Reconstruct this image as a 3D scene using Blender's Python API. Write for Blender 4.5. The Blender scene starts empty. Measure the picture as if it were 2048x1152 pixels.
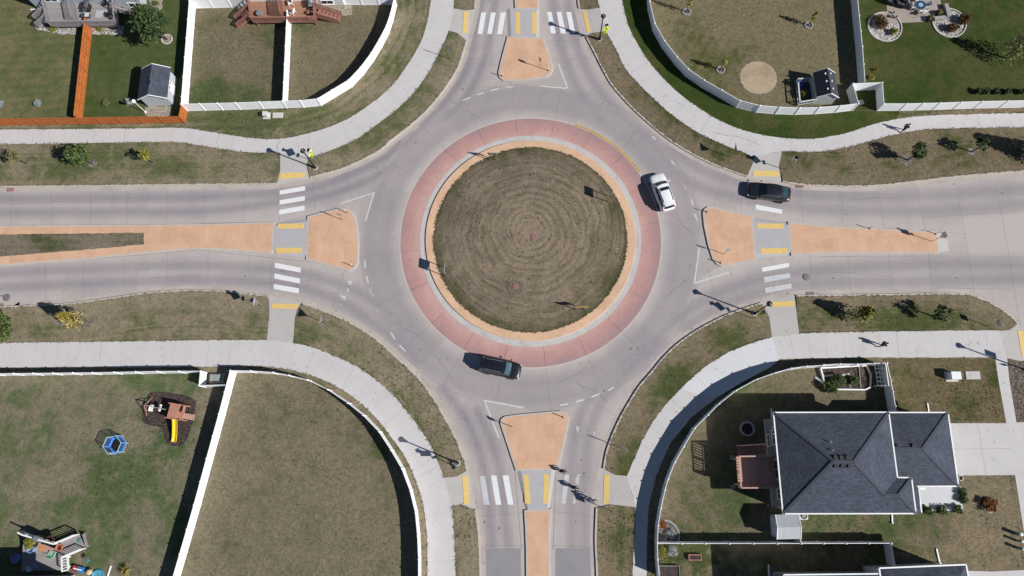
import bpy, bmesh, math, random
from mathutils import Vector, Matrix
from mathutils.geometry import delaunay_2d_cdt
R = math.radians
random.seed(7)
sc = bpy.context.scene
col = sc.collection

# ------------------------------------------------------------------ camera
F = 1400.0                      # focal length in pixels of the 2048 px wide photograph
NAD = (1060.0, 920.0)           # where verticals vanish (the drone looks almost straight down)
S0 = 18.0                       # pixels per metre on the optical axis
_d = Vector((NAD[0]-1024, 576-NAD[1], -F)).normalized()
_Z = -_d
_ex = Vector((1, 0, 0))
_X = (_ex-_Z*_ex.dot(_Z)).normalized()
_Y = _Z.cross(_X)
ROT = Matrix((_X, _Y, _Z))
CH = -(ROT @ Vector((0, 0, -1))).z*F/S0
CAM = Vector((0, 0, CH))
cam = bpy.data.cameras.new('camera')
cam.sensor_width = 36
cam.lens = 36*F/2048
cam.clip_end = 3000
camo = bpy.data.objects.new('camera', cam)
camo.matrix_world = Matrix.Translation(CAM) @ ROT.to_4x4()
col.objects.link(camo)
sc.camera = camo
# ------------------------------------------------------------------ light
SUN_EL, SUN_AZ = R(37), R(-22)          # azimuth counted from +x
sun = bpy.data.lights.new('sun', 'SUN')
sun.energy = 5.0
sun.angle = R(0.55)
sun.color = (1.0, .975, .94)
suno = bpy.data.objects.new('sun', sun)
sd = Vector((math.cos(SUN_EL)*math.cos(SUN_AZ), math.cos(SUN_EL)*math.sin(SUN_AZ), math.sin(SUN_EL)))
suno.rotation_euler = sd.to_track_quat('Z', 'Y').to_euler()
col.objects.link(suno)
w = bpy.data.worlds.new('World')
sc.world = w
w.use_nodes = True
nt = w.node_tree
sky = nt.nodes.new('ShaderNodeTexSky')
sky.sky_type = 'NISHITA'
sky.sun_disc = False
sky.sun_elevation = SUN_EL
sky.sun_rotation = R(90)-SUN_AZ
sky.dust_density = 0.0
sky.ozone_density = 3.0
bg = nt.nodes['Background']
bg.inputs[1].default_value = 0.05
nt.links.new(sky.outputs[0], bg.inputs[0])
sc.view_settings.view_transform = 'Standard'
sc.view_settings.look = 'None'
sc.view_settings.exposure = 0.22
sc.view_settings.gamma = 1

GZ = 0.14                       # lawns and pavements stand a kerb above the road


def P(px, py, z=0.0):
    r = ROT @ Vector((px-1024, 576-py, -F))
    return CAM+r*((z-CH)/r.z)


def Z(ox, oy, s=4.115):
    """pixel coordinates read in an enlarged crop"""
    return lambda pts: [(ox+x/s, oy+y/s) for x, y in pts]


def W(pts, z=GZ):
    return [P(x, y, z).to_2d() for x, y in pts]


def cr(pts, n=5, closed=False):
    """Catmull-Rom through points"""
    out = []
    m = len(pts)
    rng = range(m if closed else m-1)
    for i in rng:
        g = lambda k: Vector(pts[k % m]) if closed else Vector(pts[min(max(k, 0), m-1)])
        a, b, c, e = g(i-1), g(i), g(i+1), g(i+2)
        for j in range(n):
            t = j/n
            out.append(0.5*((2*b)+(c-a)*t+(2*a-5*b+4*c-e)*t*t+(3*b-a-3*c+e)*t*t*t))
    if not closed:
        out.append(Vector(pts[-1]))
    return [v.to_2d() for v in out]


def rough(pts, amp=.04, step=.35, closed=True):
    """break up a clean edge a little"""
    out = []
    m = len(pts)
    for i in range(m if closed else m-1):
        a, b = Vector(pts[i]), Vector(pts[(i+1) % m])
        L = (b-a).length
        k = max(1, min(160, int(L/step)))
        nrm = Vector((-(b-a).y, (b-a).x))/max(L, 1e-6)
        for j in range(k):
            p = a.lerp(b, j/k)
            out.append(p+nrm*random.uniform(-amp, amp)*(0 if j == 0 else 1))
    if not closed:
        out.append(Vector(pts[-1]))
    return out


def area(p):
    return sum(p[i][0]*p[(i+1) % len(p)][1]-p[(i+1) % len(p)][0]*p[i][1] for i in range(len(p)))/2


def offset(pts, dist, closed=True):
    """offset to the right of the walking direction (outward for a ccw polygon)"""
    out = []
    m = len(pts)
    for i in range(m):
        p = Vector(pts[i])
        a = Vector(pts[(i-1) % m]) if (closed or i > 0) else None
        b = Vector(pts[(i+1) % m]) if (closed or i < m-1) else None
        d1 = (p-a).normalized() if a is not None and (p-a).length > 1e-6 else None
        d2 = (b-p).normalized() if b is not None and (b-p).length > 1e-6 else None
        d1 = d1 or d2
        d2 = d2 or d1
        n = Vector((d1.y+d2.y, -d1.x-d2.x))
        if n.length < 1e-6:
            n = Vector((d1.y, -d1.x))
        n.normalize()
        c = max(.5, n.dot(Vector((d1.y, -d1.x))))
        out.append(p+n*dist/c)
    return out


# ------------------------------------------------------------------ mesh helper
class MB:
    def __init__(s):
        s.v = []
        s.f = []

    def add(s, vs, fs):
        k = len(s.v)
        s.v += [Vector(v) for v in vs]
        s.f += [tuple(i+k for i in f) for f in fs]
        return s

    def box(s, c, d, rz=0, ry=0, rx=0):
        m = Matrix.Translation(c) @ Matrix.Rotation(rz, 4, 'Z') @ Matrix.Rotation(ry, 4, 'Y') @ Matrix.Rotation(rx, 4, 'X')
        vs = [m @ Vector((x*d[0]/2, y*d[1]/2, z*d[2]/2)) for x in (-1, 1) for y in (-1, 1) for z in (-1, 1)]
        return s.add(vs, [(0, 1, 3, 2), (4, 6, 7, 5), (0, 4, 5, 1), (2, 3, 7, 6), (0, 2, 6, 4), (1, 5, 7, 3)])

    def bar(s, a, b, w, h=None):
        """square bar from a to b"""
        a, b = Vector(a), Vector(b)
        h = h or w
        d = (b-a).normalized()
        u = d.cross(Vector((0, 0, 1)))
        if u.length < 1e-4:
            u = Vector((1, 0, 0))
        u.normalize()
        t = u.cross(d)
        vs = [p+u*i*w/2+t*j*h/2 for p in (a, b) for i, j in ((-1, -1), (1, -1), (1, 1), (-1, 1))]
        return s.add(vs, [(0, 3, 2, 1), (4, 5, 6, 7)]+[(i, (i+1) % 4, 4+(i+1) % 4, 4+i) for i in range(4)])

    def tube(s, pts, r, n=8, cap=True):
        pts = [Vector(p) for p in pts]
        m = len(pts)
        rs = r if isinstance(r, (list, tuple)) else [r]*m
        k = len(s.v)
        up = Vector((.123, .31, .94)).normalized()
        for i, p in enumerate(pts):
            d = (pts[min(i+1, m-1)]-pts[max(i-1, 0)]).normalized()
            u = d.cross(up)
            if u.length < .05:
                u = d.cross(Vector((1, 0, 0)))
            u.normalize()
            t = d.cross(u)
            for j in range(n):
                a = 2*math.pi*j/n
                s.v.append(p+(u*math.cos(a)+t*math.sin(a))*rs[i])
        for i in range(m-1):
            for j in range(n):
                s.f.append((k+i*n+j, k+i*n+(j+1) % n, k+(i+1)*n+(j+1) % n, k+(i+1)*n+j))
        if cap:
            s.f.append(tuple(k+j for j in range(n-1, -1, -1)))
            s.f.append(tuple(k+(m-1)*n+j for j in range(n)))
        return s

    def lathe(s, prof, n=16, c=(0, 0, 0)):
        k = len(s.v)
        for r, z in prof:
            for j in range(n):
                a = 2*math.pi*j/n
                s.v.append(Vector((c[0]+r*math.cos(a), c[1]+r*math.sin(a), c[2]+z)))
        for i in range(len(prof)-1):
            for j in range(n):
                s.f.append((k+i*n+j, k+i*n+(j+1) % n, k+(i+1)*n+(j+1) % n, k+(i+1)*n+j))
        s.f.append(tuple(k+j for j in range(n-1, -1, -1)))
        s.f.append(tuple(k+(len(prof)-1)*n+j for j in range(n)))
        return s

    def prism(s, poly, z0, z1):
        poly = [Vector(p).to_2d() for p in poly]
        if area(poly) < 0:
            poly = poly[::-1]
        n = len(poly)
        k = len(s.v)
        s.v += [Vector((p.x, p.y, z0)) for p in poly]+[Vector((p.x, p.y, z1)) for p in poly]
        s.f += [tuple(k+n+i for i in range(n)), tuple(k+i for i in range(n-1, -1, -1))]
        s.f += [(k+i, k+(i+1) % n, k+n+(i+1) % n, k+n+i) for i in range(n)]
        return s

    def strip(s, a, b, z0, z1=None):
        """ribbon between two point rows, a solid when z0 and z1 differ"""
        n = len(a)
        k = len(s.v)
        z1 = z0 if z1 is None else z1
        if z0 == z1:
            s.v += [Vector((*p, z1)) for p in a]+[Vector((*p, z1)) for p in b]
            s.f += [(k+i, k+i+1, k+n+i+1, k+n+i) for i in range(n-1)]
            return s
        for row, z in ((a, z0), (b, z0), (b, z1), (a, z1)):
            s.v += [Vector((p[0], p[1], z)) for p in row]
        for q in range(4):
            q2 = (q+1) % 4
            s.f += [(k+q*n+i, k+q*n+i+1, k+q2*n+i+1, k+q2*n+i) for i in range(n-1)]
        s.f += [(k, k+n, k+2*n, k+3*n), (k+n-1, k+4*n-1, k+3*n-1, k+2*n-1)]
        return s

    def grid(s, fn, nu, nv):
        k = len(s.v)
        for i in range(nu+1):
            for j in range(nv+1):
                s.v.append(Vector(fn(i/nu, j/nv)))
        for i in range(nu):
            for j in range(nv):
                a = k+i*(nv+1)+j
                s.f.append((a, a+nv+1, a+nv+2, a+1))
        return s

    def ball(s, c, r, n=8, m=6):
        rr = (r, r, r) if not isinstance(r, (tuple, list)) else r
        return s.add([(c[0]+rr[0]*math.sin(math.pi*i/m)*math.cos(2*math.pi*j/n), c[1]+rr[1]*math.sin(math.pi*i/m)*math.sin(2*math.pi*j/n), c[2]-rr[2]*math.cos(math.pi*i/m)) for i in range(m+1) for j in range(n)],
                     [(i*n+j, i*n+(j+1) % n, (i+1)*n+(j+1) % n, (i+1)*n+j) for i in range(m) for j in range(n)])

    def build(s, name, m, parent=None, smooth=False, bevel=0, fix=True):
        me = bpy.data.meshes.new(name)
        me.from_pydata([tuple(v) for v in s.v], [], s.f)
        if fix:
            bm = bmesh.new()
            bm.from_mesh(me)
            bmesh.ops.recalc_face_normals(bm, faces=bm.faces)
            bm.to_mesh(me)
            bm.free()
        me.materials.append(m)
        if smooth:
            for p in me.polygons:
                p.use_smooth = True
        o = bpy.data.objects.new(name, me)
        if parent is not None:
            o.parent = parent
        if bevel:
            b = o.modifiers.new('bevel', 'BEVEL')
            b.width = bevel
            b.segments = 2
            b.limit_method = 'ANGLE'
        col.objects.link(o)
        return o


def tag(o, label=None, cat=None, group=None, kind=None):
    for k, v in (('label', label), ('category', cat), ('group', group), ('kind', kind)):
        if v:
            o[k] = v
    return o


def thing(name, label, cat, loc, rz=0, group=None):
    o = bpy.data.objects.new(name, None)
    o.empty_display_size = .2
    o.location = loc
    o.rotation_euler = (0, 0, rz)
    col.objects.link(o)
    return tag(o, label, cat, group)


def copy_tree(o, parent=None):
    c = o.copy()
    col.objects.link(c)
    if parent is not None:
        c.parent = parent
    for ch in list(o.children):
        copy_tree(ch, c)
    return c


def struct(name, mb, m, kind='structure', **k):
    return tag(mb.build(name, m, **k), kind=kind)


# ------------------------------------------------------------------ materials
class NT:
    def __init__(s, name):
        s.m = bpy.data.materials.new(name)
        s.m.use_nodes = True
        s.t = s.m.node_tree
        s.b = s.t.nodes['Principled BSDF']
        s.out = s.t.nodes['Material Output']

    def n(s, typ, inp=None, **kw):
        x = s.t.nodes.new('ShaderNode'+typ)
        for k, v in kw.items():
            setattr(x, k, v)
        for k, v in (inp or {}).items():
            if hasattr(v, 'is_output') or isinstance(v, bpy.types.NodeSocket):
                s.t.links.new(v, x.inputs[k])
            else:
                x.inputs[k].default_value = v
        return x

    def co(s):
        return s.n('TexCoord').outputs['Object']

    def noise(s, vec, scale, detail=4, rough=.6, dist=0):
        return s.n('TexNoise', {'Vector': vec, 'Scale': scale, 'Detail': detail, 'Roughness': rough, 'Distortion': dist}).outputs['Fac']

    def ramp(s, fac, stops):
        x = s.n('ValToRGB', {'Fac': fac})
        e = x.color_ramp.elements
        while len(e) < len(stops):
            e.new(.5)
        for el, (p, c) in zip(e, stops):
            el.position = p
            el.color = (*c, 1) if len(c) == 3 else c
        return x.outputs['Color']

    def mix(s, fac, a, b, blend='MIX'):
        x = s.n('Mix', data_type='RGBA', blend_type=blend)
        for i, v in ((0, fac), (6, a), (7, b)):
            if isinstance(v, bpy.types.NodeSocket):
                s.t.links.new(v, x.inputs[i])
            else:
                x.inputs[i].default_value = (*v, 1) if isinstance(v, tuple) and len(v) == 3 else v
        return x.outputs[2]

    def math(s, op, a, b=0.0, c=0.0):
        x = s.n('Math', operation=op)
        for i, v in enumerate((a, b, c)):
            if isinstance(v, bpy.types.NodeSocket):
                s.t.links.new(v, x.inputs[i])
            else:
                x.inputs[i].default_value = v
        return x.outputs[0]

    def attr(s, name):
        return s.n('Attribute', attribute_name=name).outputs['Fac']

    def fin(s, colr, rough=.8, bump=None, bd=.02, bs=.5, spec=.3):
        if isinstance(colr, bpy.types.NodeSocket):
            s.t.links.new(colr, s.b.inputs['Base Color'])
        else:
            s.b.inputs['Base Color'].default_value = (*colr, 1)
        s.b.inputs['Roughness'].default_value = rough
        s.b.inputs['Specular IOR Level'].default_value = spec
        if bump is not None:
            bp = s.n('Bump', {'Height': bump, 'Distance': bd, 'Strength': bs})
            s.t.links.new(bp.outputs[0], s.b.inputs['Normal'])
        return s.m


def sr(r, g, b):
    f = lambda c: (c/255/12.92) if c/255 <= .04045 else ((c/255+.055)/1.055)**2.4
    return (f(r), f(g), f(b))


def mul(c, k):
    return tuple(x*k for x in c)


_mc = {}


def mat(name, c, rough=.7, var=.25, scale=3.0, metal=0, spec=.4, bump=0, coat=0):
    """paint, wood, plastic, stone: a base colour broken up by two noises"""
    if name in _mc:
        return _mc[name]
    t = NT(name)
    co = t.co()
    n1 = t.noise(co, scale, 4)
    n2 = t.noise(co, scale*9, 3)
    f = t.math('ADD', t.math('MULTIPLY', n1, .7), t.math('MULTIPLY', n2, .3))
    cc = t.ramp(f, [(.3, mul(c, 1-var)), (.7, mul(c, 1+var*.7))])
    m = t.fin(cc, rough, bump=n2 if bump else None, bd=bump or .01, spec=spec)
    t.b.inputs['Metallic'].default_value = metal
    t.b.inputs['Coat Weight'].default_value = coat
    t.b.inputs['Coat Roughness'].default_value = .06
    _mc[name] = m
    return m


def lawn_mat(name, dry, green, dark, mow=None, speck=1.0, edge=False):
    """mown turf: dry and green growth in patches, blades as fine speckle"""
    t = NT(name)
    co = t.co()
    big = t.noise(co, .16, 5, .62, .6)
    mid = t.noise(co, .9, 5, .7, .4)
    fine = t.noise(co, 3.6, 3, .8)
    vf = t.noise(co, 9.5, 3, .8)
    g = t.attr('green')
    f = t.math('ADD', t.math('MULTIPLY', t.math('SUBTRACT', big, .5), 2.1), t.math('MULTIPLY', t.math('SUBTRACT', mid, .5), 1.6))
    f = t.math('ADD', f, g)
    if mow:
        x = t.n('SeparateXYZ', {'Vector': co})
        ca, sa, period = math.cos(mow[0]), math.sin(mow[0]), mow[1]
        u = t.math('ADD', t.math('MULTIPLY', x.outputs[0], -sa), t.math('MULTIPLY', x.outputs[1], ca))
        sw = t.math('SINE', t.math('ADD', t.math('MULTIPLY', u, 2*math.pi/period), t.math('MULTIPLY', mid, 3)))
        f = t.math('ADD', f, t.math('MULTIPLY', sw, mow[2]))
    if edge:
        # mower passes and worn strips that follow the kerb
        e = t.math('ADD', t.attr('edge'), t.math('MULTIPLY', t.math('SUBTRACT', mid, .5), .5))
        st = t.n('TexNoise', {'W': t.math('MULTIPLY', e, 1.9), 'Scale': 1.0, 'Detail': 3.0, 'Roughness': .7}, noise_dimensions='1D').outputs['Fac']
        f = t.math('ADD', f, t.math('MULTIPLY', t.math('SUBTRACT', st, .5), 1.0))
    f = t.math('ADD', f, t.math('MULTIPLY', t.math('SUBTRACT', fine, .5), .55))
    c1 = t.ramp(f, [(0, mul(dry, 1.18)), (.38, dry), (.75, green), (1, mul(green, .85))])
    k = t.ramp(t.math('ADD', t.math('MULTIPLY', fine, .5), t.math('MULTIPLY', vf, .5)),
               [(.34, (1-.56*speck,)*3), (.49, (1, 1, 1)), (.66, (1+.62*speck,)*3)])
    c2 = t.mix(1.0, c1, k, 'MULTIPLY')
    sp = t.ramp(t.noise(co, 1.9, 6, .85), [(.27, (1, 1, 1)), (.42, (0, 0, 0))])
    c3 = t.mix(t.math('MULTIPLY', sp, .6), c2, dark)
    # thin, bleached spots where soil and thatch show
    mp2 = t.n('Mapping', {'Vector': co, 'Location': (31.0, 17.0, 5.0)})
    ba = t.noise(mp2.outputs[0], .55, 6, .75, .8)
    bm_ = t.ramp(ba, [(.56, (0, 0, 0)), (.72, (1, 1, 1))])
    c3 = t.mix(t.math('MULTIPLY', bm_, .5*min(1.0, speck)), c3, t.mix(1.0, mul(dry, 1.45), k, 'MULTIPLY'))
    return t.fin(c3, .95, bump=t.math('ADD', fine, vf), bd=.05, bs=.7, spec=.1)


def concrete_mat(name, c, stain=.12, scale=1.0, warm=(1, 1, 1)):
    t = NT(name)
    co = t.co()
    a = t.noise(co, .35*scale, 5, .65, .5)
    b = t.noise(co, 2.2*scale, 5, .7)
    d = t.noise(co, 14*scale, 3, .7)
    f = t.math('ADD', t.math('MULTIPLY', a, .5), t.math('ADD', t.math('MULTIPLY', b, .3), t.math('MULTIPLY', d, .2)))
    cc = t.ramp(f, [(.32, mul(c, 1-stain*1.5)), (.5, c), (.68, mul(c, 1+stain))])
    spots = t.ramp(t.noise(co, 3.1, 2, .5), [(.26, (.62, .6, .58)), (.31, (1, 1, 1))])
    cc = t.mix(1, cc, spots, 'MULTIPLY')
    return t.fin(cc, .85, bump=d, bd=.006, spec=.25)


# colours are surface albedos
C_SIDE = (.50, .475, .468)
C_ROADL = (.405, .362, .338)
C_ROADD = (.255, .226, .24)
C_KERB = (.46, .405, .365)
C_TAN = (.575, .355, .232)
C_RED = (.42, .238, .222)


def road_mat():
    t = NT('road_concrete')
    co = t.co()
    wv = t.attr('wear')
    a = t.noise(co, .22, 5, .6, .5)
    b = t.noise(co, 1.7, 5, .7)
    d = t.noise(co, 13, 3, .75)
    f = t.math('ADD', wv, t.math('ADD', t.math('MULTIPLY', t.math('SUBTRACT', a, .5), .55), t.math('MULTIPLY', t.math('SUBTRACT', b, .5), .35)))
    c = t.ramp(f, [(0, mul(C_ROADL, 1.04)), (.35, (.335, .297, .29)), (.8, C_ROADD), (1, mul(C_ROADD, .86))])
    k = t.ramp(d, [(.3, (.86,)*3), (.5, (1,)*3), (.7, (1.1,)*3)])
    c = t.mix(1, c, k, 'MULTIPLY')
    spots = t.ramp(t.noise(co, 2.3, 2, .5), [(.24, (.66, .64, .64)), (.3, (1, 1, 1))])
    c = t.mix(1, c, spots, 'MULTIPLY')
    return t.fin(c, .8, bump=d, bd=.005, spec=.3)


def stamped_mat(name, c, sx, sy, rings=None):
    """coloured concrete stamped with a paver pattern"""
    t = NT(name)
    co = t.co()
    br = t.n('TexBrick', {'Vector': co, 'Scale': 1.0, 'Mortar Size': .022, 'Brick Width': sx, 'Row Height': sy, 'Color1': (1, 1, 1, 1), 'Color2': (.93, .93, .93, 1), 'Mortar': (.85, .84, .83, 1)})
    a = t.noise(co, .5, 5, .65, .4)
    b = t.noise(co, 6, 4, .7)
    f = t.math('ADD', t.math('MULTIPLY', a, .65), t.math('MULTIPLY', b, .35))
    cc = t.ramp(f, [(.3, mul(c, .8)), (.5, c), (.7, tuple(min(1, x*1.1+.02) for x in c))])
    cc = t.mix(.75, cc, br.outputs['Color'], 'MULTIPLY')
    return t.fin(cc, .85, bump=t.math('ADD', br.outputs['Fac'], t.math('MULTIPLY', b, -.6)), bd=-.006, spec=.25)


def paint_mat(name, c, wear=.45, scale=5):
    """road paint worn through in places"""
    t = NT(name)
    co = t.co()
    a = t.noise(co, scale, 5, .75)
    b = t.noise(co, .8, 3, .6)
    f = t.math('ADD', t.math('MULTIPLY', a, .6), t.math('MULTIPLY', b, .4))
    cc = t.ramp(a, [(.3, mul(c, .82)), (.65, c)])
    t.fin(cc, .6, spec=.3)
    al = t.ramp(f, [(wear-.11, (0, 0, 0)), (wear+.05, (1, 1, 1))])
    t.t.links.new(al, t.b.inputs['Alpha'])
    return t.m


def shingle_mat(name, c, ax=0):
    t = NT(name)
    co = t.co()
    v = co
    if ax:
        mp = t.n('Mapping', {'Vector': co, 'Rotation': (0, 0, R(90))})
        v = mp.outputs[0]
    br = t.n('TexBrick', {'Vector': v, 'Scale': 1.0, 'Mortar Size': .012, 'Brick Width': .33, 'Row Height': .15, 'Color1': (*mul(c, 1.2), 1), 'Color2': (*mul(c, .75), 1), 'Mortar': (*mul(c, .5), 1), 'Bias': -.1})
    b = t.noise(co, 7, 4, .75)
    a = t.noise(co, .6, 4, .6)
    k = t.ramp(t.math('ADD', t.math('MULTIPLY', b, .5), t.math('MULTIPLY', a, .5)), [(.3, (.72,)*3), (.5, (1,)*3), (.7, (1.28,)*3)])
    cc = t.mix(1, br.outputs['Color'], k, 'MULTIPLY')
    return t.fin(cc, .9, bump=b, bd=.01, spec=.2)


def siding_mat(name, c):
    t = NT(name)
    co = t.co()
    x = t.n('SeparateXYZ', {'Vector': co})
    fr = t.math('FRACT', t.math('MULTIPLY', x.outputs[2], 1/.13))
    k = t.ramp(fr, [(0, (.6,)*3), (.1, (1,)*3), (1, (.95,)*3)])
    n = t.noise(co, 3, 3)
    cc = t.mix(1, t.ramp(n, [(.3, mul(c, .93)), (.7, c)]), k, 'MULTIPLY')
    return t.fin(cc, .6, bump=fr, bd=.012, spec=.3)


def board_mat(name, c, ang, wid, var=.25):
    """boards side by side with dark gaps"""
    t = NT(name)
    co = t.co()
    x = t.n('SeparateXYZ', {'Vector': co})
    u = t.math('ADD', t.math('MULTIPLY', x.outputs[0], -math.sin(ang)), t.math('MULTIPLY', x.outputs[1], math.cos(ang)))
    q = t.math('MULTIPLY', u, 1/wid)
    fr = t.math('FRACT', q)
    wn = t.n('TexWhiteNoise', {'W': t.math('FLOOR', q)}, noise_dimensions='1D').outputs['Value']
    n = t.noise(co, 4, 4, .7)
    f = t.math('ADD', t.math('MULTIPLY', wn, .5), t.math('MULTIPLY', n, .5))
    cc = t.ramp(f, [(.2, mul(c, 1-var)), (.8, mul(c, 1+var))])
    k = t.ramp(fr, [(0, (.25,)*3), (.07, (1,)*3), (1, (1,)*3)])
    return t.fin(t.mix(1, cc, k, 'MULTIPLY'), .75, bump=fr, bd=.004, spec=.3)


def leaf_mat(name, stops):
    t = NT(name)
    g = t.n('NewGeometry')
    n = t.noise(t.co(), 1.6, 3)
    f = t.math('ADD', t.math('MULTIPLY', g.outputs['Random Per Island'], .6), t.math('MULTIPLY', n, .4))
    k = len(stops)
    cc = t.ramp(f, [(.15+.7*i/(k-1), c) for i, c in enumerate(stops)])
    t.fin(cc, .6, spec=.25)
    t.b.inputs['Subsurface Weight'].default_value = 0
    return t.m


def glass_mat(name, c, rough=.05):
    t = NT(name)
    n = t.noise(t.co(), 2.2, 2)
    cc = t.ramp(n, [(.3, mul(c, .7)), (.7, mul(c, 1.3))])
    return t.fin(cc, rough, spec=.6)


def gravel_mat(name, cols, scale=9):
    t = NT(name)
    v = t.n('TexVoronoi', {'Vector': t.co(), 'Scale': scale, 'Randomness': 1.0})
    x = t.n('SeparateColor', {'Color': v.outputs['Color']})
    k = len(cols)
    cc = t.ramp(x.outputs[0], [(.1+.8*i/(k-1), c) for i, c in enumerate(cols)])
    ed = t.ramp(v.outputs['Distance'], [(.25, (1, 1, 1)), (.75, (.35, .33, .32))])
    return t.fin(t.mix(1, cc, ed, 'MULTIPLY'), .85, bump=t.math('MULTIPLY', v.outputs['Distance'], -1), bd=.04, bs=.8)


M_WHITE = mat('white_vinyl', (.86, .86, .87), .45, .04, 1.2)
M_TRIM = mat('white_trim', (.78, .78, .76), .5, .05, 2)
M_BLACKM = mat('black_metal', (.018, .018, .02), .35, .3, 4)
M_GREYM = mat('galvanised_steel', (.42, .43, .43), .4, .2, 5, metal=.6)
M_DARKMESH = mat('dark_rubber', (.02, .02, .021), .8, .3, 6)
M_KERB = concrete_mat('kerb_concrete', C_KERB, .1, 2)
M_SIDE = concrete_mat('pavement_concrete', C_SIDE, .07)
M_SIDE2 = concrete_mat('fresh_concrete', (.55, .55, .56), .05)
M_GREYC = concrete_mat('grey_crossing_concrete', (.385, .372, .38), .06)
M_PALE = concrete_mat('pale_concrete', (.48, .46, .43), .08)
M_PATCH = concrete_mat('asphalt_patch', (.25, .236, .245), .08, 2)
M_TAN = stamped_mat('tan_stamped_concrete', C_TAN, .8, 2.4)
M_TANR = stamped_mat('ring_tan_stamped_concrete', (.60, .39, .255), .8, .8)
M_RED = stamped_mat('red_stamped_concrete', C_RED, .3, .15)
M_TACT = mat('yellow_tactile', (.66, .46, .16), .7, .16, 4)
M_PAINT = paint_mat('white_road_paint', (.72, .72, .72), .34)
M_PAINTW = paint_mat('worn_white_road_paint', (.53, .53, .55), .40, 4.5)
M_PAINTD = paint_mat('faint_white_road_paint', (.47, .46, .46), .47, 4)
M_PAINTL = paint_mat('thin_white_road_paint', (.58, .57, .56), .40, 5)
M_PAINTY = paint_mat('worn_yellow_road_paint', (.55, .33, .06), .46, 4)
M_JOINT = mat('joint_sealant', (.19, .168, .165), .9, .4, .7)
M_ROAD = road_mat()
DRY, GRN, DRK = (.128, .108, .068), (.070, .088, .035), (.04, .045, .02)
M_VERGE = lawn_mat('verge_grass', (.152, .122, .078), (.070, .080, .030), DRK, None, 1.1, True)
M_VERGEL = lawn_mat('sunburnt_verge_grass', (.182, .150, .100), (.094, .104, .046), DRK, None, 1.0, True)
M_VERGER = lawn_mat('brown_verge_grass', (.136, .108, .068), (.060, .068, .024), DRK, None, 1.1, True)
M_LAWN2 = lawn_mat('play_lawn', (.158, .136, .092), (.080, .104, .044), DRK, None, .9)
M_LAWN = lawn_mat('dry_lawn', DRY, GRN, DRK, None, .95)
M_LUSH = lawn_mat('lush_lawn', (.058, .062, .020), (.033, .054, .011), (.02, .036, .008), None, .75)
M_LUSH2 = lawn_mat('watered_lawn', (.072, .086, .033), (.050, .074, .021), (.03, .05, .012), (R(2), 1.2, .05), .6)
M_MOWN = lawn_mat('mown_lawn', (.140, .124, .064), (.092, .104, .044), DRK, (R(2), 1.1, .09), .7)


# ------------------------------------------------------------------ ground sheets
BLOBS = []


def blob(px, py, r, a):
    p = P(px, py, GZ)
    rw = (P(px+r, py, GZ)-p).length
    BLOBS.append((p.x, p.y, rw, a))


def sheet(name, poly, z, m, step=None, green=None, kind='structure', skirt=None, label=None, edge=None):
    poly = [Vector(p).to_2d() for p in poly]
    if area(poly) < 0:
        poly.reverse()
    n = len(poly)
    vs = list(poly)
    if step:
        x0, x1 = max(-72, min(p.x for p in poly)), min(62, max(p.x for p in poly))
        y0, y1 = max(-14, min(p.y for p in poly)), min(62, max(p.y for p in poly))
        x = x0+step/2
        while x < x1:
            y = y0+step/2
            while y < y1:
                vs.append(Vector((x+random.uniform(-.2, .2)*step, y+random.uniform(-.2, .2)*step)))
                y += step
            x += step
    r = delaunay_2d_cdt(vs, [(i, (i+1) % n) for i in range(n)], [list(range(n))], 1, 1e-5)
    me = bpy.data.meshes.new(name)
    V = [(v.x, v.y, z) for v in r[0]]
    Fc = [tuple(f) for f in r[2]]
    if skirt is not None:
        k = len(V)
        V += [(p.x, p.y, z) for p in poly]+[(p.x, p.y, skirt) for p in poly]
        Fc += [(k+n+i, k+n+(i+1) % n, k+(i+1) % n, k+i) for i in range(n)]
    me.from_pydata(V, [], Fc)
    if green is not None:
        at = me.attributes.new('green', 'FLOAT', 'POINT')
        vals = []
        for v in V:
            g = green
            for bx, by, br, ba in BLOBS:
                d2 = ((v[0]-bx)**2+(v[1]-by)**2)/(br*br)
                if d2 < 4:
                    g += ba*math.exp(-d2*1.6)
            vals.append(g)
        at.data.foreach_set('value', vals)
    if edge:
        at = me.attributes.new('edge', 'FLOAT', 'POINT')
        ev = []
        for i, v in enumerate(V):
            if abs(v[0]) > 75 or abs(v[1]) > 70:
                ev.append(9.0)
                continue
            p = Vector((v[0], v[1]))
            best = 81.0
            for a, b in edge:
                ab = b-a
                t = max(0, min(1, (p-a).dot(ab)/max(ab.length_squared, 1e-9)))
                best = min(best, (a+ab*t-p).length_squared)
            d = math.sqrt(best)
            ev.append(d)
            if green is not None:
                vals[i] += -.34*math.exp(-(d/.75)**2)+.16*math.exp(-((d-2.6)/1.1)**2)
        at.data.foreach_set('value', ev)
        if green is not None:
            me.attributes['green'].data.foreach_set('value', vals)
    me.materials.append(m)
    o = bpy.data.objects.new(name, me)
    col.objects.link(o)
    return tag(o, kind=kind, label=label)


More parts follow.
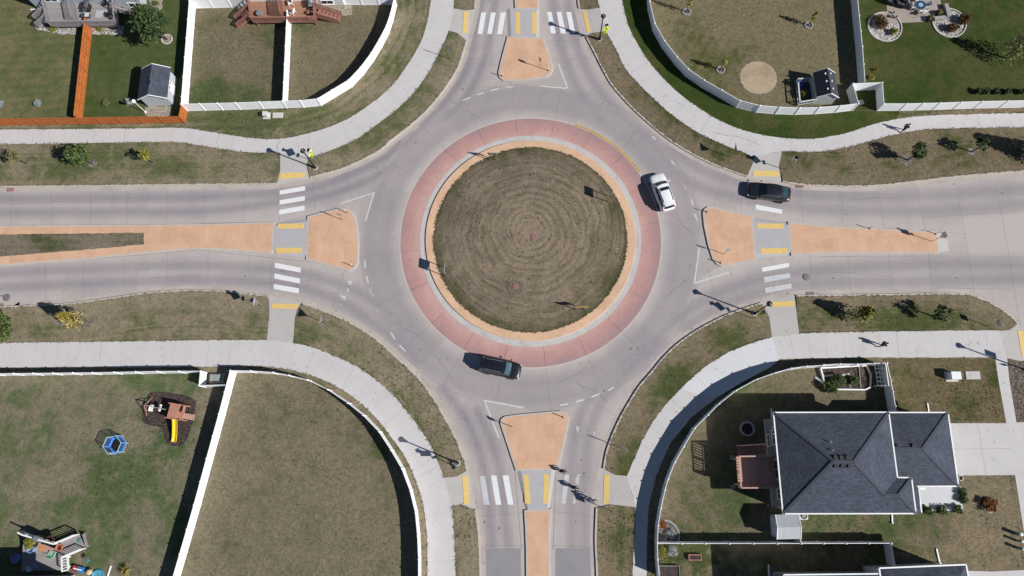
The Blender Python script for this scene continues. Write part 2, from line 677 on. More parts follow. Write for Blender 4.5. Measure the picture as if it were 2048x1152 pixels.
for b in [(470, 120, 60, -.25), (430, 190, 55, .75), (500, 190, 40, .5), (560, 130, 40, .25), (440, 90, 50, -.15),
          (1420, 110, 70, .25), (1400, 190, 90, .35), (1560, 60, 120, -.2), (1640, 120, 60, -.25), (1500, 100, 50, .25), (1464, 44, 14, .4),
          (1000, 300, 50, .25), (880, 370, 20, .5), (900, 350, 14, .4), (1220, 560, 30, .45), (1230, 420, 30, .3), (1190, 310, 40, .2), (1060, 470, 110, -.2), (900, 600, 60, .15),
          (220, 960, 60, .45), (150, 1010, 60, .35), (330, 760, 60, .2), (280, 830, 20, .5), (330, 870, 30, .5), (350, 900, 24, .4), (90, 860, 60, .2), (200, 1090, 40, .6), (100, 800, 60, -.2), (280, 960, 60, .3), (60, 900, 60, -.1), (330, 1040, 60, .2),
          (470, 780, 60, -.35), (430, 1000, 60, -.35), (720, 860, 30, .45), (760, 900, 24, .5), (560, 850, 90, .05), (690, 1000, 80, -.15), (640, 800, 40, .1),
          (1330, 780, 50, .4), (1350, 760, 30, .5), (1260, 900, 40, -.05), (1440, 690, 40, .35), (1400, 740, 40, .4), (1300, 720, 40, -.1),
          (1200, 100, 20, .1), (1260, 180, 30, .15), (1440, 315, 25, .5), (1420, 300, 25, .4), (1620, 340, 20, .3), (1360, 270, 25, -.1), (1700, 340, 60, -.2), (1640, 330, 50, -.15), (1880, 345, 30, .35), (1820, 330, 20, .2),
          (420, 240, 50, .5), (520, 255, 60, .45), (600, 240, 50, .15), (700, 190, 40, -.1), (390, 225, 25, -.2), (720, 215, 30, .3), (800, 130, 40, .2), (860, 40, 30, .25),
          (300, 340, 60, .15), (120, 350, 80, .05), (200, 300, 80, .2), (420, 350, 60, .0), (500, 300, 40, -.1),
          (330, 670, 90, .35), (480, 670, 60, .35), (330, 600, 60, -.35), (470, 600, 40, -.3), (200, 620, 60, -.15), (640, 670, 40, .2),
          (760, 740, 50, -.3), (850, 850, 40, -.25), (800, 780, 40, -.15), (700, 700, 30, .2),
          (1320, 1000, 40, -.3), (1400, 950, 60, -.2), (1440, 1010, 60, .1), (1490, 980, 40, .5), (1480, 1030, 40, .4), (1500, 760, 60, .4), (1370, 860, 30, .3), (1400, 1050, 60, -.2), (1390, 880, 30, .2),
          (1340, 1100, 50, .8), (1420, 1110, 60, .5), (1640, 1040, 60, .3), (1760, 1050, 40, .3), (1900, 1060, 60, -.2), (1960, 1000, 60, -.2), (1830, 1050, 60, .25), (1950, 1090, 80, .1), (1860, 750, 50, .2), (1830, 800, 50, .0), (1950, 800, 50, .1), (1985, 770, 20, .4),
          (1720, 620, 80, -.1), (1900, 620, 60, -.1), (1780, 650, 60, .3), (1660, 655, 60, .35), (1920, 650, 60, .2), (1840, 655, 40, .3),
          (200, 480, 150, -.1), (100, 470, 80, .15), (925, 1040, 30, .1), (1230, 1070, 30, .25), (100, 150, 90, .1), (40, 60, 60, .25), (600, 40, 40, .1), (690, 60, 40, -.05), (520, 60, 50, .45), (590, 120, 30, -.1)]:
    blob(*b)

# ------------------------------------------------------------------ road sheet (one large base sheet)
tracks = []


def track(pts, wid=.55, amt=.5):
    q = cr([P(*p).to_2d() for p in pts], 6)
    tracks.append((q, wid, amt))


for t_ in [([(-60, 398), (0, 398), (200, 396), (400, 394), (554, 385), (627, 376), (700, 349), (760, 322), (800, 290)], .6, .75),
           ([(-60, 426), (0, 425), (200, 424), (400, 422), (554, 405), (640, 394), (720, 368), (790, 330)], .55, .7),
           ([(-60, 547), (0, 546), (200, 536), (400, 531), (554, 540), (640, 556), (720, 586), (800, 640)], .55, .62),
           ([(-60, 577), (0, 575), (200, 566), (400, 560), (554, 567), (630, 583), (700, 614), (780, 672), (830, 720)], .55, .65),
           ([(2100, 376), (2048, 378), (1850, 392), (1664, 392), (1591, 386), (1470, 362), (1397, 334), (1340, 296)], .8, .6),
           ([(2100, 404), (1900, 420), (1664, 420), (1591, 414), (1490, 396), (1400, 374), (1350, 345)], .7, .6),
           ([(2100, 526), (1848, 529), (1640, 541), (1519, 560), (1440, 585), (1370, 625), (1310, 680)], .75, .65),
           ([(2100, 556), (1848, 562), (1640, 566), (1519, 585), (1440, 612), (1370, 655)], .65, .6),
           ([(965, -60), (962, 0), (950, 70), (938, 125), (905, 185), (860, 235), (810, 290)], .55, .75),
           ([(993, -60), (990, 0), (978, 75), (965, 130), (935, 190), (890, 240)], .5, .7),
           ([(1100, -60), (1105, 0), (1118, 75), (1135, 130), (1160, 185), (1205, 240)], .6, .65),
           ([(1130, -60), (1136, 0), (1148, 70), (1165, 120), (1195, 175), (1250, 240)], .6, .65),
           ([(985, 1250), (984, 1092), (981, 1050), (972, 960), (955, 890), (930, 835), (885, 775)], .5, .75),
           ([(1016, 1250), (1015, 1092), (1010, 1040), (1003, 960), (985, 890), (955, 820)], .5, .7),
           ([(1143, 1250), (1145, 1092), (1143, 950), (1150, 870), (1175, 800), (1225, 740), (1290, 690)], .6, .6),
           ([(1172, 1250), (1170, 1092), (1168, 950), (1178, 870), (1205, 800), (1260, 740)], .6, .6)]:
    track(*t_)

_l, _r = P(800, 486), P(1323, 486)
RC = Vector(((_l.x+_r.x)/2, (P(1061.5, 236.5).y+P(1061.5, 735.6).y)/2))     # centre of the roundabout
R_RED = (_r.x-_l.x)/2
R_GREY = (P(1282, 484, .05).x-P(840, 484, .05).x)/2
R_TANO = (P(1271, 482, .17).x-P(851.5, 482, .17).x)/2
R_GRASS = (P(1255, 480, .2).x-P(868, 480, .2).x)/2


def wear(x, y):
    d = math.hypot(x-RC.x, y-RC.y)
    v = 0
    # slab to slab differences of the cast concrete
    if d > 24:
        k = (int((x if abs(x) > abs(y-RC.y) else y)/4.4), int(x > 0), int((y-RC.y)/3.6) if abs(x) > abs(y-RC.y) else int(x/3.2))
    else:
        k = (77, int((math.atan2(y-RC.y, x-RC.x)+3.2)*20/6.283), int(d > R_RED+4.4))
    v = random.Random(hash(k)).uniform(-.10, .10)
    u = 0
    if d > R_RED:
        u = max(u, .50*math.exp(-((d-R_RED-2.6)/2.1)**4)+.12*math.exp(-((d-R_RED-1.6)/.6)**2)+.12*math.exp(-((d-R_RED-3.6)/.6)**2))
    for q, wd, am in tracks:
        best = 1e9
        for i in range(0, len(q)-1):
            a, b = q[i], q[i+1]
            if min(a.x, b.x)-2.5 > x or max(a.x, b.x)+2.5 < x or min(a.y, b.y)-2.5 > y or max(a.y, b.y)+2.5 < y:
                continue
            ab = b-a
            t = max(0, min(1, ((x-a.x)*ab.x+(y-a.y)*ab.y)/max(ab.length_squared, 1e-9)))
            e = (x-a.x-ab.x*t)**2+(y-a.y-ab.y*t)**2
            best = min(best, e)
        if best < 6:
            u = max(u, am*1.1*math.exp(-best/(wd*wd*1.5)))
            u = max(u, am*.40*math.exp(-best/2.2))
    return v+u


xs = [-400, -150]+[-70+.45*i for i in range(int(134/.45)+1)]+[150, 400]
ys = [-400, -60]+[-14+.45*i for i in range(int(76/.45)+1)]+[150, 400]
V = [(x, y, 0) for y in ys for x in xs]
nx = len(xs)
me = bpy.data.meshes.new('road')
me.from_pydata(V, [], [(j*nx+i, j*nx+i+1, (j+1)*nx+i+1, (j+1)*nx+i) for j in range(len(ys)-1) for i in range(nx-1)])
at = me.attributes.new('wear', 'FLOAT', 'POINT')
at.data.foreach_set('value', [wear(v[0], v[1]) for v in V])
me.materials.append(M_ROAD)
o = bpy.data.objects.new('road', me)
col.objects.link(o)
tag(o, kind='structure')

# ------------------------------------------------------------------ kerb lines of the four corner blocks
K_NW1 = [(-400, 374), (0, 372), (200, 370), (400, 367.5), (500, 366.5), (552, 366)]
K_NW2 = [(620, 353), (676, 338.4), (724, 318), (760, 298), (783, 277.5), (821.5, 248), (858, 214), (894, 168), (914, 134), (932, 81)]
K_NW3 = [(948, 17), (951, -20), (956, -100), (958, -420)]
K_NE1 = [(1140, -420), (1148, -100), (1155, -20), (1160, 16)]
K_NE2 = [(1174, 73), (1192, 107), (1206.5, 136), (1225, 168), (1254, 202), (1278, 226), (1307, 251.5), (1343, 280), (1380, 303), (1421.5, 324), (1458, 338), (1494, 351)]
K_NE3 = [(1566, 361), (1591, 366), (1640, 369.5), (1709, 371), (1760, 369), (1830, 361.5), (1891, 354), (1964, 347), (2048, 341), (2200, 336), (2600, 330)]
K_SW1 = [(-400, 624), (0, 615), (49, 613), (136, 609), (219, 598), (287, 588), (352, 583), (400, 582), (452, 585), (506, 590.6), (535.5, 594)]
K_SW2 = [(604, 609), (639.5, 621), (676, 635.5), (712, 654), (748.6, 678), (773, 699), (797, 720.6), (836, 758), (865, 798), (887, 834.5), (906.6, 871), (921, 905), (933, 941)]
K_SW3 = [(949, 1019.7), (954.5, 1056), (957, 1091), (959, 1152), (962, 1300), (966, 1700)]
K_SE1 = [(1204, 1700), (1199, 1300), (1196, 1152), (1193, 1085), (1194, 1043), (1195, 1016)]
K_SE2 = [(1209, 938), (1215, 905), (1225, 876), (1239, 844), (1256, 812.6), (1279.5, 775), (1307, 742.4), (1327, 718), (1356, 690), (1397, 661), (1446, 635.5), (1482, 621), (1524, 607.6)]
K_SE3 = [(1593, 593), (1648, 592), (1769.5, 590.6), (1905.6, 589), (1949, 594), (1988, 611), (2020, 633), (2034, 648)]
K_SE4 = [(2062, 722), (2080, 840), (2110, 1000), (2150, 1250), (2230, 1700)]
R_NW1 = [(552, 366), (560.5, 339.6), (560.5, 305), (617, 314), (613, 332), (620, 353)]
R_NW2 = [(932, 81), (915, 66), (897.5, 61), (906.6, 17), (930, 20), (948, 17)]
R_NE1 = [(1160, 16), (1177, 18.5), (1199.5, 16), (1212.5, 62), (1185, 65.6), (1174, 73)]
R_NE2 = [(1494, 351), (1506.6, 325), (1510, 313), (1563.7, 302.7), (1558, 332), (1566, 361)]
R_SW1 = [(535.5, 594), (539, 626), (534, 680), (586, 686), (589.6, 638), (596, 618.5), (604, 609)]
R_SW2 = [(933, 941), (912.6, 953.6), (888, 955), (903, 1012), (922, 1009), (949, 1019.7)]
R_SE1 = [(1195, 1016), (1219, 1009), (1271, 1014), (1254, 952), (1231, 950), (1209, 938)]
R_SE2 = [(1524, 607.6), (1530, 616), (1539, 635), (1544, 674.4), (1598, 667), (1594, 635), (1593, 593)]
R_SE3 = [(2034, 648), (2020, 660), (1998, 662), (2014, 716), (2040, 722), (2062, 722)]


def smooth(pts, n=4):
    return cr(W(pts), n)


def block(segs, far, green=.3, m=None):
    poly = []
    for s, sm in segs:
        poly += smooth(s) if sm else W(s)
    poly += [Vector(p) for p in far]
    q = [poly[0]]
    for p in poly[1:]:
        if (p-q[-1]).length > .03:
            q.append(p)
    ed = []
    for s, sm in segs:
        if sm:
            k = smooth(s, 3)
            ed += [(a, b) for a, b in zip(k, k[1:]) if abs(a.x) < 90 and abs(a.y) < 90]
    return sheet('ground', q, GZ, m or M_VERGE, .95, green, skirt=-.03, edge=ed)


block([(K_NW1, 1), (R_NW1[1:-1], 0), (K_NW2, 1), (R_NW2[1:-1], 0), (K_NW3, 1)], [(-8, 420), (-420, 420), (-420, 30)], .48, M_VERGEL)
block([(K_NE1, 1), (R_NE1[1:-1], 0), (K_NE2, 1), (R_NE2[1:-1], 0), (K_NE3, 1)], [(420, 40), (420, 420), (6, 420)], .30, M_VERGER)
block([(K_SW1, 1), (R_SW1[1:-1], 0), (K_SW2, 1), (R_SW2[1:-1], 0), (K_SW3, 1)], [(-5, -420), (-420, -420), (-420, 20)], .33, M_VERGEL)
block([(K_SE1, 1), (R_SE1[1:-1][::1], 0), (K_SE2, 1), (R_SE2[1:-1], 0), (K_SE3, 1), (R_SE3[1:-1], 0), (K_SE4, 1)], [(130, -420), (8, -420)], .3)
# land on the far side of the side street
sheet('ground', [P(2300, 600).to_2d(), (420, 15), (420, -420), (160, -420), P(2420, 1400).to_2d(), P(2330, 900).to_2d()], GZ, M_VERGE, None, .3, skirt=-.03)

# kerbs and gutters; side: +1 road lies to the right of the walking direction
kb = [(K_NW1, 1), (K_NW2, 1), (K_NW3, 1), (K_NE1, 1), (K_NE2, 1), (K_NE3, 1), (K_SW1, -1), (K_SW2, -1), (K_SW3, -1), (K_SE1, -1), (K_SE2, -1), (K_SE3, -1), (K_SE4, -1)]
gut = MB()
for k, s in kb:
    q = smooth(k)
    o1 = offset(q, .17*s, False)
    struct('kerb', MB().strip(offset(q, -.01*s, False), o1, -.02, GZ+.012), M_KERB)
for seg, s in (((K_NW1, R_NW1, K_NW2, R_NW2, K_NW3), 1), ((K_NE1, R_NE1, K_NE2, R_NE2, K_NE3), 1), ((K_SW1, R_SW1, K_SW2, R_SW2, K_SW3), -1), ((K_SE1, R_SE1, K_SE2, R_SE2, K_SE3), -1)):
    ln = []
    for i in (0, 2, 4):
        ln += seg[i]
    q = smooth(ln, 4)
    gut.strip(offset(q, .16*s, False), offset(q, .66*s, False), .004)
struct('gutter', gut, concrete_mat('gutter_concrete', (.405, .352, .318), .2))


def ramp(pts, nlow):
    """sloping kerb ramp: first and last points low, the rest high"""
    n = len(pts)
    v = []
    for i, p in enumerate(pts):
        low = i in nlow
        v.append(P(p[0], p[1], .008 if low else GZ+.014))
    o = struct('kerb_ramp', MB().add(v, [tuple(range(n))]), M_GREYC2, fix=False)
    for p in o.data.polygons:
        if p.normal.z < 0:
            o.data.flip_normals()
            break
    # apron down to the gutter
    return o


M_GREYC2 = concrete_mat('ramp_concrete', (.42, .395, .375), .07)
for rp in (R_NW1, R_NW2, R_NE1, R_NE2, R_SW1, R_SW2, R_SE1, R_SE2, R_SE3):
    n = len(rp)
    q = [P(*p, GZ) for p in rp]
    a, b = q[0], q[-1]
    inn = q[1:-1]
    # pull the low edge 0.17 m out to meet the gutter
    cen = sum(inn, Vector())/len(inn)
    out = (a+b)/2-cen
    nrm = Vector((-(b-a).y, (b-a).x, 0)).normalized()
    if nrm.dot(out) < 0:
        nrm = -nrm
    lowz = .006
    A = a+nrm*.2
    B = b+nrm*.2
    A.z = B.z = lowz
    vs = [A]+[Vector((p.x, p.y, GZ+.014 if i not in () else lowz)) for i, p in enumerate(inn)]+[B]
    # points close to the road are partly down the slope
    base = (A+B)/2
    far = max((p-base).dot(-nrm) for p in inn)
    for v in vs[1:-1]:
        k = min(1, max(0, (v-base).dot(-nrm)/min(far, 2.4)))
        v.z = lowz+(GZ+.014-lowz)*k
    mbx = MB()
    r = delaunay_2d_cdt([v.to_2d() for v in vs], [(i, (i+1) % len(vs)) for i in range(len(vs))], [list(range(len(vs)))], 1, 1e-5)
    zmap = lambda p: min(vs, key=lambda v: (v.to_2d()-p).length).z
    mbx.add([Vector((p.x, p.y, zmap(p))) for p in r[0]], [tuple(f) for f in r[2]])
    struct('kerb_ramp', mbx, M_GREYC2)

# ------------------------------------------------------------------ yards (lawns)
LZ = GZ+.005
sheet('lawn', W([(-300, 246), (-300, -200), (172, -200), (172, 60), (152, 240), (0, 244)]), LZ, M_MOWN, 1.2, .52)
sheet('lawn', W([(172, -200), (392, -200), (387, 20), (371, 220), (368, 241), (152, 240), (172, 60)]), LZ, M_LUSH2, 1.2, .46)
F2B = [(376, 222), (481.5, 219.4), (574, 216), (608, 215), (643, 211.4), (671, 194.4), (704, 174.5), (727, 150), (748, 122), (764, 95), (778, 68), (786, 44), (793.6, 12)]
sheet('lawn', W([(390, -200), (386, 20), (373, 221), (481.5, 219), (573, 216), (582, 40), (590, -200)]), LZ, M_LAWN, 1.0, .22)
sheet('lawn', W([(590, -200), (582, 40), (573, 216), (608, 214.6), (643, 211), (671, 194), (704, 174), (727, 149.5), (748, 121.5), (764, 94.5), (778, 67.5), (786, 43.5), (793, 12), (793, -200)]), LZ, M_LAWN, 1.0, .18)
FNEB = [(1288, -80), (1291, -30), (1295, 20), (1305, 63), (1324, 97), (1348.6, 129), (1370.5, 153), (1402, 175), (1436, 194.4), (1471, 215), (1511, 225), (1550, 228.4), (1589, 229.6), (1628, 228.4), (1669, 225.5), (1704, 221)]
sheet('lawn', W(FNEB+[(1693, 182), (1717, 181), (1706, 48), (1701, 0), (1690, -200), (1288, -200)]), LZ, lawn_mat('tan_lawn', (.132, .110, .064), (.070, .078, .026), DRK, (R(60), 1.1, .06), 1.0), 1.2, .14)
sheet('lawn', W([(1690, -200), (1701, 0), (1706, 48), (1717, 181), (1751, 180), (1754, 221.6), (1864, 220), (1947, 217), (2048, 215), (2300, 210), (2300, -200)]), LZ, M_LUSH, 1.2, .50)
# lush strip outside the curved fence
ns = Z(1000, 0)([(1005, 0), (1060, 220), (1150, 390), (1250, 540), (1380, 680), (1500, 790), (1646, 890)])+Z(1300, 0)([(350, 860), (550, 980), (750, 1065), (950, 1115), (1150, 1140), (1350, 1140), (1500, 1115), (1646, 1090)])+Z(1648, 0)([(200, 1100), (400, 1027), (600, 977)])
sheet('lawn', W([(1236, -80), (1240, -30)]+ns+[(1800, 222), (1704, 222)]+FNEB[::-1][1:]), LZ, M_LUSH, 1.0, .55)
FSWB = [(473, 745), (513, 745.5), (557, 748.5), (588, 754), (623.7, 763), (664, 782), (703, 808), (733, 832), (764, 864), (787.5, 900), (809, 936.6), (825, 979), (835.6, 1022), (840, 1067.5), (842, 1113.5), (842, 1152), (842, 1260)]
sheet('lawn', W(FSWB+[(330, 1260), (360, 1152), (402.5, 1008), (427, 917), (451, 830)]), LZ, lawn_mat('brown_lawn', (.140, .118, .078), (.076, .084, .034), DRK, None, 1.0), 1.2, .18)
sheet('lawn', W([(-300, 755), (10, 751), (203, 749), (330, 746.5), (414.7, 746), (412, 772), (466, 772), (451, 830), (427, 917), (402.5, 1008), (360, 1152), (330, 1260), (-300, 1300)]), LZ, M_LAWN2, 1.2, .44)
sheet('lawn', W([(1693, 183), (1751, 181), (1754, 221), (1704, 221)]), LZ+.003, M_LUSH, .8, .5)
FSET = Z(1260, 952, 5.76)([(338, 1160), (320, 960), (317, 770), (326, 570), (357, 370), (405, 160)])+Z(1300, 730)([(150, 940), (205, 800), (280, 670), (370, 520), (480, 410), (570, 320), (710, 210), (880, 118), (1030, 65), (1160, 28), (1290, 10), (1420, 3)])+Z(1648, 480)([(0, 1028), (130, 1020), (270, 1022), (410, 1015), (520, 1012)])
HF = 1.68
FSEW = [P(x, y, GZ+HF).to_2d() for x, y in FSET]
sheet('lawn', FSEW+W([(1757, 730), (1767, 772), (1775, 825), (1900, 825), (1900, 1090), (1590, 1090), (1302, 1090), (1302, 1160)]), LZ, M_LAWN, 1.0, .34)
sheet('lawn', W([(1757, 730)])+[P(1783, 760, GZ).to_2d(), P(1790, 822, GZ).to_2d()]+W([(1900, 840), (2012, 845), (1996.7, 760), (1989, 717), (1770, 717)]), LZ+.004, lawn_mat('weedy_lawn', (.118, .092, .050), (.046, .058, .016), DRK, None, 1.1), 1.0, .36)

# ------------------------------------------------------------------ pavements
NWO = [(-300, 262), (0, 259), (146, 258), (292, 256.5), (364.6, 255.7), (421, 263.7), (481.6, 273.4), (530, 278), (564, 277), (603, 270), (652, 256), (700, 235), (748.6, 202), (785, 170), (814, 131), (841, 85), (853, 48.6), (861.6, 0), (866, -60), (868, -300)]
NWI = [(-300, 290), (0, 288.6), (170, 286), (316, 284), (360, 285), (408.6, 292), (469, 302), (518, 305.6), (560.5, 305), (617, 314), (664, 299.5), (712, 279), (748.6, 252.7), (785, 226), (824, 189.6), (858, 143), (882, 97), (897.5, 61), (906.6, 17), (909, -30), (912, -300)]
NEI = [(1188, -300), (1194, -30), (1199.5, 16), (1212.5, 62), (1231, 97), (1250, 136), (1274.6, 165), (1304, 194), (1344, 230), (1397, 266), (1446, 288.6), (1494, 308), (1510, 313), (1563.7, 302.7), (1616, 304.4), (1652, 302), (1709, 291), (1769.5, 274), (1818, 263.8), (1867, 258), (1964, 255.8), (2048, 254.6), (2400, 252)]
NEO = [(1232, -300), (1238, -30), (1244, 0), (1257.6, 53.5), (1279.5, 94.8), (1304, 131), (1335, 165), (1364.5, 192), (1400, 217), (1433.7, 238), (1482, 258.8), (1531, 271), (1579.5, 277), (1628, 277.5), (1664.5, 272), (1697, 265), (1745, 249), (1794, 238), (1842, 232), (1915, 229), (2048, 226), (2400, 222)]
SWI = [(-300, 692), (0, 686), (32, 685), (194, 683.6), (400, 680.5), (481.5, 679.8), (534, 680), (586, 686), (627, 695), (676, 714.5), (714, 733), (748.6, 757), (780, 783.5), (812, 820), (841, 859), (860, 888), (877, 927), (888, 955), (903, 1012), (906.7, 1047.5), (910, 1099.6), (911, 1152), (914, 1400)]
SWO = [(-300, 738), (0, 737), (200, 735), (399, 734), (500, 732), (559, 736), (603, 745.5), (649, 761), (700, 789.5), (748.6, 832), (785, 878), (809, 912), (829, 954), (844, 1000), (851, 1039), (854.6, 1091), (855, 1152), (856, 1400)]
SEI = [(1262, 1400), (1265, 1152), (1268, 1080), (1271, 1014), (1254, 952), (1270, 914.7), (1284, 880.7), (1306, 842), (1330.5, 810), (1359.7, 778.6), (1400, 742), (1416.6, 730), (1458, 703.6), (1506.6, 685), (1544, 674.4), (1598, 667), (1648, 664.7), (1891, 661), (1998, 661)]
SEO = [(1291, 1400), (1293, 1152), (1294, 1080), (1297, 1014), (1312, 952), (1341, 885.5), (1382.6, 834.5), (1436, 793), (1484.7, 764), (1540.6, 734), (1560, 718), (1648, 716), (1728, 715), (1988, 715), (2014, 716)]


def pave(inner, outer, m=M_SIDE, z=GZ+.014, n=4):
    a, b = rough(smooth(inner, n), .025, .5, False), rough(smooth(outer, n), .03, .5, False)
    return sheet('pavement', a+b[::-1], z, m)


pave(NWI, NWO)
pave(NEI, NEO)
pave(SWI, SWO)
pave(SEI, SEO, n=1)
# newer concrete panel, walk, drive
sheet('pavement', W([(1360, 778), (1400, 741), (1416.6, 729), (1458, 703.6), (1506.6, 685), (1545, 674), (1558, 717), (1540.6, 734), (1484.7, 764), (1430, 797)]), GZ+.018, M_SIDE2)
sheet('pavement', W([(1990, 715), (2014, 716), (2018.6, 760), (2033, 846), (2052, 948), (2074, 1066), (2092, 1152), (2140, 1400), (2100, 1400), (2066, 1152), (2048, 1066), (2030, 952), (2012.5, 846.6), (1996.7, 760)]), GZ+.018, M_SIDE)
sheet('driveway', W([(1893, 846.5), (2012.5, 846.5), (2081, 842), (2100, 948), (2030, 950), (1909, 951)]), GZ+.023, M_SIDE)
sheet('driveway', W([(1888, 1140), (1985, 1143), (2065, 1139), (2120, 1139), (2160, 1300), (1900, 1300)]), GZ+.024, M_SIDE)
sheet('bare_soil', rough(W([(2017, 722), (2062, 726), (2078, 840), (2034, 845), (2020, 760)]), .06), GZ+.01, gravel_mat('bare_soil', [(.13, .1, .08), (.2, .16, .13), (.16, .125, .1)], 5), kind='stuff')

# joints of pavements and roads: thin saw cuts
jt = MB()


def joint(a, b, wdt=.018, z=.0035):
    a, b = Vector(a), Vector(b)
    if (b-a).length < .05:
        return
    d = (b-a).normalized()
    n = Vector((-d.y, d.x))*wdt/2
    jt.add([Vector((*(a+n), z)), Vector((*(a-n), z)), Vector((*(b-n), z)), Vector((*(b+n), z))], [(0, 1, 2, 3)])


def along(poly, step):
    out = []
    acc = 0
    for a, b in zip(poly, poly[1:]):
        L = (b-a).length
        t = (step-acc) if acc else 0
        while t < L:
            out.append((a.lerp(b, t/L), (b-a).normalized()))
            t += step
        acc = (acc+L) % step
    return out


for inner, outer, st in ((NWI, NWO, 1.85), (NEI, NEO, 1.85), (SWI, SWO, 2.4), (SEI, SEO, 1.9)):
    qi, qo = smooth(inner, 4), smooth(outer, 4)
    for i, (p, d) in enumerate(along(qi, st)):
        if abs(p.x) > 70:
            continue
        c = min(qo, key=lambda v: (v-p).length)
        n = Vector((-d.y, d.x))
        if n.dot(c-p) < 0:
            n = -n
        q = p+n*min(4.2, max(.5, n.dot(c-p)))
        joint(p, q, .007 if i % 6 else .018, GZ+.0195)
for i in range(4):
    joint(P(1915+i*33, 847, GZ), P(1931+i*34, 950, GZ), .02, GZ+.027) if False else None
for a, b in (((1905, 898), (2022, 897)), ((1955, 847), (1972, 950)), ((1835, 947), (1835, 948))):
    joint(P(*a, GZ).to_2d(), P(*b, GZ).to_2d(), .02, GZ+.027)
# radial joints in the roundabout
for i in range(20):
    a = 2*math.pi*(i+.35)/20
    e = Vector((math.cos(a), math.sin(a)))
    joint(RC+e*(R_GREY+.05), RC+e*(R_RED), .02, .052)
    joint(RC+e*R_RED, RC+e*(R_RED+(4.4 if i % 5 else 6.2)), .02)
for Rr in (R_RED+4.5,):
    pts = [RC+Vector((math.cos(2*math.pi*i/120), math.sin(2*math.pi*i/120)))*Rr for i in range(121)]
    for i in range(120):
        if i % 30 < 24:
            joint(pts[i], pts[i+1], .02)
for a, b in [((22, 372), (22, 454)), ((103, 371), (103, 453)), ((181, 370), (181, 453)), ((256, 369), (254, 452)), ((335, 368), (333, 451)), ((410, 367), (408, 449)), ((488, 367), (486, 448)), ((561, 366), (559, 446)),
             ((626, 352), (630, 420)), ((690, 334), (704, 400)),
             ((90, 521), (92, 610)), ((166, 515), (167, 605)), ((248, 508), (249, 593)), ((335, 500), (336, 584)), ((416, 496), (416, 582)), ((500, 500), (498, 590)), ((545, 507), (540, 594)), ((625, 522), (608, 610)), ((690, 540), (660, 628)),
             ((1601, 368), (1606, 446)), ((1684, 371), (1686, 455)), ((1754, 370), (1768, 458)), ((1830, 362), (1850, 462)), ((1909, 353), (1935, 500)), ((1988, 345), (2018, 512)),
             ((1620, 510), (1624, 592)), ((1695, 505), (1702, 592)), ((1776, 504), (1786, 590)), ((1856, 504), (1866, 590)), ((1935, 500), (1950, 594)), ((2018, 512), (2040, 650)), ((1545, 515), (1551, 600)), ((1457, 530), (1481, 620)), ((1416, 535), (1433, 600)),
             ((1554, 366), (1550, 435)), ((1485, 350), (1482, 428)), ((1450, 340), (1427, 412)), ((1396, 316), (1384, 400)),
             ((931, 126), (1005, 130)), ((905, 168), (995, 176)), ((945, 65), (1017, 72)), ((1090, 82), (1180, 80)), ((1100, 120), (1195, 116)), ((958, 1091), (1048, 1091)), ((1100, 1091), (1193, 1094)), ((945, 1035), (1046, 1025)), ((1102, 1023), (1192, 1031)), ((912, 900), (1000, 875)), ((885, 845), (965, 828)), ((1125, 865), (1218, 882)), ((1170, 795), (1240, 835)), ((1102, 945), (1205, 958)),
             ((1849, 435), (2100, 418)), ((1768, 456), (1935, 468)), ((1905, 577), (2010, 578)), ((1935, 512), (2100, 513))]:
    joint(P(*a).to_2d(), P(*b).to_2d(), .024)
for a, b in [((400, 446.5), (546, 444)), ((0, 451), (400, 448)), ((0, 532), (146, 521)), ((146, 521), (400, 500)), ((400, 500), (620, 524)), ((560, 446), (676, 414)), ((1578, 452), (1700, 459)), ((1640, 513), (1900, 512)), ((1112, 945), (1106, 1100)), ((1030, 945), (1043, 1100)), ((1000, 845), (1030, 945))]:
    joint(P(*a).to_2d(), P(*b).to_2d(), .035, .0078)
struct('pavement_joint', jt, M_JOINT, fix=False)
# hairline and sealed cracks
ck = MB()
rc_ = random.Random(3)
for (ax, ay), (bx, by), wd_ in (((735, 330), (790, 300), .02), ((860, 700), (905, 760), .025), ((1330, 600), (1380, 560), .02), ((1240, 300), (1290, 260), .02), ((900, 200), (985, 255), .022), ((1150, 760), (1215, 800), .03), ((100, 400), (190, 406), .02), ((1700, 400), (1800, 392), .022), ((1660, 545), (1780, 552), .02), ((300, 555), (400, 548), .02), ((980, 40), (986, 130), .02), ((1150, 30), (1160, 110), .02), ((790, 640), (850, 690), .02), ((1350, 420), (1385, 470), .02),
                               ((1340, 236), (1378, 262), .03), ((1430, 264), (1520, 290), .03), ((560, 279), (561, 305), .03), ((1110, 770), (1165, 735), .02)):
    lift = GZ+.02 if (wd_ == .03 and ax > 1300 and ay < 300) or ax == 560 else .0045
    a, b = P(ax, ay, lift).to_2d(), P(bx, by, lift).to_2d()
    m_ = 14
    n_ = Vector((-(b-a).y, (b-a).x)).normalized()
    off = 0
    pts = []
    for i in range(m_+1):
        off += rc_.uniform(-.12, .12)
        pts.append(a.lerp(b, i/m_)+n_*off)
    q1, q2 = offset(pts, wd_/2, False), offset(pts, -wd_/2, False)
    ck.strip(q1, q2, lift)
struct('road_crack', ck, mat('crack_filler', (.085, .078, .078), .9, .3, 3))
